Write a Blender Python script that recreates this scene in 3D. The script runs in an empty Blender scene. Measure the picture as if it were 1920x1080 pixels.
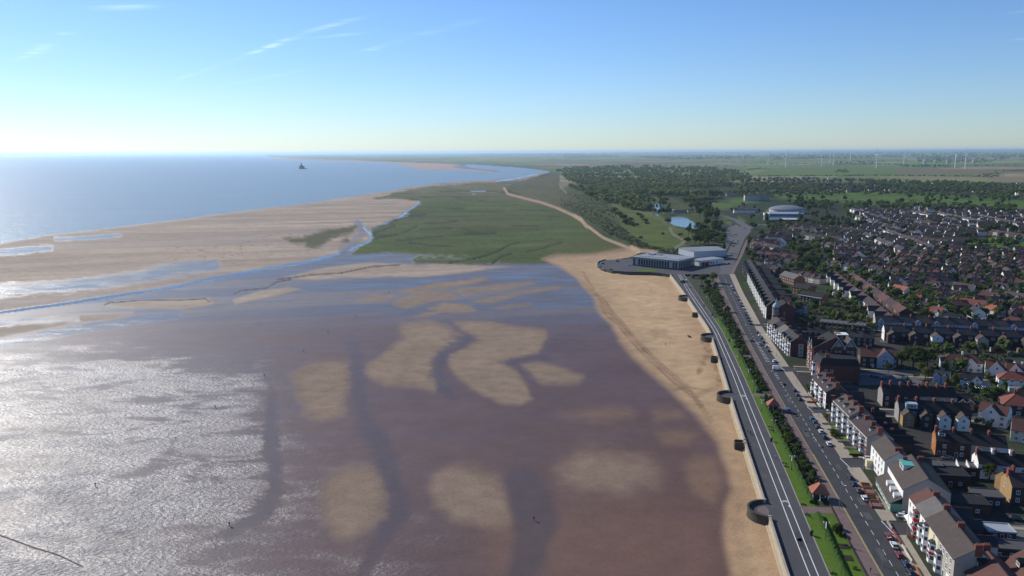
import bpy, bmesh, math, random
import numpy as np
from mathutils import Vector, Matrix

random.seed(7)
RNG = np.random.default_rng(7)
sc = bpy.context.scene
COL = sc.collection

# ------------------------------------------------------------------ camera
F, H = 1478.0, 120.0                       # focal length in photograph pixels (1920 wide), height in metres
PITCH = math.atan((540 - 284.5) / F)
ROLL = math.radians(-0.27)
def cam_axes():
    f = np.array([0, math.cos(PITCH), -math.sin(PITCH)]); r = np.array([1, 0, 0.]); u = np.cross(r, f)
    c, s = math.cos(ROLL), math.sin(ROLL)
    return c * r + s * u, -s * r + c * u, f
R_, U_, F_ = cam_axes()
cam_data = bpy.data.cameras.new('camera')
cam_data.sensor_width = 36.0
cam_data.lens = F / 1920 * 36.0
cam_data.clip_start = 1.0
cam_data.clip_end = 400000.0
cam = bpy.data.objects.new('camera', cam_data)
COL.objects.link(cam)
cam.matrix_world = Matrix(((R_[0], U_[0], -F_[0], 0), (R_[1], U_[1], -F_[1], 0), (R_[2], U_[2], -F_[2], H), (0, 0, 0, 1)))
sc.camera = cam

# ------------------------------------------------------------------ sky, sun, exposure
SUN_EL = math.radians(30.0)
SUN_AZ = math.radians(-45.0)               # from +Y, negative is to the left
world = bpy.data.worlds.new('World'); sc.world = world
world.use_nodes = True
world.cycles.sampling_method = 'MANUAL'; world.cycles.sample_map_resolution = 512
SKY_STRENGTH = 0.102
def build_world():
    nt = world.node_tree; nt.nodes.clear()
    N = nt.nodes.new; L = nt.links.new
    out = N('ShaderNodeOutputWorld'); bg = N('ShaderNodeBackground')
    sky = N('ShaderNodeTexSky'); sky.sky_type = 'NISHITA'; sky.sun_disc = False
    sky.sun_elevation = SUN_EL; sky.sun_rotation = SUN_AZ
    sky.altitude = 120; sky.air_density = 1.0; sky.dust_density = 0.12; sky.ozone_density = 3.0
    bg.inputs['Strength'].default_value = SKY_STRENGTH
    # thin high cirrus: streaks on a plane far above, reached through the view direction
    tc = N('ShaderNodeTexCoord'); sep = N('ShaderNodeSeparateXYZ'); L(tc.outputs['Generated'], sep.inputs[0])
    def M(op, a, b=None, c=None, clamp=False):
        m = N('ShaderNodeMath'); m.operation = op; m.use_clamp = clamp
        for i, v in enumerate((a, b, c)):
            if v is None: continue
            if isinstance(v, (int, float)): m.inputs[i].default_value = v
            else: L(v, m.inputs[i])
        return m.outputs[0]
    zc = M('MAXIMUM', sep.outputs[2], 0.02)
    X = M('DIVIDE', sep.outputs[0], zc); Y = M('DIVIDE', sep.outputs[1], zc)
    co = N('ShaderNodeCombineXYZ'); L(X, co.inputs[0]); L(Y, co.inputs[1])
    total = None
    # each wisp: centre (X,Y), half length, half width, heading, strength
    for (cx, cy, hl, hw, ang, st) in WISPS:
        ca, sa = math.cos(ang), math.sin(ang)
        dx = M('SUBTRACT', X, cx); dy = M('SUBTRACT', Y, cy)
        al = M('ADD', M('MULTIPLY', dx, ca), M('MULTIPLY', dy, sa))
        ac = M('SUBTRACT', M('MULTIPLY', dy, ca), M('MULTIPLY', dx, sa))
        wob = N('ShaderNodeTexNoise'); wob.inputs['Scale'].default_value = 0.9; wob.inputs['Detail'].default_value = 6
        wob.inputs['Roughness'].default_value = 0.62
        L(co.outputs[0], wob.inputs['Vector'])
        ac = M('ADD', ac, M('MULTIPLY', M('SUBTRACT', wob.outputs[0], 0.5), hw * 3.2))
        a = M('POWER', M('DIVIDE', M('ABSOLUTE', al), hl), 2.0)
        b = M('POWER', M('DIVIDE', M('ABSOLUTE', ac), hw), 2.0)
        g = M('MULTIPLY', M('EXPONENT', M('MULTIPLY', M('ADD', a, b), -1.0)), st)
        total = g if total is None else M('ADD', total, g)
    mp = N('ShaderNodeMapping'); mp.inputs['Rotation'].default_value = (0, 0, -0.45); mp.inputs['Scale'].default_value = (0.5, 2.4, 1)
    L(co.outputs[0], mp.inputs['Vector'])
    nz = N('ShaderNodeTexNoise'); nz.inputs['Scale'].default_value = 1.7; nz.inputs['Detail'].default_value = 8
    nz.inputs['Roughness'].default_value = 0.6; nz.inputs['Distortion'].default_value = 0.5
    L(mp.outputs[0], nz.inputs['Vector'])
    tex = M('MULTIPLY', M('SUBTRACT', nz.outputs[0], 0.36), 3.4, clamp=True)
    fac = M('MULTIPLY', total, tex, clamp=True)
    mix = N('ShaderNodeMix'); mix.data_type = 'RGBA'; mix.blend_type = 'ADD'
    tint = N('ShaderNodeMix'); tint.data_type = 'RGBA'; tint.blend_type = 'MULTIPLY'; tint.inputs['Factor'].default_value = 1.0
    hs = N('ShaderNodeHueSaturation'); hs.inputs['Saturation'].default_value = 1.06; L(sky.outputs[0], hs.inputs['Color'])
    L(hs.outputs[0], tint.inputs['A']); tint.inputs['B'].default_value = (0.80, 0.965, 1.27, 1)
    L(tint.outputs['Result'], mix.inputs['A'])
    mix.inputs['B'].default_value = (3.2, 3.0, 3.0, 1)
    L(fac, mix.inputs['Factor'])
    L(mix.outputs['Result'], bg.inputs['Color']); L(bg.outputs[0], out.inputs['Surface'])
def sky_xy(px, py):
    d = F_ * F + (px - 960) * R_ - (py - 540) * U_
    return d[0] / d[2], d[1] / d[2]
def wisp(p0, p1, hw, st):
    a = np.array(sky_xy(*p0)); b = np.array(sky_xy(*p1)); c = (a + b) / 2; d = b - a
    return (c[0], c[1], max(np.hypot(*d) / 2 * 0.8, .05), hw, math.atan2(d[1], d[0]), st)
WISPS = [wisp((455, 106), (560, 68), .05, .85), wisp((565, 62), (690, 30), .05, .7), wisp((300, 160), (450, 108), .06, .25),
         wisp((580, 72), (690, 60), .06, .35), wisp((400, 165), (640, 118), .07, .22), wisp((660, 100), (730, 82), .07, .42),
         wisp((720, 85), (930, 25), .09, .22), wisp((178, 18), (285, 10), .07, 1.0), wisp((35, 112), (100, 80), .07, .5),
         wisp((110, 66), (145, 60), .06, .45), wisp((1880, 78), (1990, 62), .08, .4), wisp((1870, 26), (1980, 14), .08, .25)]
build_world()
sun_data = bpy.data.lights.new('sun', 'SUN')
sun_data.energy = 5.0
sun_data.angle = math.radians(0.53)
sun_data.color = (1.0, 0.95, 0.86)
sun = bpy.data.objects.new('sun', sun_data); COL.objects.link(sun)
SUND = Vector((math.sin(SUN_AZ) * math.cos(SUN_EL), math.cos(SUN_AZ) * math.cos(SUN_EL), math.sin(SUN_EL)))
sun.rotation_euler = SUND.to_track_quat('Z', 'Y').to_euler()
sun.location = (-300, 200, 300)
vs = sc.view_settings
vs.view_transform = 'Standard'; vs.look = 'None'; vs.exposure = 0.0; vs.gamma = 1.0; vs.use_curve_mapping = False
sc.cycles.use_denoising = True
sc.cycles.max_bounces = 6
sc.cycles.diffuse_bounces = 2; sc.cycles.glossy_bounces = 2; sc.cycles.transparent_max_bounces = 8; sc.cycles.volume_bounces = 1

# ------------------------------------------------------------------ helpers
def P(px, py, z=0.0):
    """where the line of sight through a photograph pixel meets the level z: survey of the ground plan"""
    px = np.atleast_1d(np.asarray(px, float)); py = np.atleast_1d(np.asarray(py, float))
    d = F_[None] * F + np.outer(px - 960, R_) - np.outer(py - 540, U_)
    return (d * ((z - H) / d[:, 2])[:, None])[:, :2]
def P1(px, py, z=0.0):
    return P(px, py, z)[0]
def pix(p):
    p = np.atleast_2d(np.asarray(p, float)) - np.array([0, 0, H])
    z = p @ F_
    return np.c_[960 + F * (p @ R_) / z, 540 - F * (p @ U_) / z]

class NT:
    """short-hand for node graphs"""
    def __init__(s, name):
        s.m = bpy.data.materials.new(name); s.m.use_nodes = True
        s.t = s.m.node_tree; s.t.nodes.clear()
        s.out = s.N('ShaderNodeOutputMaterial'); s.b = s.N('ShaderNodeBsdfPrincipled')
        s.L(s.b.outputs[0], s.out.inputs['Surface'])
        s.tc = None
    def N(s, k): return s.t.nodes.new(k)
    def L(s, a, b): s.t.links.new(a, b)
    def set(s, k, v):
        i = s.b.inputs[k]
        if isinstance(v, (int, float)): i.default_value = v
        elif isinstance(v, (tuple, list)): i.default_value = (*v, 1) if len(v) == 3 else v
        else: s.L(v, i)
    def pos(s):
        g = s.N('ShaderNodeNewGeometry'); return g.outputs['Position']
    def obj(s):
        if s.tc is None: s.tc = s.N('ShaderNodeTexCoord')
        return s.tc.outputs['Object']
    def mapping(s, v, scale=(1, 1, 1), rot=(0, 0, 0)):
        m = s.N('ShaderNodeMapping'); s.L(v, m.inputs['Vector']); m.inputs['Scale'].default_value = scale; m.inputs['Rotation'].default_value = rot
        return m.outputs[0]
    def noise(s, v, scale, detail=4, rough=.55, dist=0.0):
        n = s.N('ShaderNodeTexNoise'); s.L(v, n.inputs['Vector'])
        n.inputs['Scale'].default_value = scale; n.inputs['Detail'].default_value = detail
        n.inputs['Roughness'].default_value = rough; n.inputs['Distortion'].default_value = dist
        return n.outputs[0]
    def math(s, op, a, b=None, clamp=False):
        m = s.N('ShaderNodeMath'); m.operation = op; m.use_clamp = clamp
        for i, v in enumerate((a, b)):
            if v is None: continue
            if isinstance(v, (int, float)): m.inputs[i].default_value = v
            else: s.L(v, m.inputs[i])
        return m.outputs[0]
    def ramp(s, f, lo, hi, a=0., b=1.):
        m = s.N('ShaderNodeMapRange'); s.L(f, m.inputs[0])
        for i, v in zip((1, 2, 3, 4), (lo, hi, a, b)): m.inputs[i].default_value = v
        return m.outputs[0]
    def mix(s, f, a, b, blend='MIX'):
        m = s.N('ShaderNodeMix'); m.data_type = 'RGBA'; m.blend_type = blend
        for k, v in (('Factor', f), ('A', a), ('B', b)):
            i = [q for q in m.inputs if q.name == k and (q.type == 'RGBA' if k != 'Factor' else q.type == 'VALUE')][0]
            if isinstance(v, (int, float)): i.default_value = v
            elif isinstance(v, (tuple, list)): i.default_value = (*v[:3], 1)
            else: s.L(v, i)
        return [o for o in m.outputs if o.type == 'RGBA'][0]
    def attr(s, name, field='Fac'):
        a = s.N('ShaderNodeAttribute'); a.attribute_name = name; return a.outputs[field]
    def bump(s, h, strength, dist=1.0):
        b = s.N('ShaderNodeBump'); b.inputs['Strength'].default_value = strength; b.inputs['Distance'].default_value = dist
        s.L(h, b.inputs['Height']); return b.outputs[0]

MATS = {}
def mat(name, base, rough=.85, var=.25, scale=.6, spec=.3, metal=0., stretch=None, fine=None):
    """plain surface with grain and weathering in its colour"""
    if name in MATS: return MATS[name]
    s = NT(name)
    v = s.pos()
    if stretch: v = s.mapping(v, stretch)
    n = s.noise(v, scale, 5, .62)
    n2 = s.noise(s.pos(), fine or scale * 9, 3, .6)
    f = s.math('ADD', s.math('MULTIPLY', n, .65), s.math('MULTIPLY', n2, .35))
    a = tuple(c * (1 - var) for c in base); b = tuple(min(1, c * (1 + var)) for c in base)
    s.set('Base Color', s.mix(s.ramp(f, .3, .7), a, b))
    s.set('Roughness', rough); s.set('Specular IOR Level', spec); s.set('Metallic', metal)
    MATS[name] = s.m
    return s.m

def mesh_obj(name, verts, faces, mats, parent=None, loc=(0, 0, 0), rz=0.0, mi=None, smooth=False, **props):
    me = bpy.data.meshes.new(name)
    me.from_pydata([tuple(map(float, v)) for v in verts], [], [tuple(f) for f in faces])
    for m in (mats if isinstance(mats, (list, tuple)) else [mats]): me.materials.append(m)
    if mi is not None: me.polygons.foreach_set('material_index', mi)
    if smooth: me.polygons.foreach_set('use_smooth', [True] * len(me.polygons))
    return link(name, me, parent, loc, rz, **props)
def link(name, me, parent=None, loc=(0, 0, 0), rz=0.0, scale=None, **props):
    o = bpy.data.objects.new(name, me); COL.objects.link(o)
    o.location = loc; o.rotation_euler = (0, 0, rz)
    if scale is not None: o.scale = scale
    if parent is not None: o.parent = parent
    for k, v in props.items():
        if v is not None: o[k] = v
    return o
def thing(name, label, cat, loc=(0, 0, 0), rz=0.0, group=None):
    return link(name, None, None, loc, rz, label=label, category=cat, group=group)

class MB:
    """collects simple shapes into one mesh"""
    def __init__(s): s.v = []; s.f = []; s.m = []
    def add(s, vs_, fs, mi=0):
        n = len(s.v); s.v += [tuple(map(float, v)) for v in vs_]
        s.f += [tuple(i + n for i in f) for f in fs]; s.m += [mi] * len(fs)
        return s
    def box(s, x0, y0, z0, x1, y1, z1, mi=0):
        return s.add([(x0, y0, z0), (x1, y0, z0), (x1, y1, z0), (x0, y1, z0), (x0, y0, z1), (x1, y0, z1), (x1, y1, z1), (x0, y1, z1)],
                     [(3, 2, 1, 0), (4, 5, 6, 7), (0, 1, 5, 4), (1, 2, 6, 5), (2, 3, 7, 6), (3, 0, 4, 7)], mi)
    def prism(s, poly, z0, z1, mi=0):
        n = len(poly)
        return s.add([(x, y, z0) for x, y in poly] + [(x, y, z1) for x, y in poly],
                     [tuple(range(n))[::-1], tuple(range(n, 2 * n))] + [(i, (i + 1) % n, n + (i + 1) % n, n + i) for i in range(n)], mi)
    def tube(s, p0, p1, r0, r1, n=6, mi=0):
        p0 = Vector(p0); p1 = Vector(p1); d = (p1 - p0).normalized()
        a = d.orthogonal().normalized(); b = d.cross(a)
        vs_ = [p0 + (a * math.cos(2 * math.pi * i / n) + b * math.sin(2 * math.pi * i / n)) * r0 for i in range(n)]
        vs_ += [p1 + (a * math.cos(2 * math.pi * i / n) + b * math.sin(2 * math.pi * i / n)) * r1 for i in range(n)]
        return s.add(vs_, [(i, (i + 1) % n, n + (i + 1) % n, n + i) for i in range(n)] + [tuple(range(n))[::-1], tuple(range(n, 2 * n))], mi)
    def lathe(s, prof, n=10, c=(0, 0), mi=0):
        vs_ = []; fs = []
        for r, z in prof:
            vs_ += [(c[0] + r * math.cos(2 * math.pi * i / n), c[1] + r * math.sin(2 * math.pi * i / n), z) for i in range(n)]
        for k in range(len(prof) - 1):
            fs += [(k * n + i, k * n + (i + 1) % n, (k + 1) * n + (i + 1) % n, (k + 1) * n + i) for i in range(n)]
        fs += [tuple(range(n))[::-1], tuple(range((len(prof) - 1) * n, len(prof) * n))]
        return s.add(vs_, fs, mi)
    def mesh(s, name, mats):
        me = bpy.data.meshes.new(name); me.from_pydata(s.v, [], s.f)
        for m in (mats if isinstance(mats, (list, tuple)) else [mats]): me.materials.append(m)
        me.polygons.foreach_set('material_index', s.m)
        return me
    def build(s, name, mats, parent=None, loc=(0, 0, 0), rz=0.0, **props):
        return link(name, s.mesh(name, mats), parent, loc, rz, **props)

# ------------------------------------------------------------------ value noise for the survey maps (world metres)
def vnoise(x, y, scale, seed=0, octaves=4, rough=.5):
    out = np.zeros_like(x); amp = 1.; tot = 0.
    for o in range(octaves):
        s = scale / 2 ** o
        X = x / s + 37.7 * seed + 11.3 * o; Y = y / s - 19.1 * seed + 5.7 * o
        xi = np.floor(X); yi = np.floor(Y); fx = X - xi; fy = Y - yi
        fx = fx * fx * (3 - 2 * fx); fy = fy * fy * (3 - 2 * fy)
        def h(a, b):
            q = np.sin(a * 127.1 + b * 311.7 + seed * 17.3 + o * 7.7) * 43758.5453
            return q - np.floor(q)
        v = (h(xi, yi) * (1 - fx) + h(xi + 1, yi) * fx) * (1 - fy) + (h(xi, yi + 1) * (1 - fx) + h(xi + 1, yi + 1) * fx) * fy
        out += amp * v; tot += amp; amp *= rough
    return out / tot
def sd_poly(u, v, poly):
    """signed distance (inside positive) of points to a closed outline"""
    p = np.asarray(poly, float)
    mg = 90.0
    sel = np.flatnonzero((u > p[:, 0].min() - mg) & (u < p[:, 0].max() + mg) & (v > p[:, 1].min() - mg) & (v < p[:, 1].max() + mg))
    out = np.full(u.shape, -mg)
    if sel.size: out[sel] = _sd_poly(u[sel], v[sel], p)
    return out
def _sd_poly(u, v, p):
    q = np.roll(p, -1, 0)
    d2 = np.full(u.shape, 1e12); ins = np.zeros(u.shape, bool)
    for (x0, y0), (x1, y1) in zip(p, q):
        ex, ey = x1 - x0, y1 - y0; L2 = ex * ex + ey * ey + 1e-9
        t = np.clip(((u - x0) * ex + (v - y0) * ey) / L2, 0, 1)
        d2 = np.minimum(d2, (u - x0 - t * ex) ** 2 + (v - y0 - t * ey) ** 2)
        if y0 != y1:
            c = ((y0 > v) != (y1 > v)) & (u < ex * (v - y0) / (y1 - y0 + 1e-12) + x0)
            ins ^= c
    d = np.sqrt(d2)
    return np.where(ins, d, -d)
def sd_line(u, v, pts):
    p = np.asarray(pts, float)
    mg = 40.0
    sel = np.flatnonzero((u > p[:, 0].min() - mg) & (u < p[:, 0].max() + mg) & (v > p[:, 1].min() - mg) & (v < p[:, 1].max() + mg))
    out = np.full(u.shape, mg)
    if sel.size: out[sel] = _sd_line(u[sel], v[sel], p)
    return out
def sd_taper(u, v, pts):
    """distance to a line and how far along it the nearest point lies (0..1)"""
    p = np.asarray(pts, float); d2 = np.full(u.shape, 1e12); al = np.zeros(u.shape); n = len(p) - 1
    for i in range(n):
        (x0, y0), (x1, y1) = p[i], p[i + 1]; ex, ey = x1 - x0, y1 - y0
        t = np.clip(((u - x0) * ex + (v - y0) * ey) / (ex * ex + ey * ey + 1e-9), 0, 1); q = (u - x0 - t * ex) ** 2 + (v - y0 - t * ey) ** 2
        m = q < d2; d2 = np.where(m, q, d2); al = np.where(m, (i + t) / n, al)
    return np.sqrt(d2), al
def _sd_line(u, v, p):
    d2 = np.full(u.shape, 1e12)
    for (x0, y0), (x1, y1) in zip(p[:-1], p[1:]):
        ex, ey = x1 - x0, y1 - y0; L2 = ex * ex + ey * ey + 1e-9
        t = np.clip(((u - x0) * ex + (v - y0) * ey) / L2, 0, 1)
        d2 = np.minimum(d2, (u - x0 - t * ex) ** 2 + (v - y0 - t * ey) ** 2)
    return np.sqrt(d2)
def sstep(a, b, x):
    t = np.clip((x - a) / (b - a), 0, 1); return t * t * (3 - 2 * t)
# ------------------------------------------------------------------ terrain survey: outlines traced on the ground plan
YS = [1180, 1080, 985, 880, 780, 700, 620, 550, 515]
ST = dict(
 prom=[1512, 1478, 1448, 1414, 1381, 1357, 1331, 1283, 1256.5],
 l1=[1560, 1518, 1481.5, 1441.5, 1403, 1373, 1339, 1292, 1271.7],
 l2=[1578, 1534, 1496, 1454, 1413.8, 1381.5, 1345, 1297.5, 1275],
 edge=[1603, 1556, 1516, 1472, 1427.5, 1392.5, 1354, 1307, 1282.6],
 hedge=[1640, 1588, 1546, 1496, 1446, 1406, 1364, 1317, 1290],
 gard=[1680, 1625, 1575, 1524, 1469, 1424, 1385, 1351.5, 1336],
 road=[1712, 1651, 1598, 1538, 1481, 1436, 1392.5, 1359, 1343],
 kerb=[1784, 1720, 1660, 1590, 1526, 1472, 1419, 1383, 1368],
 pav=[1812, 1745, 1688, 1615, 1543, 1488, 1433, 1394, 1378])
YW = np.linspace(150, 800, 131)
def station(k):
    w = P(ST[k], YS, 0.0); o = np.argsort(w[:, 1])
    x = np.interp(YW, w[o, 1], w[o, 0])
    lo = YW < w[o[0], 1]
    if lo.any():
        s = (w[o[1], 0] - w[o[0], 0]) / (w[o[1], 1] - w[o[0], 1]); x[lo] = w[o[0], 0] + s * (YW[lo] - w[o[0], 1])
    hi = YW > w[o[-1], 1]
    if hi.any():
        s = (w[o[-1], 0] - w[o[-2], 0]) / (w[o[-1], 1] - w[o[-2], 1]); x[hi] = w[o[-1], 0] + s * (YW[hi] - w[o[-1], 1])
    ker = np.hanning(13); ker /= ker.sum()
    return np.convolve(np.pad(x, 6, mode='reflect', reflect_type='odd'), ker, 'valid')
SX = {k: station(k) for k in ST}
def sx(k, Y): return float(np.interp(Y, YW, SX[k]))
def off(poly, s, o): return [(x / s + o[0], y / s + o[1]) for x, y in poly]

SEA = [(-900, 520), (-300, 478), (0, 456), (83, 441), (167, 432), (300, 415), (400, 402), (500, 389.5), (600, 377.5), (667, 367), (735, 357),
       (775, 350), (805, 345), (850, 341), (905, 338), (960, 333), (1000, 327), (1036, 321), (1012, 318.5), (950, 313), (890, 309), (872, 310),
       (885, 314.5), (930, 319), (945, 323), (900, 321), (850, 318), (800, 318.5), (772, 315), (752, 309), (735, 306), (680, 303.5), (600, 301.5),
       (545, 299.5), (505, 296), (495, 292), (470, 289.5), (-900, 296)]
LAND = [(1262, 516), (1215, 508), (1160, 510), (1128, 502), (1119, 494), (1130, 488), (1180, 481), (1200, 472), (1183, 463), (1132, 443), (1097, 418),
        (1077, 402), (1042, 386), (1012, 376), (952, 361), (944, 350), (985, 338), (1036, 322), (1012, 316), (950, 311), (890, 306.5), (868, 308), (850, 307), (800, 305),
        (735, 303), (680, 300.5), (600, 298), (545, 296), (505, 293), (495, 288), (600, 284), (2400, 270), (3000, 1300), (1545, 1300), (1520, 1180)]
LAND += [(x + 8, y) for x, y in zip(ST['prom'][1:-1], YS[1:-1])]
MARSH = [(655, 477), (690, 457), (702, 446), (694, 437), (703, 428), (735, 414), (765, 402), (780, 390), (790, 378), (745, 372), (700, 374), (735, 364), (790, 352),
         (860, 346), (950, 341), (1000, 336), (1036, 324), (985, 338), (944, 350), (952, 361), (1012, 376), (1042, 386), (1077, 402), (1097, 418), (1132, 443), (1183, 463),
         (1165, 470), (1110, 478), (1050, 480), (1018, 487), (1033, 494), (990, 494), (930, 492), (880, 496), (835, 497), (780, 495), (770, 489), (792, 479), (725, 475)]
PATCH = [(570, 447), (600, 435), (640, 428), (668, 424), (664, 436), (622, 447), (598, 464), (572, 462)]
BEACH = [(1015, 486), (1040, 479), (1110, 477), (1180, 465), (1230, 480), (1300, 515), (1330, 620), (1357, 700), (1381, 780), (1414, 880), (1448, 985), (1478, 1080), (1530, 1220),
         (1385, 1220), (1368, 1080), (1352, 1000), (1357, 950), (1370, 917), (1362, 873), (1347, 827), (1300, 778), (1253, 730), (1213, 693), (1163, 640), (1135, 598), (1108, 556),
         (1080, 520), (1050, 500)]
SPIT = [(-900, 520), (-300, 478), (0, 456), (83, 441), (167, 432), (300, 415), (400, 402), (500, 389.5), (600, 377.5), (667, 367), (735, 357), (775, 350), (850, 341), (960, 333),
        (1020, 322), (1030, 328), (960, 340), (860, 346), (790, 352), (735, 364), (745, 372), (790, 378), (760, 400), (715, 422), (697, 432), (702, 446), (680, 458), (633, 478), (567, 493),
        (467, 511), (333, 538), (200, 559), (100, 574), (0, 588), (-900, 680)]
FARBAR = [[(735, 304), (800, 305), (850, 307.5), (868, 309), (850, 313), (865, 316), (905, 319), (945, 323), (920, 325.5), (850, 320), (790, 319), (765, 313)],
          [(505, 293), (600, 298), (735, 303), (760, 309), (735, 306.5), (680, 304), (600, 302), (545, 300), (505, 297)],
          [(700, 349), (730, 345), (775, 347), (790, 349), (745, 354), (720, 357), (708, 354)]]
o3 = (500, 500); o4 = (600, 720)
BARS = [
 (off([(150, 610), (240, 550), (450, 545), (460, 600), (430, 690), (400, 760), (415, 820), (300, 860), (210, 820), (170, 740)], 3, o3), 12),
 (off([(560, 560), (640, 490), (770, 400), (750, 340), (900, 310), (1000, 340), (1100, 390), (1100, 430), (1000, 480), (950, 520), (950, 590), (980, 680), (960, 710), (850, 680), (690, 670), (600, 640), (560, 600)], 3, o3), 7),
 (off([(1050, 310), (1250, 305), (1400, 340), (1560, 360), (1590, 400), (1550, 490), (1400, 515), (1300, 540), (1400, 600), (1470, 680), (1500, 750), (1450, 780), (1330, 770), (1180, 700), (1060, 610), (1020, 550), (1030, 500), (1170, 430), (1200, 410), (1150, 380), (1090, 340)], 3, o3), 5),
 (off([(1430, 560), (1530, 540), (1640, 570), (1790, 625), (1760, 655), (1560, 665), (1480, 630)], 3, o3), 6),
 (off([(10, 620), (60, 540), (160, 490), (270, 470), (340, 510), (370, 610), (350, 730), (270, 810), (150, 870), (60, 860), (0, 760)], 3, o4), 14),
 (off([(640, 600), (680, 520), (780, 475), (880, 490), (990, 540), (1030, 620), (1090, 740), (1070, 800), (940, 800), (760, 760), (660, 690)], 3, o4), 12),
 (off([(1340, 480), (1430, 390), (1530, 365), (1700, 390), (1850, 420), (1890, 480), (1860, 560), (1720, 610), (1520, 590), (1390, 560)], 3, o4), 22),
 (off([(770, 140), (1000, 90), (1200, 55), (1250, 65), (1150, 95), (950, 130), (830, 155)], 3, o3), 2.5),
 (off([(700, 210), (900, 150), (1060, 145), (1090, 175), (950, 195), (760, 230)], 3, o3), 3),
 (off([(1070, 130), (1300, 90), (1480, 85), (1500, 100), (1300, 135), (1120, 155)], 3, o3), 2.5),
 (off([(1160, 190), (1350, 150), (1620, 115), (1650, 125), (1450, 160), (1260, 205), (1190, 205)], 3, o3), 3),
 (off([(890, 235), (990, 205), (1110, 205), (1180, 250), (1090, 260), (960, 262)], 3, o3), 3),
 (off([(1270, 230), (1400, 205), (1500, 205), (1490, 225), (1330, 245)], 3, o3), 3.5),
 (off([(500, 195), (600, 160), (720, 165), (640, 190)], 3, o3), 3.5),
 (off([(820, 278), (890, 258), (960, 264), (880, 282)], 3, o3), 3)]
BAR_WET = [.0, .0, .0, .12, .05, .08, .25, .0, .1, .35, .3, .1, .5, .15, .1]
MIDSAND = [[(440, 563), (480, 548), (540, 535), (565, 540), (520, 553), (470, 566), (445, 572)], [(230, 565), (300, 566), (390, 562), (405, 572), (350, 580), (250, 578), (200, 572)],
           [(-200, 640), (0, 612), (100, 592), (190, 588), (260, 586), (210, 596), (100, 612), (0, 632), (-200, 670)],
           [(620, 500), (700, 492), (790, 498), (900, 497), (960, 497), (900, 505), (800, 512), (700, 520), (600, 523), (540, 520)],
           [(745, 512), (850, 506), (910, 504), (860, 512), (790, 518), (740, 519)]]
CHANNELS = [  # smooth standing water: line, half width in px
 ([(0, 587), (100, 573), (200, 558), (333, 537), (467, 510), (567, 493), (633, 477), (680, 458), (699, 447), (691, 437), (680, 424), (672, 417)], 2.6),
 ([(691, 437), (700, 429), (717, 422), (742, 410), (762, 399), (776, 388), (784, 380)], 2.0),
 ([(940, 352), (950, 356), (945, 362)], 1.5), ([(930, 340), (960, 336), (1010, 326)], 2.0)]
DARKCH = [([(652, 600), (655, 640), (665, 700), (677, 753), (687, 803), (710, 830), (738, 880), (753, 933), (745, 973), (712, 1020), (680, 1070), (640, 1120)], 17),
          ([(500, 700), (505, 750), (508, 800), (512, 849), (520, 920), (492, 964), (430, 1000), (330, 1024)], 13),
          ([(-60, 765), (60, 750), (120, 740), (200, 722), (280, 708)], 7), ([(-60, 690), (90, 672), (200, 665), (300, 668)], 7), ([(120, 930), (200, 905), (280, 880), (320, 845), (330, 800)], 11),
          ([(830, 625), (870, 640), (830, 662), (815, 690), (828, 725), (880, 765)], 12),
          ([(940, 685), (1000, 674), (1050, 672)], 7), ([(965, 690), (985, 700), (1010, 725)], 6)]
CHAN2 = off([(1040, 480), (1120, 455), (1200, 490), (1290, 600), (1350, 730), (1360, 800), (1300, 960), (1250, 1080), (1200, 1200), (1000, 1200), (1050, 1080), (1100, 880), (1100, 760), (1060, 640)], 3, o4)
CREEKS = [[(700, 428), (735, 418), (775, 404), (800, 402)], [(703, 438), (730, 428), (742, 422)], [(700, 449), (745, 441), (770, 432), (785, 424)], [(842, 495), (870, 489), (905, 482), (935, 472), (960, 460), (972, 456)],
          [(925, 493), (940, 482), (960, 476)], [(985, 474), (1010, 470), (1030, 462), (1055, 455)], [(745, 452), (800, 446), (830, 444)], [(790, 432), (820, 431), (850, 428)], [(800, 420), (830, 418), (860, 415)],
          [(905, 483), (890, 486)], [(770, 455), (800, 460), (850, 462)], [(870, 440), (930, 438)], [(960, 425), (1010, 424)]]
GULLY = [[(0, 1003), (60, 1025), (110, 1040), (155, 1062)], [(210, 567), (260, 563), (300, 562)], [(300, 562), (340, 563), (385, 560), (393, 566)], [(440, 552), (452, 545), (500, 540), (520, 528), (545, 524)], [(520, 524), (580, 516), (640, 512)], [(640, 512), (700, 500), (750, 497)], [(196, 572), (210, 565)]]
TRACKS = [([(1100, 545), (1150, 600), (1200, 655), (1262, 715), (1300, 745), (1330, 790)], 3.4), ([(1090, 530), (1140, 575), (1180, 625), (1225, 672), (1290, 730), (1320, 770)], 2.2), ([(1310, 700), (1330, 660), (1318, 640), (1330, 625), (1322, 648), (1345, 690), (1350, 725), (1300, 745)], 3.0),
          ([(1250, 735), (1290, 728), (1330, 735)], 1.6), ([(1095, 512), (1120, 560), (1150, 615)], 1.6)]
LAKE = [[(1253, 408), (1275, 405), (1295, 412), (1305, 420), (1318, 424), (1305, 428), (1285, 426), (1265, 422), (1255, 416)], [(1226, 384), (1234, 380), (1242, 386), (1240, 392), (1236, 400), (1231, 406), (1228, 402), (1232, 394)]]
MEADOW = [(1150, 380), (1180, 382), (1215, 392), (1240, 405), (1255, 424), (1290, 430), (1300, 445), (1285, 452), (1290, 462), (1262, 472), (1230, 470), (1205, 455), (1180, 440), (1168, 425), (1150, 400)]
GOLF = [(1330, 382), (1380, 372), (1440, 362), (1540, 352), (1700, 362), (1850, 368), (1960, 378), (1960, 400), (1800, 392), (1660, 386), (1560, 378), (1440, 372), (1350, 395)]
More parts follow.
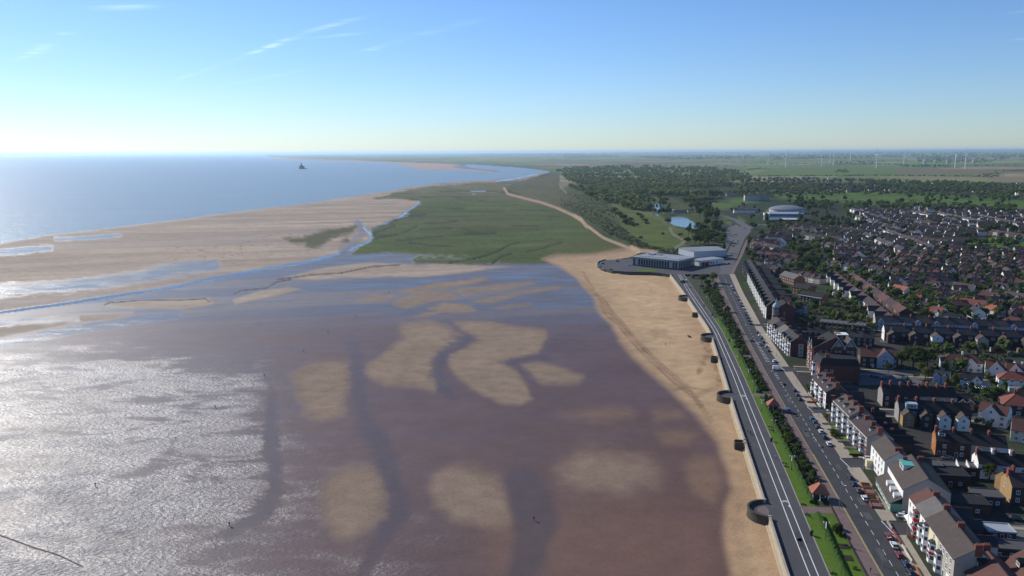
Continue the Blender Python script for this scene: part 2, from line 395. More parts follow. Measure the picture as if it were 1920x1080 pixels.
PITCHF = [(1800, 462), (1815, 452), (1860, 445), (1960, 443), (1960, 474), (1900, 472), (1850, 468), (1815, 466)]

def build_terrain():
    az = np.concatenate([np.arange(-47, 12.5, .088), np.arange(12.5, 47, .2)])
    az = np.radians(az)
    q = [.0011]
    while q[-1] < 1.0:
        s = q[-1] * .05 if q[-1] < .024 else (.0012 if q[-1] < .6 else .02)
        q.append(q[-1] + s)
    q = np.array(q)
    Q, A = np.meshgrid(q, az, indexing='ij')
    D = 122.0 / Q
    D = D / np.maximum(np.cos(A), .6)
    X = D * np.sin(A); Y = D * np.cos(A)
    sh = X.shape; X = X.ravel(); Y = Y.ravel(); n = X.size
    uv = pix(np.c_[X, Y, np.full(n, -2.5)]); u, v = uv[:, 0], uv[:, 1]
    uv0 = pix(np.c_[X, Y, np.full(n, 0.0)]); u0, v0 = uv0[:, 0], uv0[:, 1]
    # uneven edges
    sc_ = np.clip((v - 285) / 300, .05, 1.6)
    w1 = vnoise(X, Y, 60, 1, 4) - .5; w2 = vnoise(X, Y, 60, 2, 4) - .5
    uw = u + w1 * 26 * sc_; vw = v + w2 * 12 * sc_
    fine = vnoise(X, Y, 6, 3, 3); med = vnoise(X, Y, 28, 4, 4); big = vnoise(X, Y, 160, 5, 4)
    grit = vnoise(X * .6, Y, 2.6, 77, 2); streak = vnoise(X * .16 + Y * .02, Y - .25 * X, 26, 6, 4)
    col = np.zeros((n, 3)); wet = np.zeros(n); rip = np.zeros(n); veg = np.zeros(n); z = np.full(n, -2.5)
    cls = np.zeros(n, np.int32)
    def paint(f, c, w=None, r=None):
        f = f[:, None]; col[:] = col * (1 - f) + np.asarray(c) * f
        f = f[:, 0]
        if w is not None: wet[:] = wet * (1 - f) + w * f
        if r is not None: rip[:] = rip * (1 - f) + r * f
    # wet mud, browner and drier towards the lower right
    mudc = np.array([.110, .064, .056])
    col[:] = mudc * (.85 + .3 * med[:, None])
    wet[:] = .52; rip[:] = .2
    brown = sstep(650, 1350, u) * sstep(640, 1000, v)
    paint(brown * .85, (.126, .069, .048), .42, .16)
    # rippled sheet on the left that throws the sun back
    gl = sstep(620, 380, u + 110 * (med - .5)) * sstep(610, 690, v + 30 * (big - .5))
    gl2 = np.clip(sstep(1000, 620, u) * sstep(760, 1000, v), 0, 1)
    patchy = sstep(.34, .62, vnoise(X * .55 + Y * .1, Y, 34, 71, 5, .6))
    b1 = sstep(-45, 40, sd_poly(uw, vw, [(-300, 700), (0, 668), (300, 690), (480, 725), (488, 800), (430, 850), (300, 855), (210, 900), (0, 940), (-300, 980)]))
    b2 = sstep(-35, 30, sd_poly(uw, vw, [(330, 730), (488, 705), (498, 900), (440, 950), (360, 900), (320, 820)]))
    rip[:] = np.clip(rip + gl * (.22 + .62 * patchy + .55 * b1 * (.5 + .5 * patchy) + .30 * b2) + gl2 * .55 * (.3 + .7 * patchy) + .2 * (big - .5), 0, 1.45)
    paint(gl * .6, (.105, .080, .076), .63)
    # blue wet upper flats, ribbed with damp sand
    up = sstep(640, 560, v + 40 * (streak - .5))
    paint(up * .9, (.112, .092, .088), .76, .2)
    ribs = up * sstep(.50, .62, streak) * sstep(470, 560, v)
    paint(ribs * .55, (.22, .17, .135), .45, .25)
    # sand spit and mid sand
    f = sstep(-2.5, 2.5, sd_poly(uw, vw, SPIT)); cls[f > .5] = 1
    base = np.array([.345, .262, .190])
    sand = base * (.62 + .76 * streak[:, None]) * (.9 + .2 * med[:, None])
    paint(f, sand, .16, .3); z += f * .7
    damp = f * sstep(.56, .70, vnoise(X * .12 + Y * .05, Y - .3 * X, 55, 9, 4))
    paint(damp * .65, (.20, .15, .125), .35)
    for pl in MIDSAND:
        f = sstep(-3, 3, sd_poly(uw, vw, pl)); paint(f * .95, sand * .98, .2, .3); z += f * .2
    # standing wet bands that mirror the sky on the left
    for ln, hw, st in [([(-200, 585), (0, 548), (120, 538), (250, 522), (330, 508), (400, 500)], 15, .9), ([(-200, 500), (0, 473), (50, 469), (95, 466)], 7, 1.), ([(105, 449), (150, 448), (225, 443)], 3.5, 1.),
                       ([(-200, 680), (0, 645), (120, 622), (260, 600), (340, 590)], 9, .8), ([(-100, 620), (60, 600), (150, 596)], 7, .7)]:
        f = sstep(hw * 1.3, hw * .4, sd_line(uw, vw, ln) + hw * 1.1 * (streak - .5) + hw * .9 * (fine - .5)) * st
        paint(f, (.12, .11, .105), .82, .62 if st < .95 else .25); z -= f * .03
    for pl in FARBAR:
        f = sstep(-1.2, 1.2, sd_poly(u, v, pl)); paint(f, (.40, .29, .23), .1, 0); z += f * 1.2; cls[f > .5] = 1
    # sand bars
    for k, (pl, soft) in enumerate(BARS):
        s = sd_poly(uw, vw, pl) + soft * .7 * (fine - .5) + soft * .6 * (grit - .5)
        f = sstep(-soft * 1.4, soft * 1.3, s) * (.98 if k not in (4, 5, 6) else .93)
        f = f * (1 - BAR_WET[k])
        paint(f, np.array([.262, .192, .135]) * (.90 + .2 * med[:, None]), .06, .12)
        z += f * .06; cls[s > 0] = 10 + k
    for pl in [[(1050, 780), (1110, 770), (1170, 772), (1180, 782), (1110, 788)], [(1215, 775), (1260, 772), (1270, 783), (1225, 788)], [(1230, 812), (1270, 805), (1305, 815), (1290, 830), (1245, 828)], [(1300, 850), (1345, 860), (1352, 905), (1330, 945), (1290, 920), (1280, 880)]]:
        f = sstep(-14, 14, sd_poly(uw, vw, pl)) * .55; paint(f, (.24, .15, .085), .3, .2)
    f = sstep(-30, 60, sd_poly(uw, vw, [(900, 960), (1200, 930), (1330, 960), (1350, 1090), (1300, 1300), (900, 1300)])) * .4; paint(f, (.19, .105, .065), .42, .2)
    # smooth water in runnels
    for ln, hw in DARKCH:
        s, al = sd_taper(uw, vw, ln); e = np.minimum(al, 1 - al); hh = hw * (.35 + .65 * sstep(0, .3, e)) * (.75 + .5 * med)
        f = sstep(1.7, .35, (s + hw * 1.0 * (fine - .5) + hw * .9 * (grit - .5)) / hh) * sstep(0, .16, e) * (1 if hw > 11.5 else .7)
        paint(f * .78, (.072, .048, .049), .60, .02); z -= f * .02; cls[(f > .6) & (cls < 10)] = 0
    f = sstep(-13, 15, sd_poly(uw, vw, CHAN2) + 8 * (fine - .5)); paint(f * .78, (.078, .055, .050), .60, .02)
    for ln, hw in CHANNELS:
        s = sd_line(u + w1 * 5, v + w2 * 3, ln); f = sstep(hw * 1.25, hw * .5, s + hw * .6 * (fine - .5)); paint(f, (.12, .14, .15), 1.0, .25); z -= f * .12
    f = sstep(9, 5, sd_line(uw, vw, [(640, 470), (668, 452), (680, 440), (672, 420)])) * .7; paint(f, (.15, .12, .11), .6, .1)
    for ln in GULLY:
        f = sstep(1.9, .7, sd_line(u, v + 2 * w2, ln)); paint(f * .7, (.045, .034, .03), .0, .0); z -= f * .2
    # marsh
    s = sd_poly(u + w1 * 14, v + w2 * 8, MARSH) + 3.2 * (fine - .5) + 3 * (grit - .5) * sc_; f = sstep(-2.2, 2.2, s); cls[f > .5] = 3
    lush = sstep(420, 500, v) * .6 + sstep(1000, 1150, u) * .3
    dull = sstep(400, 345, v + 30 * (big - .5))
    mc = np.array([.088, .112, .038])[None] * (1 - dull[:, None]) + np.array([.15, .14, .074])[None] * dull[:, None]
    mc = mc * (1 - .35 * lush[:, None]) + np.array([.105, .155, .032])[None] * .35 * lush[:, None]
    mott = vnoise(X * .6, Y, 45, 81, 5, .62); mc = mc * (.62 + .76 * mott[:, None]) * (.8 + .4 * streak[:, None]) * (.85 + .3 * fine[:, None])
    br = sstep(.5, .7, vnoise(X * .5, Y, 80, 85, 4)) * .5; mc = mc * (1 - br[:, None]) + np.array([.125, .108, .055])[None] * br[:, None]
    rt = sstep(1040, 1120, u) * sstep(415, 440, v)
    mc = mc * (1 - .6 * rt[:, None]) + np.array([.10, .105, .032])[None] * .6 * rt[:, None]
    paint(f, mc, .0, .0); veg[:] = np.maximum(veg, f); z += f * 1.0
    thin = sstep(-3, 6, sd_poly(uw, vw, [(700, 480), (790, 476), (880, 480), (870, 489), (780, 492), (715, 490)]))
    paint(thin * .75 * sstep(.35, .6, fine), (.15, .14, .10), .6, .1); veg *= 1 - thin * .6
    for pl in (PATCH, [(535, 448), (560, 446), (575, 455), (555, 458)], [(640, 452), (652, 448), (655, 454)]):
        s = sd_poly(uw, vw, pl); f = sstep(-6, 4, s + 9 * (fine - .55)); paint(f * .85, (.066, .072, .026), .1, 0); veg[:] = np.maximum(veg, f * .8)
    spots = sstep(.72, .78, fine) * sstep(30, 6, sd_line(u, v, [(330, 478), (450, 470), (540, 452), (600, 460)])); paint(spots * .6, (.07, .07, .03), .1)
    for ln in CREEKS:
        f = sstep(1.9, .8, sd_line(u + w1 * 8, v + w2 * 5, ln)); paint(f * .8, (.022, .024, .012), .3, 0); z -= f * .9
    crk = (1 - sstep(.012, .03, np.abs(vnoise(X * .35, Y * 1.0, 120, 21, 3) - .5))) * sstep(.4, .6, cls == 3) * sstep(500, 380, v) * .6
    paint(crk * .95, (.024, .026, .013)); z -= crk * .4
    for pl in ([(880, 358), (912, 357.5), (910, 360.5), (884, 360.5)], [(884, 364), (893, 364), (890, 366), (884, 366)], [(1010, 333), (1026, 332.5), (1022, 335)], [(1008, 372), (1022, 371.5), (1018, 374.5)], [(975, 356), (990, 355.5), (985, 358.5)]):
        f = sstep(-.8, .8, sd_poly(u, v, pl)); paint(f, (.10, .11, .12), 1., 0); veg *= 1 - f; z -= f * .6
    # beach
    s = sd_poly(u + w1 * 14 * sc_, v + w2 * 8 * sc_, BEACH); f = sstep(-7 * sc_ - 1, 9 * sc_ + 1, s); cls[s > 0] = 2
    edge = sstep(60, 8, s) * f
    bc = np.array([.475, .322, .182])[None] * (.86 + .28 * med[:, None]) * (.92 + .16 * fine[:, None])
    lower = sstep(780, 900, v)
    bc = bc * (1 - .35 * lower[:, None]) + np.array([.36, .225, .125])[None] * .35 * lower[:, None]
    paint(f, bc, .0, .35); paint(edge * .55 * (1 - f * .2), (.30, .195, .115), .22, .2)
    z += f * .35
    for ln, hw in TRACKS:
        d = sd_line(u + w1 * 10, v + w2 * 6, ln); g = sstep(hw, hw * .3, np.abs(d - hw * .8)) * f * (.5 + .5 * sstep(.35, .6, fine)); paint(g * .9, (.25, .16, .09)); z -= g * .06
    weed = f * sstep(.63, .74, vnoise(X * .5, Y * 1.2, 16, 31, 3)) * sstep(.5, .65, vnoise(X, Y, 70, 33, 2)) * sstep(760, 700, v); paint(weed * .55, (.20, .14, .085))
    weed = .6 * f * sstep(.4, .6, fine) * sstep(14, 4, sd_poly(u, v, [(1205, 625), (1245, 622), (1240, 638), (1210, 640)]) * -1 + 9 * (fine - .4)); paint(weed * .5, (.17, .11, .07))
    # writing scratched into the damp sand by the waterline
    ex = sstep(1.6, .7, np.minimum.reduce([sd_line(u, v, l) for l in ([(1300, 900), (1322, 905)], [(1308, 912), (1318, 898), (1326, 916)], [(1330, 917), (1325, 902), (1336, 920)])])); paint(ex * .35, (.13, .075, .045))
    # ------------- land
    sl = sd_poly(u0 + w1 * 6 * sstep(480, 440, v0), v0 + w2 * 4 * sstep(480, 440, v0), LAND)
    fl = sstep(-1.5, 1.5, sl); cls[sl > 0] = 4
    yard = np.array([.046, .043, .040])[None] * (.6 + .8 * med[:, None])
    gard = np.array([.032, .050, .014])[None] * (.6 + .8 * fine[:, None])
    gm = sstep(.42, .6, vnoise(X, Y, 22, 41, 3)) * (.5 + .5 * sstep(700, 560, v0))
    lc = yard * (1 - gm[:, None]) + gard * gm[:, None]
    paint(fl, lc, 0., 0.); veg *= 1 - fl
    z = z * (1 - fl) + 0 * fl
    def lpaint(f, c, vg=1.):
        f = f * fl; paint(f, c, 0., 0.); veg[:] = veg * (1 - f) + vg * f
    # dunes and scrub between the marsh and the park, park meadow, golf course, playing field, far fields
    dz = sstep(-3, 3, sd_poly(u0, v0, [(940, 350), (985, 336), (1050, 326), (1230, 360), (1320, 395), (1360, 440), (1350, 470), (1200, 472), (1180, 462), (1090, 415), (1000, 376)]))
    lpaint(dz, np.array([.072, .085, .032])[None] * (.6 + .8 * fine[:, None]))
    west = sstep(1110, 1020, u0) * dz; lpaint(west * .8, np.array([.125, .115, .06])[None] * (.7 + .6 * med[:, None]))
    lpaint(sstep(-4, 4, sd_poly(u0 + w1 * 16, v0 + w2 * 6, MEADOW)), np.array([.100, .125, .030])[None] * (.7 + .6 * med[:, None]))
    lpaint(sstep(5, 2, sd_line(u0, v0, [(1150, 384), (1200, 395), (1240, 412), (1262, 426)])), np.array([.13, .135, .05])[None])
    for ln, hw in (([(1183, 463), (1200, 470), (1230, 472)], 3.0), ([(945, 352), (952, 363), (1012, 378), (1042, 388), (1077, 404), (1088, 409), (1097, 420), (1132, 445), (1183, 465)], 1.7), ([(1077, 404), (1090, 412), (1100, 424)], 2.4)):
        f = sstep(hw + 1.2, hw - .6, sd_line(u0, v0, ln)); paint(f, (.36, .25, .16), 0., 0.); veg *= 1 - f
    for ln, hw in (([(1256, 428), (1262, 440), (1285, 452), (1270, 462), (1258, 470)], 1.6), ([(1048, 345), (1056, 356), (1062, 362)], 1.0)):
        f = sstep(hw + .8, hw - .4, sd_line(u0, v0, ln)); paint(f * .8, (.26, .23, .19), 0., 0.)
    lpaint(sstep(-4, 4, sd_poly(u0 + w1 * 30, v0 + w2 * 6, GOLF)), np.array([.085, .135, .030])[None] * (.75 + .5 * med[:, None]))
    lpaint(sstep(-2, 2, sd_poly(u0, v0, PITCHF)), np.array([.105, .155, .028])[None] * (.85 + .3 * streak[:, None]))
    for pl in ([(1300, 470), (1345, 466), (1350, 474), (1290, 478)], [(1440, 392), (1466, 386), (1462, 399), (1425, 400)], [(1325, 378), (1362, 382), (1350, 389), (1325, 384)], [(1385, 405), (1400, 415), (1380, 420)], [(1350, 398), (1375, 412), (1372, 424), (1352, 415)]):
        lpaint(sstep(-2, 2, sd_poly(u0, v0, pl)), (.10, .135, .035))
    # far fields: long strips of crop, pasture and plough
    ff = sstep(346, 338, v0 - sstep(1100, 1000, u0) * 22 + 5 * (big - .5)) * fl * np.where(u0 < 1050, sstep(330, 318, v0), 1)
    ang = .35; Xr = X * math.cos(ang) + Y * math.sin(ang) + 900 * (vnoise(X, Y, 5000, 51, 2) - .5); Yr = -X * math.sin(ang) + Y * math.cos(ang) + 1500 * (vnoise(X, Y, 6000, 52, 2) - .5)
    ci = np.floor(Xr / 620 + 3 * np.floor(Yr / 430) * .37); cj = np.floor(Yr / 430)
    hsh = np.sin(ci * 12.99 + cj * 78.23) * 43758.5; hsh -= np.floor(hsh)
    pal = np.array([[.085, .125, .035], [.13, .16, .055], [.16, .13, .08], [.075, .105, .03], [.20, .17, .10], [.115, .145, .05], [.10, .085, .055], [.09, .13, .05]])
    fc = pal[(hsh * 7.99).astype(int)] * 1.35
    lpaint(ff, fc * (.85 + .3 * med[:, None]), .5)
    for pl, c in (([(1395, 330), (1460, 314), (1620, 312), (1830, 318), (1830, 330), (1500, 331)], (.115, .155, .045)), ([(1150, 305), (1330, 303), (1335, 307), (1160, 308)], (.16, .115, .08)), ([(1670, 318), (1960, 316), (1960, 324), (1690, 326)], (.165, .125, .085)),
                  ([(1180, 299), (1370, 297), (1390, 301), (1200, 302)], (.15, .17, .07)), ([(1840, 333), (1960, 330), (1960, 340), (1860, 341)], (.20, .165, .085)), ([(1440, 298), (1700, 297), (1700, 303), (1450, 305)], (.13, .165, .055)), ([(1700, 308), (1960, 306), (1960, 313), (1720, 314)], (.125, .145, .06)),
                  ([(1050, 312), (1400, 311), (1400, 316), (1050, 318)], (.14, .14, .075)), ([(1335, 319), (1405, 318), (1400, 321), (1340, 322)], (.10, .14, .04))):
        lpaint(sstep(-1, 1, sd_poly(u0, v0, pl)), c, .5)
    rise = sstep(800, 1600, u0) * sstep(289, 283, v0); z += rise * np.minimum(130 * (D.ravel() / 60000), 105)
    z += dz * fl * (vnoise(X, Y, 18, 61, 3) - .35) * 1.6
    for pl in LAKE:
        f = sstep(-2, 1, sd_poly(u0, v0, pl)); z -= f * 1.2 * fl
    # ------------- sea bed
    ss = sd_poly(u + w1 * 5 * sc_, v + w2 * 3 * sc_, SEA)
    surf = sstep(-7, -.5, ss) * sstep(360, 410, v) * (1 - fl); paint(surf * .6, (.30, .24, .20), .5, .1)
    z = z - sstep(-1.5, 1.5, ss) * 2.2
    idx = np.arange(n).reshape(sh)
    quads = np.stack([idx[:-1, :-1], idx[:-1, 1:], idx[1:, 1:], idx[1:, :-1]], -1).reshape(-1, 4)
    deep = ss > 4
    keep = ~deep[quads].all(1)
    quads = quads[keep]
    qc = cls[quads[:, 0]]
    names = {0: ('mudflat', 'wide brown tidal mudflat with a wet sheen left by the ebb', 'mudflat'), 1: ('sand_spit', 'long pale sand spit between the blue sea and the creek', 'sand spit'),
             2: ('beach', 'golden dry beach below the sea wall', 'beach'), 3: ('salt_marsh', 'green salt marsh cut by dark winding creeks', 'salt marsh'), 4: ('ground', 'flat land behind the shore, gardens, greens and far fields', 'ground')}
    barlab = ['small oblong tan sandbar left of the dark runnel', 'broad tan sandbar with a tail, left of the S-shaped runnel', 'largest tan sandbar, S-shaped, right of the curving runnel', 'leaf-shaped brown sandbar right of the largest bar',
              'round pale sandbar at the bottom, left of the dark runnel', 'round tan sandbar at the bottom between two dark runnels', 'wide faint sandbar at the bottom near the beach', 'topmost long thin sandbar just below the marsh', 'long thin sandbar below the topmost one',
              'thin reddish sandbar under the marsh edge, right of the topmost', 'long narrow sandbar reaching towards the beach', 'small oval sandbar just above the S-shaped one', 'faint brown sandbar right of the blue pool', 'faint little sandbar farthest left of the upper ones', 'tiny sandbar left of the small oval one']
    for c in np.unique(qc):
        q = quads[qc == c]
        vi, inv = np.unique(q, return_inverse=True); inv = inv.reshape(-1, 4)
        if c >= 10: nm, lb, ct = 'sandbar', barlab[c - 10], 'sandbar'
        else: nm, lb, ct = names[c]
        me = bpy.data.meshes.new(nm)
        me.vertices.add(len(vi)); me.vertices.foreach_set('co', np.c_[X[vi], Y[vi], z[vi]].astype(np.float32).ravel())
        me.loops.add(inv.size); me.loops.foreach_set('vertex_index', inv.ravel().astype(np.int32))
        me.polygons.add(len(inv)); me.polygons.foreach_set('loop_start', np.arange(0, inv.size, 4, dtype=np.int32))
        me.update(calc_edges=True)
        me.polygons.foreach_set('use_smooth', np.ones(len(inv), bool))
        a = me.attributes.new('col', 'FLOAT_COLOR', 'POINT'); a.data.foreach_set('color', np.c_[col[vi], np.ones(len(vi))].astype(np.float32).ravel())
        for k, arr in (('wet', wet), ('rip', rip), ('veg', veg)):
            a = me.attributes.new(k, 'FLOAT', 'POINT'); a.data.foreach_set('value', arr[vi].astype(np.float32))
        me.materials.append(MAT_FLATS)
        link(nm, me, kind='structure', label=lb, category=ct, group='sandbars left by the tide' if c >= 10 else None)
    return

def flats_material():
    s = NT('shore_and_land')
    p = s.pos()
    c = s.attr('col', 'Color'); wet = s.attr('wet'); rip = s.attr('rip'); veg = s.attr('veg')
    n1 = s.noise(p, .9, 4, .6); n2 = s.noise(s.mapping(p, (.5, 1.0, 1)), 3.1, 3, .6); n3 = s.noise(p, .12, 4, .6)
    k = s.math('ADD', s.math('ADD', s.math('MULTIPLY', n1, .34), s.math('MULTIPLY', n2, .22)), s.math('MULTIPLY', n3, .44))
    tone = s.ramp(k, .30, .70, .66, 1.34)
    vtone = s.ramp(s.noise(p, .45, 5, .7), .3, .7, .55, 1.45)
    f = s.math('ADD', s.math('MULTIPLY', tone, s.math('SUBTRACT', 1., veg)), s.math('MULTIPLY', vtone, veg))
    f = s.math('ADD', s.math('MULTIPLY', s.math('SUBTRACT', f, 1.), s.ramp(wet, .1, .9, 1., .45)), 1.)
    m = s.N('ShaderNodeVectorMath'); m.operation = 'SCALE'; s.L(c, m.inputs[0]); s.L(f, m.inputs['Scale'])
    s.set('Base Color', m.outputs[0])
    patch = s.ramp(s.noise(s.mapping(p, (.35, 1, 1), (0, 0, .2)), .055, 5, .6), .35, .65, -.12, .12)
    wv = s.math('ADD', wet, s.math('MULTIPLY', patch, s.math('MULTIPLY', wet, 1.)), clamp=True)
    r = s.N('ShaderNodeValToRGB'); s.L(wv, r.inputs[0])
    els = r.color_ramp.elements; els[0].position = 0; els[0].color = (.95,) * 3 + (1,); els[1].position = 1; els[1].color = (.16,) * 3 + (1,)
    for ps, v in ((.25, .8), (.5, .56), (.7, .42), (.86, .27)):
        e = els.new(ps); e.color = (v,) * 3 + (1,)
    s.set('Roughness', r.outputs[0])
    # ripple marks: crests run across the flat, broken up
    h1 = s.noise(s.mapping(p, (.62, 1.1, 1), (0, 0, .35)), .85, 4, .62, .25)
    h2 = s.noise(s.mapping(p, (.35, .7, 1), (0, 0, .2)), .33, 4, .6)
    h = s.math('ADD', s.math('MULTIPLY', h1, 1.0), s.math('MULTIPLY', h2, .8))
    m1 = s.noise(s.mapping(p, (.45, 1, 1), (0, 0, .3)), .11, 4, .62, .4); m2 = s.noise(s.mapping(p, (.5, 1, 1), (0, 0, .1)), .028, 3, .55)
    amt = s.math('MULTIPLY', s.math('POWER', rip, 1.4), s.math('ADD', s.ramp(m1, .36, .64, .18, 1.25), s.ramp(m2, .4, .6, -.22, .3)))
    s.set('Specular IOR Level', s.math('ADD', s.ramp(wv, .1, 1., .06, .48), s.ramp(amt, .3, 1.25, 0., .7)))
    hv = s.math('MULTIPLY', s.math('SUBTRACT', h, .9), amt)
    vv = s.math('MULTIPLY', s.math('SUBTRACT', s.noise(p, 1.3, 3, .7), .5), s.math('MULTIPLY', veg, 1.3))
    s.set('Normal', s.bump(s.math('ADD', hv, vv), 1.0, .68))
    return s.m
MAT_FLATS = flats_material()
build_terrain()

def build_sea():
    s = NT('sea_water')
    p = s.pos()
    big = s.noise(s.mapping(p, (.25, 1, 1), (0, 0, -.25)), .012, 4, .55)
    s.set('Base Color', s.mix(s.ramp(big, .35, .65), (.165, .205, .215), (.20, .235, .235)))
    s.set('Roughness', .3); s.set('IOR', 1.33)
    w = s.math('ADD', s.noise(s.mapping(p, (.5, 1.2, 1), (0, 0, -.3)), .11, 4, .6), s.math('MULTIPLY', s.noise(s.mapping(p, (.7, 1.2, 1), (0, 0, -.2)), .7, 3, .6), .25))
    s.set('Normal', s.bump(w, .8, 1.6))
    B = 160000
    mesh_obj('sea', [(-B, -2000, -3.0), (B, -2000, -3.0), (B, B, -3.0), (-B, B, -3.0)], [(0, 1, 2, 3)], s.m, kind='structure', label='calm pale blue sea reaching the horizon at the left', category='sea')
    # land under and beyond the survey
    g = mat('deep_ground', (.07, .075, .05), 1., .2, .01)
    mesh_obj('ground', [(2000, -1500, -3.4), (B, -1500, -3.4), (B, B, -3.4), (2000, B, -3.4)], [(0, 1, 2, 3)], g, kind='structure', label='land running on under the fields to the horizon', category='ground')
build_sea()

def build_haze():
    m = bpy.data.materials.new('haze_air'); m.use_nodes = True; nt = m.node_tree; nt.nodes.clear()
    o = nt.nodes.new('ShaderNodeOutputMaterial'); v = nt.nodes.new('ShaderNodeVolumePrincipled')
    v.inputs['Color'].default_value = (.58, .79, 1.0, 1); v.inputs['Density'].default_value = HAZE; v.inputs['Anisotropy'].default_value = .45
    nt.links.new(v.outputs[0], o.inputs['Volume'])
    B = 165000
    MB().box(-B, -3000, -8, B, B, 160).build('haze', m, kind='stuff', label='thin pale blue haze over the whole coast', category='haze')
HAZE = 3.0e-5
build_haze()
# ------------------------------------------------------------------ promenade, road, pavements
ASPH = mat('asphalt_road', (.050, .049, .053), .9, .28, .12, .25, fine=4.)
PROMM = mat('promenade_asphalt', (.074, .071, .074), .9, .22, .08, .25, fine=3.)
PAVE = mat('paving_beige', (.33, .28, .215), .9, .16, .5, .2)
PINK = mat('paving_pink', (.165, .118, .108), .9, .22, .45, .2)
GRASS = mat('mown_grass', (.082, .142, .018), 1., .26, .5, .1, fine=7.)
SOIL = mat('garden_soil', (.035, .032, .022), 1., .3, .8, .1)
WHITEP = mat('white_paint', (.72, .71, .68), .7, .08, 1.)
YELP = mat('yellow_paint', (.50, .40, .17), .7, .15, 1.)
KERBM = mat('kerb_stone', (.30, .27, .23), .9, .15, 1.)
CONC = mat('sea_wall_concrete', (.36, .305, .225), .92, .26, .35, .2, stretch=(1, 1, 2.5))
DARKSTONE = mat('bastion_stone', (.075, .066, .052), .92, .3, .4, .2, stretch=(1, 1, 4))
HEDGE = mat('hedge_leaf', (.040, .078, .012), 1., .5, 1.6, .15, fine=9.)

YN = np.arange(150, 768, 2.0)
def strip(name, ka, kb, z, material, y0=150, y1=768, da=0.0, db=0.0, thick=None, step=2.0, parent=None, **props):
    ys = np.arange(y0, y1 + .01, step)
    a = np.interp(ys, YW, SX[ka]) + da; b = np.interp(ys, YW, SX[kb]) + db
    v = []; f = []
    for i, y in enumerate(ys):
        v += [(a[i], y, z), (b[i], y, z)]
        if i: f.append((2 * i - 2, 2 * i - 1, 2 * i + 1, 2 * i))
    if thick:
        n = len(v); v += [(x, y, z_ - thick) for x, y, z_ in v]
        for i in range(1, len(ys)):
            f += [(2 * i - 2, 2 * i, n + 2 * i, n + 2 * i - 2), (2 * i - 1, n + 2 * i - 1, n + 2 * i + 1, 2 * i + 1)]
        f += [(0, n, n + 1, 1), (2 * len(ys) - 2, 2 * len(ys) - 1, n + 2 * len(ys) - 1, n + 2 * len(ys) - 2)]
    return mesh_obj(name, v, f, material, parent, **props)
S = dict(kind='structure')
prom = strip('promenade', 'prom', 'edge', .06, PROMM, da=-.1, thick=2.2, label='grey asphalt promenade with a marked cycle lane along the wall', category='promenade', **S)
strip('lane_line', 'l1', 'l1', .066, WHITEP, da=-.14, db=.14, parent=prom)
strip('lane_line', 'l2', 'l2', .066, WHITEP, da=-.14, db=.14, parent=prom)
strip('kerb', 'edge', 'edge', .12, KERBM, da=-.22, db=.12, thick=.2, parent=prom)
for (px, py) in ((1394, 741), (1333, 627), (1301, 561)):      # cross bars and cycle marks on the lane
    x, y = P1(px, py)
    MB().box(sx('l1', y) - x, -.2, 0, sx('l2', y) - x, .2, .004).build('lane_bar', WHITEP, prom, (x, y, .071))
for (px, py) in ((1474, 944), (1396, 745)):
    x, y = P1(px, py); m = MB()
    for cx in (-.75, .75):
        for k in range(12):
            a0, a1 = k * math.pi / 6, (k + 1) * math.pi / 6
            m.add([(cx + .48 * math.cos(a0), .48 * math.sin(a0), 0), (cx + .48 * math.cos(a1), .48 * math.sin(a1), 0), (cx + .33 * math.cos(a1), .33 * math.sin(a1), 0), (cx + .33 * math.cos(a0), .33 * math.sin(a0), 0)], [(0, 1, 2, 3)])
    for p0, p1 in (((-.75, 0), (-.3, .9)), ((-.3, .9), (.55, .9)), ((.75, 0), (.5, 1.15)), ((-.3, .9), (.05, .05)), ((.05, .05), (.55, .9)), ((-.75, 0), (.05, .05)), ((.3, 1.2), (.7, 1.15)), ((-.5, 1.1), (-.15, 1.1))):
        d = Vector(p1) - Vector(p0); nrm = Vector((-d.y, d.x)).normalized() * .07; p0 = Vector(p0); p1 = Vector(p1)
        m.add([(*(p0 + nrm), 0), (*(p1 + nrm), 0), (*(p1 - nrm), 0), (*(p0 - nrm), 0)], [(0, 3, 2, 1)])
    m.build('cycle_symbol', WHITEP, prom, (x, y + 1.2, .071), math.radians(-10))
    MB().add([(-.12, -1.6, 0), (.12, -1.6, 0), (.12, -.4, 0), (.45, -.4, 0), (0, .3, 0), (-.45, -.4, 0), (-.12, -.4, 0)], [(0, 1, 2, 6), (3, 4, 5)]).build('lane_arrow', WHITEP, prom, (x + .4, y - 1.6, .071), math.radians(-10))
road = strip('road', 'road', 'kerb', .02, ASPH, label='dark asphalt seafront road with parked cars', category='road', **S)
strip('yellow_line', 'road', 'road', .026, YELP, da=.22, db=.42, parent=road)
strip('yellow_line', 'road', 'road', .026, YELP, da=.60, db=.78, y1=300, parent=road)
cmid = lambda y: sx('road', y) * .52 + sx('kerb', y) * .48
y = 152.0; kk = 0
dash_me = MB().box(-.07, -1.6, 0, .07, 1.6, .004).mesh('lane_dash', WHITEP)
while y < 392:
    x = cmid(y); h = math.atan2(cmid(y + 3) - cmid(y - 3), 6)
    link('lane_dash', dash_me, road, (x, y, .024), -h); y += 6.3
# hatched turning islands in the middle of the road
for y in np.arange(396, 490, 3.2):
    if 418 < y < 440: continue
    x = cmid(y); w = .9 * math.sin(math.pi * (y - 394) / 100) + .35
    MB().add([(-w, -.5, 0), (w, .3, 0), (w, .75, 0), (-w, -.05, 0)], [(0, 1, 2, 3)]).build('hatch_stripe', WHITEP, road, (x, y, .024), math.radians(-9))
y = 495.0
while y < 760:
    x = cmid(y); link('lane_dash', dash_me, road, (x, y, .024), math.radians(-11)); y += 8.5
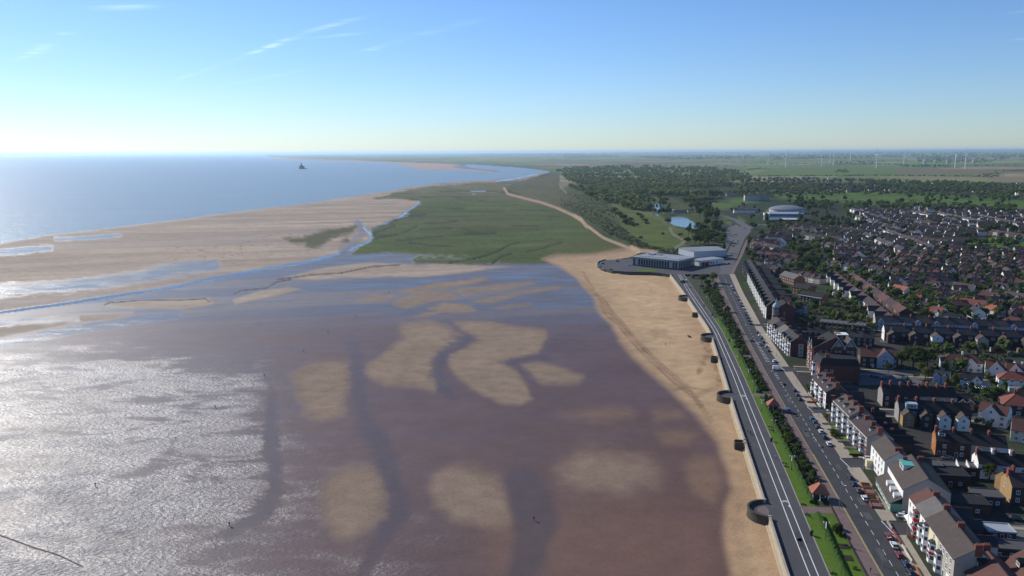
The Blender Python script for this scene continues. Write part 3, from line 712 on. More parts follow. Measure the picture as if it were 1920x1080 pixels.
# the seaward footway, garden strips and verges
foot = strip('footpath', 'gard', 'road', .13, PINK, thick=.16, label='pink paved footway between the gardens and the road', category='footpath', **S)
strip('garden_wall', 'gard', 'gard', .5, mat('low_brick_wall', (.055, .035, .028), .9, .3), da=-.35, db=0.0, thick=.6, y1=560, label='low dark wall edging the gardens beside the pink footway', category='wall')
strip('verge', 'edge', 'hedge', .10, GRASS, y1=560, da=.12, thick=.15, label='mown grass verge along the promenade', category='verge', **S)
PATHX = P1(1530, 955)[1]
strip('garden', 'hedge', 'gard', .05, GRASS, y1=PATHX, thick=.1, label='lawn of the sunken seafront garden with flower beds, nearest the camera', category='lawn', **S)
strip('garden', 'hedge', 'gard', .05, mat('shrubbery_soil', (.034, .046, .018), 1., .35, .7), y0=PATHX, y1=690, thick=.1, label='planted garden bed full of shrubs between promenade and road', category='garden', **S)
strip('garden', 'edge', 'gard', .045, mat('shrubbery_soil', (.034, .046, .018)), y0=560, y1=768, da=.12, thick=.1, label='far garden bed of shrubs and trees beside the leisure centre', category='garden', **S)
for (px, py), w in (((1520, 956), 2.6), ((1440, 741), 2.4), ((1400, 668), 2.)):       # crossing paths from promenade to footway
    x, y = P1(px, py)
    MB().prism([(sx('edge', y) + .05, y - w), (sx('gard', y), y - w - 1), (sx('gard', y), y + w - 1), (sx('edge', y) + .05, y + w)], .02, .128).build('garden_path', PINK, label='pink paved cross path beside the %s shelter' % ('red-roofed' if py > 900 else 'second' if py > 700 else 'third'), category='path', **S)
def hedge(y0, y1, label, h=1.25, w=1.9):
    ys = np.arange(y0, y1, 1.2); v = []; f = []
    for i, y in enumerate(ys):
        x = sx('hedge', y) - w + .2
        j = RNG.normal(0, .09, 8)
        ring = [(0 + j[0], .0), (.05 + j[1], h * .55), (.25 + j[2], h + j[3]), (w * .5, h + .1 + j[4]), (w - .2 + j[5], h + j[6]), (w + j[7], 0.0)]
        v += [(x + a, y, b + .05) for a, b in ring]
        if i:
            for k in range(5): f.append((6 * i - 6 + k, 6 * i - 6 + k + 1, 6 * i + k + 1, 6 * i + k))
    f.append(tuple(range(6))); n = len(v); f.append(tuple(range(n - 6, n))[::-1])
    mesh_obj('hedge', v, f, HEDGE, label=label, category='hedge', group='clipped hedges along the promenade')
hedge(150, PATHX - 4, 'clipped green hedge on the verge nearest the camera')
hedge(PATHX + 4.5, P1(1440, 741)[1] - 4, 'long clipped hedge between the red-roofed shelter and the second shelter')
hedge(P1(1440, 741)[1] + 4, 470, 'clipped hedge beyond the second shelter')
hedge(474, 560, 'far clipped hedge by the bend of the promenade')
# flower beds in the nearest lawn
for k, (px, py) in enumerate(((1583, 1025), (1590, 1047))):
    x, y = P1(px, py)
    b = MB().box(-1.3, -1.6, 0, 1.3, 1.6, .12)
    o = b.build('flower_bed', SOIL, loc=(x, y, .05), rz=math.radians(-10), label='small dark rectangular flower bed, the %s one, in the nearest lawn' % ('farther' if k == 0 else 'nearer'), category='flower bed')
# inland pavement, broken by the side streets
SIDE = []       # (name, y at kerb, half width)
for nm, px, py, hw in (('first', 1672, 989, 4.6), ('second', 1577, 868, 4.8), ('third', 1520, 768, 4.2), ('fourth', 1465, 692, 4.4), ('fifth', 1410, 610, 3.2)):
    SIDE.append((nm, P1(px, py)[1], hw))
cuts = sorted([(y - hw, y + hw) for _, y, hw in SIDE])
lo = 150
PN = ['nearest the camera', 'in front of the building with the teal dormer roof', 'in front of the long white terrace', 'beside the terrace with the painted gable', 'in front of the red brick hotel and white terrace', 'by the farthest seafront terrace']
for i, (a, b) in enumerate(cuts + [(768, 768)]):
    strip('pavement', 'kerb', 'pav', .13, PAVE, y0=lo, y1=a, thick=.15, step=min(2., (a - lo) / 4), label='pale paved footway %s' % PN[i], category='pavement', **S)
    lo = b
NRM = np.array([math.cos(math.radians(-11)), math.sin(math.radians(-11))])
def ribbon(name, pts, w, z, material, parent=None, thick=None, **props):
    """a road of even width along a line of ground points"""
    p = np.asarray(pts, float); d = np.gradient(p, axis=0); d /= np.hypot(d[:, 0], d[:, 1])[:, None]; nn = np.c_[-d[:, 1], d[:, 0]]
    a = p + nn * w / 2; b = p - nn * w / 2; v = []; f = []
    for i in range(len(p)):
        v += [(*a[i], z), (*b[i], z)]
        if i: f.append((2 * i - 2, 2 * i - 1, 2 * i + 1, 2 * i))
    return mesh_obj(name, v, f, material, parent, **props)
def dens(pts, n=6):
    p = np.asarray(pts, float); t = np.linspace(0, len(p) - 1, (len(p) - 1) * n + 1); i = np.arange(len(p))
    return np.c_[np.interp(t, i, p[:, 0]), np.interp(t, i, p[:, 1])]
for nm, y, hw in SIDE:
    x = sx('kerb', y)
    r = ribbon('side_street', [np.array([x - .3, y]) + NRM * t for t in (0, 25, 60, 110, 170)], hw * 2, .012, ASPH, label='side street running inland, the %s from the camera' % nm, category='street', **S)
    for side in (-1, 1):
        ribbon('pavement', [np.array([x + 7, y]) + NRM * t + side * (hw + .9) * np.array([-NRM[1], NRM[0]]) for t in (0, 25, 60, 110, 170)], 1.8, .12, PAVE, r)
    ribbon('give_way_line', [np.array([x + .25, y - hw]), np.array([x + .25 + .1, y]), np.array([x + .25 + .2, y + hw])], .25, .03, WHITEP, r)
# continuing road past the leisure centre to the roundabout and beyond
RD2 = P(*np.array([(1356, 516), (1362, 500), (1372, 480), (1380, 462), (1388, 446), (1399, 434), (1398, 424), (1386, 416), (1372, 410), (1356, 405), (1340, 402)]).T)
ribbon('road', dens(RD2), 13, .018, mat('asphalt_far', (.10, .095, .095), .9, .2), label='main road curving past the leisure centre towards the park', category='road', **S)
ribbon('road', dens(P(*np.array([(1399, 432), (1412, 424), (1425, 420), (1440, 423)]).T)), 9, .03, mat('asphalt_far', (.10, .095, .095)), label='short grey road branching towards the cinema building', category='road', **S)
ribbon('pavement', dens(P(*np.array([(1371, 517), (1378, 500), (1389, 480), (1396, 462), (1404, 446)]).T)), 3.5, .05, PINK, label='pink footway right of the road past the leisure centre', category='pavement', **S)
mesh_obj('car_park', [(*p, .03) for p in P(*np.array([(1360, 470), (1375, 450), (1386, 440), (1395, 428), (1380, 421), (1366, 426), (1355, 440), (1352, 462)]).T)], [tuple(range(8))], mat('asphalt_far', (.10, .095, .095)), label='grey car park in tree shade left of the far road', category='car park', **S)
# leisure centre forecourt
fc = P(*np.array([(1262, 517), (1238, 513.5), (1215, 511.5), (1175, 511), (1148, 509), (1128, 503.5), (1120, 497), (1122, 491.5), (1135, 487.5), (1185, 485), (1250, 486), (1345, 492), (1352, 508), (1340, 520)]).T)
mesh_obj('car_park', [(*p, .045) for p in fc], [tuple(range(len(fc)))[::-1]], PROMM, label='grey car park in front of the leisure centre', category='car park', **S)
wl = MB(); pts = fc[:9]
for a, b in zip(pts[:-1], pts[1:]):
    d = b - a; L_ = np.hypot(*d); d /= L_; n_ = np.array([-d[1], d[0]]) * .3
    wl.prism([tuple(a + n_), tuple(a - n_), tuple(b - n_), tuple(b + n_)][::1], -2.6, .95)
wl.build('retaining_wall', DARKSTONE, label='dark curved wall round the leisure centre car park', category='wall')
mesh_obj('lawn', [(*p, .06) for p in P(*np.array([(1190, 508), (1200, 505), (1225, 505), (1233, 508.5), (1215, 509.6)]).T)], [(0, 1, 2, 3, 4)], GRASS, label='small bright lawn in front of the leisure centre', category='lawn', **S)

# ------------------------------------------------------------------ sea wall with its bastions and steps
BAST = [(1416, 958, 6.6), (1357, 743, 6.6), (1326, 632, 7.2), (1278, 558, 7.2)]
BY = [P1(px, py)[1] for px, py, r in BAST]
STEPS = [(1390, 832), (1343, 672), (1305, 589)]
BN = ['nearest', 'second', 'third', 'farthest']
def wall_seg(y0, y1, label):
    ys = np.arange(y0, y1, 3.0); ys = np.append(ys, y1)
    prof = [(-.95, -2.9), (-.55, .0), (-.52, .98), (-.62, 1.0), (-.62, 1.16), (.10, 1.16), (.10, 1.0), (0.0, .98), (0.0, .0)]
    t = thing('sea_wall', label, 'sea wall', (sx('prom', (y0 + y1) / 2), (y0 + y1) / 2, 0))
    ox, oy = t.location.x, t.location.y
    v = []; f = []
    for i, y in enumerate(ys):
        x = sx('prom', y); v += [(x + a - ox, y - oy, b) for a, b in prof]
        if i:
            for k in range(len(prof) - 1): f.append((9 * (i - 1) + k, 9 * i + k, 9 * i + k + 1, 9 * (i - 1) + k + 1))
    f += [tuple(range(9))[::-1], tuple(range(len(v) - 9, len(v)))]
    mesh_obj('parapet', v, f, CONC, t)
    v = []; f = []
    for i, y in enumerate(ys):                                   # low concrete toe on the sand
        x = sx('prom', y); v += [(x - 1.5 - ox, y - oy, -2.4), (x - 1.4 - ox, y - oy, -1.75), (x - .8 - ox, y - oy, -1.7)]
        if i: f += [(3 * i - 3, 3 * i, 3 * i + 1, 3 * i - 2), (3 * i - 2, 3 * i + 1, 3 * i + 2, 3 * i - 1)]
    mesh_obj('toe', v, f, mat('toe_concrete', (.40, .33, .23), .9, .2), t)
lo = 150
segs = []
for y, (px, py, r) in zip(BY, BAST):
    segs.append((lo, y - r * .97)); lo = y + r * .97
segs.append((lo, P1(1260, 516)[1]))
for i, (a, b) in enumerate(segs):
    wall_seg(a, b, ['pale concrete sea wall nearest the camera, below the first bastion', 'pale sea wall between the nearest and second bastions', 'pale sea wall between the second and third bastions', 'pale sea wall between the third and farthest bastions', 'short far sea wall ending at the leisure centre'][i])
for i, ((px, py, r), y) in enumerate(zip(BAST, BY)):
    x = sx('prom', y); h = math.atan2(sx('prom', y + 5) - sx('prom', y - 5), 10)
    t = thing('bastion', 'dark stone half-round bastion on the sea wall, the %s' % (BN[i] + (' one' if i == 0 else ' from the camera' if i < 3 else ' one')), 'bastion', (x, y, 0), -h, 'half-round bastions of the sea wall')
    N_ = 20; th = np.linspace(math.pi / 2, 3 * math.pi / 2, N_)
    prof = [(r + .35, -3.0), (r, -.6), (r, .95), (r + .12, .97), (r + .12, 1.15), (r - .55, 1.15), (r - .55, .97), (r - .45, .95), (r - .45, .05)]
    v = []; f = []
    for j, a in enumerate(th):
        v += [(q * math.cos(a), q * math.sin(a), zz) for q, zz in prof]
        if j:
            for k in range(8): f.append((9 * j - 9 + k, 9 * j - 9 + k + 1, 9 * j + k + 1, 9 * j + k))
    f += [tuple(range(9)), tuple(range(len(v) - 9, len(v)))[::-1]]
    mesh_obj('parapet', v, f, DARKSTONE, t, smooth=False)
    mesh_obj('floor', [(0, r - .4, .062)] + [((r - .4) * math.cos(a), (r - .4) * math.sin(a), .062) for a in th] + [(0, -r + .4, .062)], [tuple(range(N_ + 2))], PROMM, t)
    v = [(0.5, 0, .068)] + [(3.4 * math.cos(a), 3.4 * math.sin(a), .068) for a in np.linspace(math.pi * .5, math.pi * 1.5, 14)]
    mesh_obj('paved_circle', v, [(0, k, k + 1) for k in range(1, 14)], PINK if i == 0 else PROMM, t)
    for s_ in (-1, 1): MB().box(-.75, s_ * (r - .2) - .4, 0, .35, s_ * (r - .2) + .4, 1.35).build('pier', CONC, t)
SN = ['nearest', 'middle', 'farthest']
for i, (px, py) in enumerate(STEPS):
    y = P1(px + 8, py)[1]; x = sx('prom', y); h = math.atan2(sx('prom', y + 5) - sx('prom', y - 5), 10)
    t = thing('beach_steps', 'dark walled flight of steps down to the sand, the %s of three' % SN[i], 'steps', (x, y, 0), -h, 'walled steps down to the beach')
    MB().box(-4.2, -1.9, -2.9, -.96, -1.5, 1.0).build('side_wall', DARKSTONE, t)
    MB().box(-4.2, 1.5, -2.9, -.96, 1.9, 1.0).build('side_wall', DARKSTONE, t)
    MB().box(-4.6, -1.9, -2.9, -4.21, 1.9, .6).build('end_wall', DARKSTONE, t)
    for k in range(10): MB().box(-3.9 + 0, -1.48 + k * .29, -2.9, -1.0, -1.48 + k * .29 + .285, .0 - k * .24).build('step', CONC, t)
    MB().box(-.75, -2.2, 0, .3, -1.6, 1.5).build('gate_pier', CONC, t); MB().box(-.75, 1.6, 0, .3, 2.2, 1.5).build('gate_pier', CONC, t)
# lake in the park
for pl, lb in zip(LAKE, ('blue boating lake seen between the trees', 'narrow blue arm of the lake behind the trees')):
    s = MATS.get('lake_water')
    if s is None:
        q = NT('lake_water'); q.set('Base Color', (.025, .05, .065)); q.set('Roughness', .12); q.set('Specular IOR Level', .3); q.set('IOR', 1.33); q.set('Normal', q.bump(q.noise(q.pos(), .5, 3), .25, .3)); s = MATS['lake_water'] = q.m
    pp = P(*np.array(pl).T); c = pp.mean(0)
    mesh_obj('lake', [(*(c + (p - c) * 1.25), -.45) for p in pp], [tuple(range(len(pp)))[::-1]], s, label=lb, category='lake', **S)

# repairs in the tarmac
rp = random.Random(5); PATCH_M = [mat('tar_patch_dark', (.052, .051, .054), .9, .15, 1.), mat('tar_patch_pale', (.082, .079, .079), .9, .15, 1.)]
for k in range(26):
    y = rp.uniform(190, 520); x = sx('road', y) + rp.uniform(1.6, 8.2); MB().box(-rp.uniform(.4, 1.2), -rp.uniform(.8, 4), 0, rp.uniform(.4, 1.2), rp.uniform(.8, 4), .003).build('tar_patch', PATCH_M[k % 2], road, (x, y, .021), math.radians(-9))
    y = rp.uniform(190, 520); x = sx('prom', y) + rp.uniform(2, 10); MB().box(-rp.uniform(.3, 1.), -rp.uniform(.5, 5), 0, rp.uniform(.3, 1.), rp.uniform(.5, 5), .003).build('tar_patch', PATCH_M[k % 2], prom, (x, y, .061), math.radians(-9))
for k in range(30):
    y = 170 + k * 16.; MB().box(.2, -.04, 0, sx('edge', y) - sx('prom', y) - .3, .04, .002).build('joint', PATCH_M[0], prom, (sx('prom', y), y, .0605), math.radians(-2))
# ------------------------------------------------------------------ house kit
def brick(name, c, var=.3): return mat(name, c, .9, var, .7, .2, fine=6.)
W = dict(
 white=mat('white_render', (.74, .72, .67), .85, .07, .4), cream=mat('cream_render', (.62, .55, .36), .85, .08, .4), grey=mat('grey_render', (.27, .255, .25), .9, .1, .4),
 red=brick('red_brick', (.115, .042, .035)), dark=brick('dark_brick', (.062, .040, .036)), buff=brick('buff_brick', (.33, .215, .10), .2), orange=brick('orange_brick', (.33, .135, .055), .22),
 brown=brick('brown_brick', (.080, .054, .044)), pebble=mat('pebbledash', (.36, .33, .28), .95, .12, .5), blue=mat('blue_and_shaded_white_render', (.36, .42, .52), .85, .1, .5))  # blue: pale blue render, also white walls with shade put into the colour
def rooftile(name, c, var=.22): return mat(name, c, .85, var, .5, .25, fine=3.2)
RF = dict(slate=rooftile('slate', (.040, .039, .043)), black=rooftile('black_tile', (.020, .019, .021)), brown=rooftile('brown_tile', (.072, .057, .049)), red=rooftile('red_tile', (.185, .060, .042)),
          terra=rooftile('orange_tile', (.30, .105, .062)), plum=rooftile('plum_tile', (.052, .036, .037)), grey=rooftile('grey_tile', (.125, .115, .108)), rust=rooftile('rust_tile', (.105, .050, .040)),
          felt=mat('roof_felt', (.075, .072, .075), .95, .2, .4), metal=mat('pale_metal_roof', (.33, .35, .37), .5, .1, .15))
FRAME = mat('white_window_frame', (.78, .77, .74), .6, .04, 1.)
def glass_mat():
    s = NT('window_glass'); s.set('Base Color', (.035, .042, .052)); s.set('Roughness', .12); s.set('Specular IOR Level', .6)
    return s.m
GLASS = glass_mat()
REDP = mat('red_paint', (.36, .028, .022), .6, .12, 1.)
STONE = mat('pale_stone_trim', (.52, .47, .38), .9, .12, .6)
CH = brick('chimney_brick', (.20, .062, .045), .25); POT = mat('chimney_pot', (.32, .15, .09), .9, .15, 2.)
WHITECH = W['white']

def win_mesh(name, sill, bars):
    m = MB()
    m.add([(-.5, .012, 0), (.5, .012, 0), (.5, .012, 1), (-.5, .012, 1)], [(0, 3, 2, 1)], 1)
    f = .085
    for x0, x1, z0, z1 in ((-.5, -.5 + f, 0, 1), (.5 - f, .5, 0, 1), (-.5 + f, .5 - f, 0, f * .9), (-.5 + f, .5 - f, 1 - f * .9, 1)): m.box(x0, -.01, z0, x1, .07, z1)
    for b in bars:
        if b[0] == 'v': m.box(b[1] - .03, 0, f * .9, b[1] + .03, .055, 1 - f * .9)
        else: m.box(-.5 + f, 0, b[1] - .028, .5 - f, .05, b[1] + .028)
    if sill: m.box(-.56, -.01, -.07, .56, .14, -.005, 2)
    return m.mesh(name, [FRAME, GLASS, STONE])
WIN = [win_mesh('sash_window', True, [('h', .5)]), win_mesh('casement_window', True, [('v', 0), ('h', .68)]), win_mesh('wide_window', True, [('v', -.18), ('v', .18)]), win_mesh('plain_window', False, [])]
def door_mesh(m_):
    m = MB(); m.box(-.5, 0, 0, .5, .05, 1, 0); m.box(-.6, 0, 0, -.505, .08, 1.04, 1); m.box(.505, 0, 0, .6, .08, 1.04, 1); m.box(-.5, 0, 1.005, .5, .08, 1.08, 1)
    m.box(-.3, .052, .55, .3, .06, .9, 2)
    return m.mesh('door', [m_, FRAME, GLASS])
DOORS = [door_mesh(REDP), door_mesh(mat('dark_green_paint', (.02, .07, .04), .6, .1, 1.)), door_mesh(mat('black_paint', (.02, .02, .022), .5, .1, 1.)), door_mesh(FRAME), door_mesh(mat('blue_paint', (.03, .06, .16), .6, .1, 1.))]
_c = {}
def cached(key, fn):
    if key not in _c: _c[key] = fn()
    return _c[key]
def wall_me(L, D, ze, rh, kind, wm, gm=None):
    def go():
        a, b = L / 2, D / 2; m = MB()
        if kind == 'gable':
            v = [(-a, -b, -.3), (a, -b, -.3), (a, b, -.3), (-a, b, -.3), (-a, -b, ze), (a, -b, ze), (a, b, ze), (-a, b, ze), (-a, 0, ze + rh), (a, 0, ze + rh)]
            m.add(v, [(0, 1, 5, 4), (2, 3, 7, 6), (4, 5, 9, 8), (6, 7, 8, 9)])
            m.add(v, [(1, 2, 6, 9, 5), (3, 0, 4, 8, 7)], 1 if gm else 0)
        else:
            m.box(-a, -b, -.3, a, b, ze)
        return m.mesh('wall', [wm] + ([gm] if gm else []))
    return cached(('w', round(L, 1), round(D, 1), round(ze, 1), round(rh, 1), kind, wm.name, gm.name if gm else 0), go)
def roof_me(L, D, ze, rh, kind, rm, ov=.35, t=.16, ovx=.25):
    def go():
        a, b = L / 2 + ovx, D / 2 + ov; m = MB(); s = rh / (D / 2); e = ze - ov * s; r = ze + rh
        if kind == 'gable':
            v = [(-a, -b, e), (a, -b, e), (a, 0, r), (-a, 0, r), (-a, b, e), (a, b, e)]
            v += [(x, y, z + t) for x, y, z in v]
            m.add(v, [(6, 7, 8, 9), (9, 8, 11, 10), (1, 0, 3, 2), (2, 3, 4, 5), (0, 1, 7, 6), (5, 4, 10, 11), (1, 2, 8, 7), (2, 5, 11, 8), (3, 0, 6, 9), (4, 3, 9, 10)])
            m.box(-a, -.14, r + t - .03, a, .14, r + t + .09)
        elif kind == 'hip':
            k = min(D / 2, L / 2 * .9); a2 = L / 2 + ov
            v = [(-a2, -b, e), (a2, -b, e), (a2, b, e), (-a2, b, e), (-a2 + k + ov, 0, r), (a2 - k - ov, 0, r)]
            n = [(x, y, z - t) for x, y, z in v[:4]]
            m.add(v + n, [(0, 1, 5, 4), (1, 2, 5), (2, 3, 4, 5), (3, 0, 4), (0, 6, 7, 1), (1, 7, 8, 2), (2, 8, 9, 3), (3, 9, 6, 0), (6, 9, 8, 7)])
            m.tube((-a2 + k + ov, 0, r), (a2 - k - ov, 0, r), .12, .12, 5)
            for p, q in (((-a2, -b), -1), ((-a2, b), -1), ((a2, -b), 1), ((a2, b), 1)): m.tube((p[0], p[1], e), (q * (a2 - k - ov), 0, r), .1, .1, 5)
        elif kind == 'mansard':
            c = 1.5
            v = [(-a, -b, ze), (a, -b, ze), (a, b, ze), (-a, b, ze), (-a + c, -b + c, ze + rh), (a - c, -b + c, ze + rh), (a - c, b - c, ze + rh), (-a + c, b - c, ze + rh)]
            m.add(v, [(3, 2, 1, 0), (4, 5, 6, 7), (0, 1, 5, 4), (1, 2, 6, 5), (2, 3, 7, 6), (3, 0, 4, 7)])
        else:
            m.box(-a + .2, -b + .25, ze, a - .2, b - .25, ze + .15)
            for q in ((-a + .1, -b + .1, a - .1, -b + .38), (-a + .1, b - .38, a - .1, b - .1), (-a + .1, -b + .38, -a + .38, b - .38), (a - .38, -b + .38, a - .1, b - .38)): m.box(q[0], q[1], ze - .1, q[2], q[3], ze + .42)
        return m.mesh('roof', [rm])
    return cached(('r', round(L, 1), round(D, 1), round(ze, 1), round(rh, 1), kind, rm.name, ov, ovx), go)
def chim_me(w, d, h, cm, pots):
    def go():
        m = MB(); m.box(-w / 2, -d / 2, -1.6, w / 2, d / 2, h - .25); m.box(-w / 2 - .08, -d / 2 - .08, h - .25, w / 2 + .08, d / 2 + .08, h)
        return m.mesh('chimney', [cm])
    return cached(('c', w, d, h, cm.name, pots), go)
POTME = MB().lathe([(.15, 0), (.12, .3), (.15, .34), (.12, .5)], 7).mesh('chimney_pot', [POT])

class House:
    def __init__(s, label, x, y, rz, L, D, ze, rh, kind='gable', wall='red', roof='slate', cat='house', group=None, name='house', gable=None, z=0., ov=.35, ovx=.25):
        s.t = thing(name, label, cat, (x, y, z), rz, group); s.L, s.D, s.ze, s.rh, s.kind = L, D, ze, rh, kind
        s.wm = W[wall]; s.rm = RF[roof]
        s.wall = link('wall', wall_me(L, D, ze, rh, kind, s.wm, W[gable] if gable else None), s.t)
        s.roof = link('roof', roof_me(L, D, ze, rh, kind, s.rm, ov, .16, ovx), s.t)
    def face(s, f, u, z, out=.0):
        if f == 'F': return (u, s.D / 2 + out, z), 0.0
        if f == 'B': return (-u, -s.D / 2 - out, z), math.pi
        if f == 'L': return (-s.L / 2 - out, u, z), math.pi / 2
        return (s.L / 2 + out, -u, z), -math.pi / 2
    def win(s, f, us, z, w=1.1, h=1.5, k=0, parent=None):
        for u in us:
            p, r = s.face(f, u, z); o = link('window', WIN[k], parent or s.t, p, r, (w, 1, h))
        return s
    def door(s, f, u, k=0, w=.95, h=2.05):
        p, r = s.face(f, u, 0.02); link('door', DOORS[k % 5], s.t, p, r, (w, 1, h)); return s
    def chimney(s, u, y=0., w=.7, d=1.5, h=1.5, m=None, pots=3):
        z = s.ze + s.rh * (1 - abs(y) / (s.D / 2)) if s.kind != 'flat' else s.ze
        c = link('chimney', chim_me(w, d, h, m or CH, pots), s.t, (u, y, z))
        for i in range(pots): link('chimney_pot', POTME, c, (0, (i - (pots - 1) / 2) * d / max(pots, 1), h - .02))
        return s
    def wing(s, u, w, d, ze, rh, side='B', wall=None, roof=None, kind='gable', name='rear_wing', wins=True):
        """a lower range at right angles, its ridge running away from the main wall"""
        sg = -1 if side == 'B' else 1
        wm = W[wall] if wall else s.wm; rm = RF[roof] if roof else s.rm
        o = link(name, wall_me(d, w, ze, rh, kind, wm), s.t, (u, sg * (s.D / 2 + d / 2), 0), math.pi / 2)
        link('wing_roof', roof_me(d, w, ze, rh, kind, rm, .25, .16, .12), o)
        if wins:
            x = -sg * -d / 2
            ends = -d / 2 if sg < 0 else d / 2
            for zz in ((1.0, 3.9) if ze > 4.6 else (1.,)):
                link('window', WIN[1], o, (ends + (-.0 if sg < 0 else .0), 0, zz), math.pi / 2 if sg < 0 else -math.pi / 2, (1.1, 1, 1.25))
        return o
    def bay(s, f, u, w, d, h, z=0., wm=None, roofm=None, storeys=1, band=None, cap='hip'):
        """canted bay with its windows"""
        p, r = s.face(f, u, 0); wm = wm or FRAME
        b = link('bay_window', cached(('bay', w, d, h, z, wm.name), lambda: MB().prism([(-w / 2, -.02), (w / 2, -.02), (w / 2 - d * .7, d), (-w / 2 + d * .7, d)][::-1], z, h).mesh('bay_window', [wm])), s.t, p, r)
        hh = (h - z) / storeys
        for k in range(storeys):
            zz = z + k * hh + hh * .34
            link('window', WIN[3], b, (0, d, zz), 0, (w - d * 1.5, 1, hh * .5))
            for sg in (-1, 1):
                a = math.atan2(d, d * .7); ln = math.hypot(d, d * .7)
                link('window', WIN[3], b, (sg * (w / 2 - d * .35), d * .5, zz), -sg * a, (ln * .78, 1, hh * .5))
            if band and k == 0: link('band', MB().prism([(-w / 2 - .02, 0.), (w / 2 + .02, 0.), (w / 2 - d * .7 + .02, d + .04), (-w / 2 + d * .7 - .02, d + .04)][::-1], z + hh - .4, z + hh + .45).mesh('band', [band]), b)
        rm = roofm or RF['slate']
        link('bay_roof', cached(('bayr', w, d, h, rm.name), lambda: MB().add([(-w / 2 - .15, 0, h), (w / 2 + .15, 0, h), (w / 2 - d * .7 + .1, d + .15, h), (-w / 2 + d * .7 - .1, d + .15, h), (-w / 4, 0, h + .8), (w / 4, 0, h + .8)], [(0, 1, 2, 3), (3, 2, 5, 4), (0, 3, 4), (2, 1, 5), (1, 0, 4, 5)]).mesh('bay_roof', [rm])), b)
        return s
    def dormer(s, f, u, w=1.6, h=1.5, roofm=None, y=.45, wm=None):
        """gabled dormer on the roof slope"""
        sg = 1 if f == 'F' else -1; yy = sg * s.D / 2 * (1 - y * .35); z = s.ze + s.rh * y * .35; d = min(h * 1.5 * (s.D / 2) / s.rh * .7, s.D / 2)
        wm = wm or FRAME
        o = link('dormer', cached(('dm', w, h, round(d, 1), wm.name), lambda: MB().box(-w / 2, -d, 0, w / 2, 0, h).mesh('dormer', [wm])), s.t, (u, yy, z), 0 if sg > 0 else math.pi)
        rm = roofm or s.rm
        link('dormer_roof', cached(('dr', w, h, round(d, 1), rm.name), lambda: MB().add([(-w / 2 - .2, .2, h - .05), (w / 2 + .2, .2, h - .05), (0, .2, h + w * .42), (-w / 2 - .2, -d, h - .05), (w / 2 + .2, -d, h - .05), (0, -d, h + w * .42)], [(0, 1, 2), (0, 2, 5, 3), (1, 4, 5, 2), (3, 5, 4), (0, 3, 4, 1)]).mesh('dormer_roof', [rm])), o)
        link('window', WIN[1], o, (0, 0, .25), 0, (w * .8, 1, h * .75))
        return s
    def crossgable(s, f, u, w, rh, out=.25, wm=None, z=None, roofm=None, ze=None, win=True, trim=True):
        """gable facing out over the eaves, with its own little roof running back into the slope"""
        sg = 1 if f == 'F' else -1; ze = ze if ze is not None else s.ze; d = s.D / 2 + out; wm = wm or s.wm; rm = roofm or s.rm
        o = link('front_gable', cached(('cg', round(w, 1), round(rh, 1), round(d, 1), round(ze, 1), wm.name), lambda: MB().add([(-w / 2, d, -.2), (w / 2, d, -.2), (w / 2, d, ze), (0, d, ze + rh), (-w / 2, d, ze), (-w / 2, 0, -.2), (w / 2, 0, -.2), (w / 2, 0, ze), (0, 0, ze + rh), (-w / 2, 0, ze)], [(4, 3, 2, 1, 0), (0, 5, 9, 4), (1, 2, 7, 6)]).mesh('front_gable', [wm])), s.t, (u, 0, 0), 0 if sg > 0 else math.pi)
        t = .15; e = ze - .12
        link('gable_roof', cached(('cgr', round(w, 1), round(rh, 1), round(d, 1), round(ze, 1), rm.name), lambda: MB().add([(-w / 2 - .25, d + .3, e), (0, d + .3, ze + rh + .05), (w / 2 + .25, d + .3, e), (-w / 2 - .25, 0, e), (0, 0, ze + rh + .05), (w / 2 + .25, 0, e), (-w / 2 - .25, d + .3, e + t), (0, d + .3, ze + rh + .05 + t), (w / 2 + .25, d + .3, e + t), (-w / 2 - .25, 0, e + t), (0, 0, ze + rh + .05 + t), (w / 2 + .25, 0, e + t)],
             [(6, 7, 10, 9), (7, 8, 11, 10), (0, 3, 4, 1), (1, 4, 5, 2), (0, 1, 7, 6), (1, 2, 8, 7), (0, 6, 9, 3), (2, 5, 11, 8)]).mesh('gable_roof', [rm])), o)
        if trim: link('bargeboard', cached(('bb', round(w, 1), round(rh, 1), round(d, 1), round(ze, 1)), lambda: MB().add([(-w / 2 - .28, d + .31, e - .15), (0, d + .31, ze + rh - .1), (w / 2 + .28, d + .31, e - .15), (w / 2 + .28, d + .31, e + .2), (0, d + .31, ze + rh + .3), (-w / 2 - .28, d + .31, e + .2)], [(0, 5, 4, 1), (1, 4, 3, 2)]).mesh('bargeboard', [FRAME])), o)
        if win:
            n = max(1, int(ze // 2.9))
            for k in range(n): link('window', WIN[1], o, (0, d, .9 + k * 2.8), 0, (w * .42, 1, 1.5))
            if rh > 1.8: link('window', WIN[0], o, (0, d, ze + .15), 0, (min(1., w * .25), 1, min(1.2, rh * .4)))
        return o

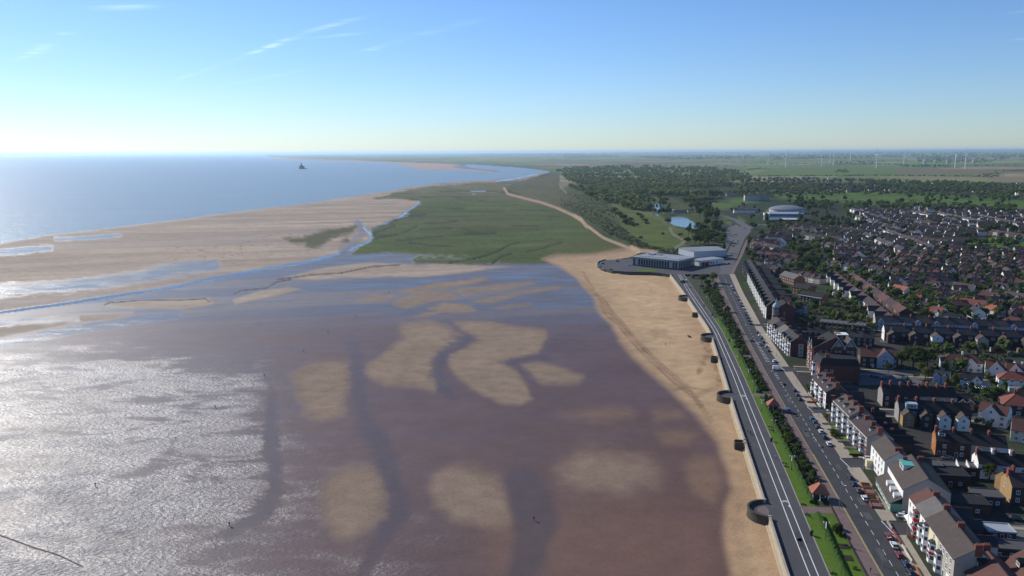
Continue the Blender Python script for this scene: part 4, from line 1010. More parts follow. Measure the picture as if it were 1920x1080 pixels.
ORD = ['first', 'second', 'third', 'fourth', 'fifth', 'sixth', 'seventh', 'eighth', 'ninth', 'tenth', 'eleventh', 'twelfth', 'thirteenth', 'fourteenth', 'fifteenth', 'sixteenth', 'seventeenth', 'eighteenth', 'nineteenth', 'twentieth'] + ['%d%s' % (i, 'th' if i % 100 in (11, 12, 13) else {1: 'st', 2: 'nd', 3: 'rd'}.get(i % 10, 'th')) for i in range(21, 420)]
HOUSE_XY = []          # footprints taken, for clearances
def frame_line(a, b):
    d = np.asarray(b, float) - np.asarray(a, float); L_ = np.hypot(*d); return d / L_, L_, math.atan2(d[1], d[0])
def sea_row(e_far, e_near, ze, n, widths=None):
    """unit centres of a seafront block read from its front eaves; local +Y looks to the sea"""
    a = P1(*e_far, ze); b = P1(*e_near, ze); t, L_, _ = frame_line(b, a)
    nrm = np.array([t[1], -t[0]])
    ws = np.array(widths or [1] * n, float); ws = ws / ws.sum() * L_
    out = []; s = L_
    for w in ws:
        c = b + t * (s - w / 2); s -= w; out.append((c, w))
    return out, nrm, math.atan2(t[1], t[0])
# ------------------------------------------------------------------ the seafront blocks, nearest first
GA = 'houses facing the sea front'
def put(c, nrm, D): q = c + nrm * D / 2; HOUSE_XY.append((q[0], q[1])); return q[0], q[1]
def front_wall(x, y, rz, L, label, m, h=.75):
    MB().box(-L / 2, -.15, 0, L / 2, .15, h).build('front_wall', m, loc=(x, y, .05), rz=rz, label=label, category='wall', group='low garden walls along the front')
# block A: four tall houses under three roofs
units, nrm, rz = sea_row((1705, 930), (1790, 1049), 9.4, 4, [6.5, 9.5, 11.5, 13])
D = 10.5
lab = ['narrow white corner house with a short red roof in the nearest terrace', 'tall white house with a red bay tower in the nearest terrace', 'cream and white house with a red banded bay in the nearest terrace', 'pale grey house at the near end of the nearest terrace']
for i, (c, w) in enumerate(units):
    x, y = put(c, nrm, D)
    h = House(lab[i], x, y, rz, w, D, 9.4, 3.3, wall=['white', 'white', 'cream', 'pebble'][i], roof=['rust', 'grey', 'brown', 'brown'][i], group=GA, ovx=.02)
    if i == 0:
        h.win('F', (-1.6, 1.6), 6.6, 1.1, 1.6).win('F', (0,), 3.6, 3.2, 1.9, 2).win('F', (0,), .8, 4, 2.1, 2)
        p, r = h.face('F', 0, 0); link('awning', MB().add([(-3, 0, 3.3), (3, 0, 3.3), (3, 1.4, 2.7), (-3, 1.4, 2.7), (-3, 0, 3.2), (3, 0, 3.2)], [(0, 3, 2, 1), (3, 4, 5, 2), (0, 4, 3), (1, 2, 5)]).mesh('awning', [W['white']]), h.t, p, r)
        h.win('R', (-2.5, 1.5), 4.2, 1., 1.5)
    if i == 1:
        h.bay('F', 1.9, 3.4, 1.3, 8.6, 0., REDP, RF['rust'], 3); h.win('F', (-2.9,), 6.7, 1.2, 1.6).win('F', (-2.6,), 3.7, 1.7, 1.8, 1).door('F', -2.6, 3)
        h.bay('F', -2.6, 3.2, 1.1, 6.2, 0., None, RF['slate'], 2)
    if i == 2:
        h.bay('F', -2.9, 3.6, 1.4, 6.2, 0., W['white'], RF['slate'], 2, band=REDP); h.win('F', (2.8, -2.5), 7., 1.1, 1.5).win('F', (3.2,), 3.8, 1.2, 1.6).door('F', 1.2, 2)
        h.bay('F', 3.6, 3., 1.1, 8.6, 0., None, RF['slate'], 3)
    if i == 3:
        h.bay('F', 3.9, 3.4, 1.3, 6.0, 0., W['white'], RF['slate'], 2); h.win('F', (-4, -1, 1.6, 4.2), 6.8, 1.2, 1.6).win('F', (-4.2, -1.2), 3.7, 1.3, 1.8).door('F', .9, 4)
        link('garage_panel', MB().box(-2, 0, 0, 2, .12, 3).mesh('garage_panel', [W['white']]), h.t, h.face('F', -3.8, 0)[0])
    h.chimney(-w / 2 + .4, -.6, .9, 1.9, 1.7)
    h.win('B', (-2, 2), 6.6).win('B', (-2, 2), 3.7)
    h.wing(0, 4.4, 7, 6., 2., wall=['white', 'dark', 'white', 'dark'][i], roof='slate')
    q = c - nrm * 6.2
    front_wall(q[0], q[1], rz, w * .86, 'low %s garden wall in front of the %s house of the nearest terrace' % (['pale', 'brick red', 'cream', 'orange brick'][i], ['corner', 'red-bayed', 'cream', 'pale grey'][i]), [KERBM, CH, STONE, W['orange']][i], .9)
# block Z at the bottom edge: broad red-brown gables
for i, (e0, e1, lb) in enumerate((((1797, 1053), (1866, 1150), 'broad red-brown tiled roof at the bottom edge beside the nearest terrace'), ((1872, 1055), (1950, 1150), 'second red-brown tiled roof in the bottom right corner'))):
    units, nrm, rz = sea_row(e0, e1, 6.2, 1); D = 13
    for c, w in units:
        x, y = put(c, nrm, D); h = House(lb, x, y, rz, w, D, 6.2, 4.6, wall='orange', roof='rust', group=GA)
        h.dormer('F', w / 2 - 5, 2.4, 1.6, RF['black'], y=1.2, wm=W['dark']); h.win('F', (-8, -3, 2, 7), 3.4, 1.3, 1.6).win('R', (-2, 2), 3.6)
        if i == 0: h.chimney(w / 2 - .6, 0, 1., 1.8, 1.5)
# block B: white corner house and the hotel with the teal dormer
units, nrm, rz = sea_row((1634, 831), (1659, 864), 8.6, 1); D = 9.5
c, w = units[0]; x, y = put(c, nrm, D)
h = House('white corner house with a plain brown roof and yellow porch by the second side street', x, y, rz, w, D, 8.6, 3.4, wall='white', roof='brown', group=GA, ovx=.1)
for z in (5.9, 3.2): h.win('F', (-6, -2.4, 1.6, 5.4), z, 1.2, 1.7)
h.win('F', (-6, -2.4, 1.6), .7, 1.5, 1.6, 1).door('F', 6, 2).chimney(-w / 2 + 2.4, -.4, .8, 2.6, 1.2, pots=4).win('R', (-2, 2), 5.6).win('R', (0,), 2.8)
h.wing(-3, 5, 8, 6, 2, wall='grey', roof='slate')
link('porch', MB().box(-1.2, 0, 0, 1.2, 2.2, 2.9).mesh('porch', [W['cream']]), h.t, h.face('F', 6.2, 0)[0])
a = P1(1665.6, 871, 8.2); b = P1(1694, 918, 8.2); t_, L_, _ = frame_line(b, a); nrm = np.array([t_[1], -t_[0]]); rz = math.atan2(t_[1], t_[0]); D = 14.5
c = (a + b) / 2; x, y = put(c, nrm, D)
h = House('large grey hotel with a brown roof, teal topped dormer and green veranda', x, y, rz, L_, D, 8.2, 4.4, wall='grey', roof='brown', cat='hotel', group=GA, ovx=.15)
h.win('F', np.linspace(-L_ / 2 + 1.5, L_ / 2 - 1.5, 9), 6.0, 1.25, 1.7, 3).win('R', (-4,), 5.2, 1.1, 1.6).win('L', (1.5,), 4.8, 1.2, 1.9)
link('parapet_band', MB().box(-L_ / 2 - .02, 0, 5.5, L_ / 2 + .02, .12, 8.0).mesh('parapet_band', [W['white']]), h.t, (0, D / 2 - .06, 0))
link('veranda', MB().box(-L_ / 2, 0, 0, L_ / 2, 3.6, 2.9).mesh('veranda', [mat('green_paint_trim', (.13, .28, .22), .7, .12, .8)]), h.t, (0, D / 2, 0))
link('veranda_roof', MB().add([(-L_ / 2 - .2, 0, 5.2), (L_ / 2 + .2, 0, 5.2), (L_ / 2 + .2, 4.1, 2.9), (-L_ / 2 - .2, 4.1, 2.9), (-L_ / 2 - .2, 0, 5.0), (L_ / 2 + .2, 0, 5.), (L_ / 2 + .2, 4.1, 2.75), (-L_ / 2 - .2, 4.1, 2.75)], [(0, 3, 2, 1), (4, 5, 6, 7), (3, 7, 6, 2), (0, 4, 7, 3), (1, 2, 6, 5)]).mesh('veranda_roof', [RF['brown']]), h.t, (0, D / 2, 0))
for u in np.linspace(-L_ / 2 + 1.6, L_ / 2 - 1.6, 6): link('window', WIN[2], h.t, (u, D / 2 + 3.62, .7), 0, (2.6, 1, 1.7))
for u in (-8, -3, 2):
    link('balcony_gable', MB().add([(-1.1, 2.2, 3.9), (1.1, 2.2, 3.9), (1.1, 2.2, 5.2), (0, 2.2, 6.), (-1.1, 2.2, 5.2), (-1.1, 0, 5.2), (1.1, 0, 5.2), (0, 0, 6)], [(4, 3, 2, 1, 0), (4, 5, 7, 3), (3, 7, 6, 2), (0, 5, 4), (1, 2, 6)]).mesh('balcony_gable', [W['white']]), h.t, (u, D / 2, 0))
link('dormer', MB().box(-2.6, 0, 0, 2.6, 4.2, 2.3).mesh('dormer', [FRAME]), h.t, (4.2, .4, 9.6)); link('dormer_roof', MB().box(-2.9, -.2, 2.31, 2.9, 4.6, 2.5).mesh('dormer_roof', [mat('teal_roof_sheet', (.10, .37, .32), .7, .12, .6)]), h.t, (4.2, .4, 9.6))
link('window', WIN[2], h.t, (4.2, 4.62, 9.9), 0, (4.6, 1, 1.5))
h.chimney(L_ / 2 - 4, 3, .8, 1.4, 2.2).chimney(L_ / 2 - 1, -3, .8, 2., 1.6)
# brick terrace and planters before the hotel
for i, (u, w_) in enumerate(((-7.5, 4.2), (-2.2, 4.6), (3.4, 4.6), (8.6, 4.))):
    q = c - nrm * 7.4 + t_ * u
    p_ = thing('brick_planter', 'low red brick planter before the green veranda, %s from the camera' % ORD[i], 'planter', (q[0], q[1], .05), rz, 'brick planters')
    MB().box(-w_ / 2, -1.7, 0, w_ / 2, -1.45, .8).box(-w_ / 2, 1.45, 0, w_ / 2, 1.7, .8).box(-w_ / 2, -1.45, 0, -w_ / 2 + .25, 1.45, .8).box(w_ / 2 - .25, -1.45, 0, w_ / 2, 1.45, .8).build('brick_wall', W['orange'] if i % 2 else CH, p_)
    MB().box(-w_ / 2 + .25, -1.45, 0, w_ / 2 - .25, 1.45, .5).build('planting', SOIL if i % 2 else PINK, p_)
# outbuildings behind block B
for i, (p0, w_, d_, hh, rf, wl_, lb) in enumerate((((1775, 884), 13, 9, 4.2, 'black', 'dark', 'black roofed low annexe behind the teal-dormer hotel'), ((1800, 872), 15, 6, 3.6, 'felt', 'dark', 'grey flat roofed garage block beside the blue car'), ((1742, 868), 8, 6, 4.6, 'felt', 'brown', 'small felt roofed store behind the white corner house'),
        ((1800, 935), 16, 9, 3.6, 'black', 'dark', 'long black flat roof behind the nearest terrace'), ((1850, 925), 9, 7, 3.4, 'felt', 'dark', 'grey flat garage roof in front of the buff brick house'), ((1872, 990), 8, 6, 2.8, 'metal', 'dark', 'pale flat garage roof in the yards behind the nearest terrace'), ((1890, 1022), 14, 6, 3.2, 'felt', 'dark', 'dark flat roof by the second red-brown roof'))):
    x, y = P1(*p0, hh); HOUSE_XY.append((x, y))
    h = House(lb, x, y, math.radians(-10), w_, d_, hh, .4, 'flat', wl_, rf, cat='outbuilding', group='flat roofed back yard buildings', name='outbuilding')
    h.win('B', (-w_ / 4, w_ / 4), 1., 1.2, 1.2, 1).door('B', 0, i)
    if i == 1:
        for u in (-1.5, 2): link('white_wall_panel', MB().add([(0, 0, 0), (0, 3.4, 0), (0, 3.4, 2.2), (0, 0, .6), (.25, 0, 0), (.25, 3.4, 0), (.25, 3.4, 2.2), (.25, 0, .6)], [(0, 3, 2, 1), (4, 5, 6, 7), (3, 7, 6, 2), (0, 4, 7, 3), (1, 2, 6, 5)]).mesh('white_wall_panel', [W['white']]), h.t, (u, -3.2, 3.6))
# block C: long white terrace with railings, gardens
units, nrm, rz = sea_row((1562.5, 757), (1627, 822), 7.4, 6, [7, 7, 7, 7, 7, 7]); D = 10.
for i, (c, w) in enumerate(units):
    x, y = put(c, nrm, D)
    h = House('white fronted house, %s from the near grey gable end, in the long seafront terrace' % ORD[5 - i], x, y, rz, w, D, 7.4 if i > 2 else 8.8, 3.2, wall='brown', roof='plum' if i > 2 else 'brown', group=GA, gable='grey', ovx=.02)
    st = 2 if i > 2 else 3
    h.bay('F', 1.5, 3.1, 1.1, 6.0 if st == 2 else 8.2, 0., None, RF['grey'], st, band=REDP if i == 5 else None); h.win('F', (-1.9,), 3.9, 1.9, 1.9, 2).win('F', (-1.9,), 6.2 if st == 3 else 5.9, 1.5, 1.2, 2).door('F', -1.9, i)
    link('eaves_board', cached(('eb', round(w, 1)), lambda w=w: MB().box(-w / 2, 0, -.35, w / 2, .3, .05).mesh('eaves_board', [FRAME])), h.t, (0, D / 2 + .02, 7.4 if i > 2 else 8.8))
    if i in (0, 1, 2): h.dormer('F', 0, 1.5, 1.3, y=.6)
    if i in (3, 5): h.dormer('F', 1, 1.4, 1.3, y=1.3)
    h.chimney(-w / 2 + .3, .4, .9, 1.9, 1.5); h.wing(-1, 4, 8, 5.6, 2.2, wall='dark', roof='black'); h.win('B', (1.5, 2.8), 4)
    if i in (1, 3, 4): h.chimney(-1, -8, .6, 1.2, 2.6)
    if i == 5: h.win('L', (-1.3, 1.3), 6.4, 1., 1.5).win('L', (2.6,), 5.4, 1., .9, 1)
    q = c - nrm * 4.0
    MB().box(-w / 2 + .1, -2.6, 0, -w / 2 + .3, 2.6, .8).box(-w / 2 + .3, -2.6, 0, w / 2 - .1, -2.4, .05).build('garden_divider', [KERBM, STONE, W['dark']][i % 3], loc=(q[0], q[1], .05), rz=rz, label='low divider between front gardens, %s from the near end of the white terrace' % ORD[5 - i], category='wall', group='front garden dividers')
    mesh_obj('front_lawn', [(-w / 2 + .4, -2.4, 0), (w / 2 - .4, -2.4, 0), (w / 2 - .4, 2.3, 0), (-w / 2 + .4, 2.3, 0)], [(0, 1, 2, 3)], GRASS if i % 2 else SOIL, loc=(q[0], q[1], .12), rz=rz, label='tiny front %s, %s from the near end of the white terrace' % ('lawn' if i % 2 else 'bed', ORD[5 - i]), category='lawn', kind='structure')
# block D: terrace with painted dark gable
units, nrm, rz = sea_row((1523, 708), (1549, 736), 8.0, 3); D = 10
for i, (c, w) in enumerate(units):
    x, y = put(c, nrm, D)
    h = House(['white bay fronted house next to the brick hotel, in the painted-gable terrace', 'white bay fronted house, middle of three, in the painted-gable terrace', 'corner house with a red emblem painted on its dark gable'][i], x, y, rz, w, D, 8.0, 3.2, wall='white', roof='plum', group=GA, gable='dark' if i == 2 else None, ovx=.02)
    h.bay('F', 1.4, 3.0, 1.1, 6.6, 0., None, RF['slate'], 2, band=REDP if i == 2 else None).win('F', (-2,), 5.2, 1.3, 1.6).win('F', (-2,), 3, 1.3, 1.6).door('F', -2, i).dormer('F', 0, 1.5, 1.3, y=.9)
    h.chimney(-w / 2 + .3, 0, .9, 2, 1.6); h.wing(0, 4, 8, 5.4, 2, wall='dark', roof='slate')
    if i == 2:
        # sign painted on the gable: a lettered line over a red compass-like star
        g = link('gable_sign', MB().add([(-w / 2 - .03, 1.2 * math.cos(k * math.pi / 8) * (1 if k % 2 == 0 else .45), 4.6 + 1.6 * math.sin(k * math.pi / 8) * (1 if k % 2 == 0 else .45)) for k in range(16)], [tuple(range(16))]).mesh('gable_sign', [mat('red_sign_paint', (.42, .03, .03), .6, .1, 1.)]), h.t, (0, 1.5, 0))
        for k in range(4): MB().box(-w / 2 - .04, 2.4 - k * .5, 6.45, -w / 2 - .01, 2.7 - k * .5, 6.95).build('sign_letter', WHITEP, h.t)
        h.win('L', (-2.0, -2.9), 6.7, .7, 1.1, 3)
    q = c - nrm * 4.; MB().box(-w / 2 + .1, -2.4, 0, -w / 2 + .35, 2.2, .9).box(-w / 2 + .35, -2.4, 0, w / 2 - .8, -2.15, .8).build('front_wall', [KERBM, CH, STONE][i], loc=(q[0], q[1], .05), rz=rz, label='pale L-shaped garden wall of the house %s' % ['next to the brick hotel', 'in the middle of the painted-gable terrace', 'with the painted gable'][i], category='wall', group='low garden walls along the front')
# block E: the tall red brick hotel
a = P1(1514, 637, 15.0); b = P1(1527, 649, 15.0); t_, L_, _ = frame_line(b, a); t_ = np.array([math.sin(math.radians(8)), math.cos(math.radians(8))]); nrm = np.array([t_[1], -t_[0]]); rz = math.atan2(t_[1], t_[0])
c = (a + b) / 2; L_ = 15; D = 22; x, y = put(c, nrm, D)
h = House('tall red brick hotel with paired gables and black roof on the sea front', x, y, rz, L_, D, 14.0, 6.0, 'gable', 'red', 'black', cat='hotel', name='hotel', group=GA)
for z in (1., 4.2, 7.4, 10.6): h.win('F', (-5.5, -1.8, 1.8, 5.5), z, 1.3, 1.9)
for z in (4.4, 7.6, 10.8): h.win('L', (7.5, 4.5, 1.5, -1.5), z, 1.2, 1.8)
for u in (-4.2, 0.6): h.crossgable('F', u, 4.2, 4.6, .5, W['red'], ze=13.4)
# gables looking along the front towards the camera
for u, ww in ((-4.0, 7.4), (-11., 7.0)):
    for fz in (4.4, 7.6, 10.8): pass
for k, v_ in enumerate((-1.5, -7.8)):
    o = link('side_gable', MB().add([(-.6, -3.3, -.2), (-.6, 3.3, -.2), (-.6, 3.3, 14.2), (-.6, 0, 19.4), (-.6, -3.3, 14.2), (9, -3.3, -.2), (9, 3.3, -.2), (9, 3.3, 14.2), (9, 0, 19.4), (9, -3.3, 14.2)], [(4, 3, 2, 1, 0), (0, 5, 9, 4), (1, 2, 7, 6)]).mesh('side_gable', [W['red']]), h.t, (-L_ / 2, v_, 0))
    link('gable_roof', MB().add([(-1., -3.7, 13.7), (-1., 0, 19.6), (-1., 3.7, 13.7), (9, -3.7, 13.7), (9, 0, 19.6), (9, 3.7, 13.7), (-1., -3.7, 13.95), (-1., 0, 19.85), (-1., 3.7, 13.95), (9, -3.7, 13.95), (9, 0, 19.85), (9, 3.7, 13.95)], [(6, 9, 10, 7), (7, 10, 11, 8), (0, 1, 4, 3), (1, 2, 5, 4), (0, 6, 7, 1), (1, 7, 8, 2)]).mesh('gable_roof', [RF['brown']]), o)
    link('bargeboard', MB().add([(-1.02, -3.8, 13.4), (-1.02, 0, 19.3), (-1.02, 3.8, 13.4), (-1.02, 3.8, 14.1), (-1.02, 0, 20.), (-1.02, -3.8, 14.1)], [(0, 1, 4, 5), (1, 2, 3, 4)]).mesh('bargeboard', [mat('grey_white_board', (.5, .5, .48), .7, .1, 1.)]), o)
    link('gable_panel', MB().add([(-.63, -2.1, 15.1), (-.63, 2.1, 15.1), (-.63, 0, 18.4)], [(2, 1, 0)]).mesh('gable_panel', [W['grey']]), o)
    for z in (4.4, 7.6, 11.):
        for q in (-1, 1): link('window', WIN[0], o, (-.6, q, z), math.pi / 2, (1.1, 1, 1.8))
h.chimney(4, -4, 1.2, 2.6, 2.4, pots=4).chimney(-3, 7, 1.2, 2.4, 2.2)
link('roof_terrace', MB().box(-3, -3, 0, 3, 3, .5).mesh('roof_terrace', [W['white']]), h.t, (4, -6, 19.4))
# its lower wing nearer the camera, with mansard roofs
cw = c - t_ * 15.5; x, y = put(cw, nrm, 20)
h = House('dark brick mansard wing of the tall hotel, nearer the camera', x, y, rz, 15, 20, 8.6, 3.4, 'mansard', 'red', 'black', cat='hotel', name='hotel_wing', group=GA)
for z in (1., 4.2): h.win('F', (-5.5, -2, 2, 5.5), z, 1.3, 1.9)
h.bay('F', 3.5, 4, 1.4, 7.8, 0., None, RF['slate'], 2); h.win('L', (7, 4), 4.6, 1.2, 1.7); h.dormer('F', -3, 1.8, 1.8); h.chimney(-5, 6, 1, 2.2, 4.2)
link('tower_roof', MB().add([(-3, -3, 0), (3, -3, 0), (3, 3, 0), (-3, 3, 0), (-1.6, -1.6, 3.6), (1.6, -1.6, 3.6), (1.6, 1.6, 3.6), (-1.6, 1.6, 3.6)], [(0, 1, 5, 4), (1, 2, 6, 5), (2, 3, 7, 6), (3, 0, 4, 7), (4, 5, 6, 7)]).mesh('tower_roof', [RF['slate']]), h.t, (-4, 6.8, 8.6))
# block F: gabled white terrace
units, nrm, rz = sea_row((1440, 603), (1482, 642), 8.4, 5); D = 10
for i, (c, w) in enumerate(units):
    x, y = put(c, nrm, D)
    lb = ['with a plain long roof at the far end', 'second from the far end with dark dormers', 'in the middle with a grey rendered gable', 'second from the near end with twin dormers', 'at the near end with a brick side and grey bay'][i]
    h = House('white seafront boarding house %s' % lb, x, y, rz, w, D, 8.4, 3.4, wall='white', roof=['brown', 'black', 'grey', 'slate', 'slate'][i], group=GA, gable='red' if i == 4 else 'grey', ovx=.05)
    h.bay('F', 1.8, 3.2, 1.1, 8.0, 0., None, RF['slate'], 3); h.bay('F', -w / 2 + 2, 3., 1., 6.4, 0., None, RF['slate'], 2); h.win('F', (-2.6,), 6.4, 1.2, 1.6)
    h.door('F', 0, i).chimney(-w / 2 + .3, -.5, .9, 2, 1.6)
    if i in (1, 3, 4):
        for u in (-2.2, 2.2): h.crossgable('F', u, 2.6, 2.4, .3, W['white'], ze=7.6, win=False)
    h.wing(0, 4.5, 7, 6, 2, wall='dark', roof='slate')
    if i == 4:
        b_ = link('side_bay', MB().box(-1.2, -1.4, 0, 0, 1.4, 7.6).mesh('side_bay', [W['pebble']]), h.t, (-w / 2, -1., 0))
        for z in (1, 3.6, 5.8): link('window', WIN[1], b_, (-1.2, 0, z), math.pi / 2, (1.8, 1, 1.3))
# block G: red brick corner house with copper turret
x, y = P1(1468, 606, 0); rz = math.radians(90 - 9); HOUSE_XY.append((x, y))
h = House('tall red brick corner house with a pale copper turret', x, y, rz, 15, 13, 11.5, 4.5, 'gable', 'red', 'black', group=GA)
for z in (1, 4.2, 7.6): h.win('F', (-4.5, -1.2, 2.2, 5.5), z, 1.3, 1.9).win('L', (4.8, .5, -3.5), z, 1.3, 1.9)
o = link('turret', MB().lathe([(2.3, 0), (2.3, 12.4), (2.55, 12.5), (2.55, 12.8)], 12).mesh('turret', [W['red']]), h.t, (-7.5, 6.5, 0))
link('turret_dome', MB().lathe([(2.5, 12.81), (2.4, 13.8), (1.7, 15.2), (.7, 15.9), (.55, 17.2), (.7, 17.3), (.25, 18.2), (.05, 19.6)], 12).mesh('turret_dome', [mat('pale_copper', (.30, .40, .42), .7, .15, .6)]), o)
for z in (1.4, 4.6, 7.8, 10.2):
    for k in range(5):
        a_ = math.radians(60 + k * 36); link('window', WIN[0], o, (2.27 * math.cos(a_), 2.27 * math.sin(a_), z), a_ - math.pi / 2, (1., 1, 1.6))
o2 = link('side_gable', MB().add([(-.5, -2.6, 0), (-.5, 2.6, 0), (-.5, 2.6, 11.4), (-.5, 0, 15.4), (-.5, -2.6, 11.4), (8, 0, 15.4), (8, -2.6, 11.4), (8, 2.6, 11.4)], [(4, 3, 2, 1, 0), (4, 6, 5, 3), (3, 5, 7, 2)]).mesh('side_gable', [W['red']]), h.t, (-7.5, -2.5, 0))
h.chimney(6, 0, 1, 2.2, 2.2).chimney(0, -4, 1, 2, 2)
# block H: tall dark-roofed terrace with white fronts
units, nrm, rz = sea_row((1394, 493), (1437, 574), 9.5, 8); D = 12
for i, (c, w) in enumerate(units):
    x, y = put(c, nrm, D)
    h = House('tall white gabled guest house, %s from the turret house, in the far seafront terrace' % ORD[7 - i] if i > 1 else 'dark brick house with pale lit gables, %s end of the far seafront terrace' % ['far', 'second from far'][i], x, y, rz, w, D, 9.0, 5.0, wall='white' if i > 1 else 'dark', roof='black', group=GA, gable='dark', ovx=.05)
    for u in (-w / 4, w / 4): h.crossgable('F', u, min(3.8, w * .42), 3.4, .7, W['white'] if i > 1 else W['dark'], ze=8.8, roofm=RF['grey'] if i < 2 else None)
    h.door('F', 0, i).chimney(w / 2 - .3, -1, 1, 2.2, 2)
    h.wing(0, w * .7, 9, 7, 2.4, wall='dark', roof='black')
# ------------------------------------------------------------------ inland streets
GI = 'houses in the streets behind the front'
def inl(pl, pr, zr, n, D, ze, lab, walls, roofs, group=GI, kind='gable', gable=None, fn=None, gap=0.0):
    """a row read from its ridge line; local -Y looks back to the camera"""
    a = P1(*pl, zr); b = P1(*pr, zr); t, L_, rz = frame_line(a, b); w = L_ / n
    res = []
    for i in range(n):
        c = a + t * (i + .5) * w; HOUSE_XY.append(tuple(c))
        h = House(lab(i) if callable(lab) else lab, c[0], c[1], rz, w - gap, D, ze, zr - ze, kind, walls[i % len(walls)], roofs[i % len(roofs)], group=group, gable=gable if not isinstance(gable, (list, tuple)) else gable[i % len(gable)], ovx=.02 if gap == 0 else .25)
        if fn: fn(i, h, w)
        res.append(h)
    return res
def std(i, h, w):
    k = max(1, int(w // 3.2)); us = (np.arange(k) + .5) / k * w - w / 2
    for z in (.9, 3.6): h.win('B', us, z, 1.2, 1.45, 1)
    h.win('L', (1.4,), 3.7, 1., 1.3)
    h.chimney(-w / 2 + .35, 0, .8, 1.6, 1.4)
# R1 terrace with rear wings
def r1(i, h, w):
    h.wing(-w * .18, 6.2, 6.5, 5.2, 2.1, wall=['dark', 'dark', 'white', 'dark', 'pebble', 'dark', 'dark'][i % 7], roof='brown')
    h.chimney(-w * .18, -3.4, .7, 1.4, 1.6).chimney(w / 2 - .4, 0, .8, 1.8, 1.4).win('B', (-w * .35, -w * .45), 3.7)
    if i == 0: h.win('L', (-2, 1.4), 4, 1., 1.4)
inl((1657, 609), (1950, 622), 9.6, 7, 8, 6.4, lambda i: 'dark terrace pair with a gabled rear wing, %s from its white left end' % ORD[i], ['dark'], ['slate'], gable=['white', 'dark', 'dark', 'dark', 'white', 'dark', 'dark'], fn=r1)
# R2 bay terrace behind it
def r2(i, h, w):
    if i in (0, 2, 3, 5, 7): h.crossgable('B', -w * .2, 3.6, 1.9, .8, W['blue'], ze=5.8)
    h.win('B', (1.2, 3.2), 3.7, 1.3, 1.4, 1).win('B', (1.2, 3.4), .9, 1.4, 1.4, 2).door('B', -w * .42, i).chimney(w / 2 - .3, 0, .8, 1.8, 1.3)
inl((1640, 591), (1960, 604), 9.2, 9, 8.5, 6., lambda i: 'slate roofed bay fronted terrace house, %s from the left, behind the rear-winged terrace' % ORD[i], ['pebble', 'blue', 'brown'], ['slate', 'slate', 'brown', 'slate'], fn=r2)
# R5 and R5b, dark terraces with red chimneys
def r5(i, h, w):
    std(i, h, w); h.chimney(0, 0, .9, 1.4, 2.)
inl((1652, 721), (1790, 727), 9.6, 4, 8.5, 6.2, lambda i: 'dark terrace house with red chimneys by the hotel car park, %s from the left' % ORD[i], ['dark', 'dark', 'grey', 'grey'], ['black'], gable='grey', fn=r5)
def r5b(i, h, w):
    std(i, h, w); h.wing(-w * .1, 4.6, 5.5, 5., 2., wall=['buff', 'brown', 'white', 'white'][i], roof='brown'); h.chimney(-w * .1, -7, .5, 1., 1.2)
    if i == 0:
        o = link('flat_dormer', MB().box(-2.4, -2, 0, 2.4, 1.5, 2.2).mesh('flat_dormer', [mat('pale_blue_board', (.32, .40, .46), .7, .1, 1.)]), h.t, (1.5, -2.2, 6.8)); link('window', WIN[2], o, (0, -2, .5), math.pi, (3.8, 1, 1.2))
inl((1683, 748), (1818, 757), 9.6, 4, 8.5, 6.2, lambda i: 'black roofed terrace house with a small rear wing, %s from its grey left gable' % ORD[i], ['grey', 'dark', 'dark', 'dark'], ['black'], gable='grey', fn=r5b)
# R6 brick row with orange lit gable end
def r6(i, h, w):
    std(i, h, w); h.door('B', w * .3, i)
    if i == 0: h.dormer('B', -w / 2 + 2.2, 2.4, 1.6, RF['slate'], y=1.2)
inl((1753, 805), (1886, 818), 9.4, 4, 9, 6.3, lambda i: ['brick house with a bright orange left gable and white dormer', 'red brick terrace house second from the orange gable', 'grey brick terrace house third from the orange gable', 'pale terrace house at the right end of the orange-gabled row'][i], ['dark', 'dark', 'grey', 'blue'], ['black'], gable=['orange', 'dark', 'grey', 'blue'], fn=r6)
# R7 white gable row
inl((1830, 846), (1965, 857), 9., 4, 8, 6., lambda i: ['white house whose bright white left gable stands over the garages', 'white terrace house right of the bright white gable', 'white terrace house third right of the bright white gable', 'white terrace house at the right picture edge'][i], ['white', 'blue'], ['black'], gable='white', fn=lambda i, h, w: (std(i, h, w), h.chimney(w / 2 - .4, 0, .8, 1.5, 1.5, WHITECH)))
# R8 buff brick pair at the right edge
def r8(i, h, w):
    std(i, h, w)
    if i == 0:
        o = link('rooflight', MB().box(-1, -.1, -.06, 1, .1, 1.7).mesh('rooflight', [FRAME]), h.t, (1.5, -2.6, 7.3)); o.rotation_euler = (math.radians(-50), 0, 0)
inl((1889, 886), (1990, 893), 9.4, 2, 9.5, 6.2, lambda i: ['buff brick gable ended house with a skylight at the right edge', 'red brick house beyond the skylight house at the right edge'][i], ['dark', 'red'], ['plum'], gable=['buff', 'red'], fn=r8)
inl((1880, 884), (1900, 882), 7.2, 1, 6, 4.6, 'small lean wing with a red chimney behind the buff brick house', ['buff'], ['brown'], fn=lambda i, h, w: h.chimney(2, 0, .8, 1.2, 1.6))
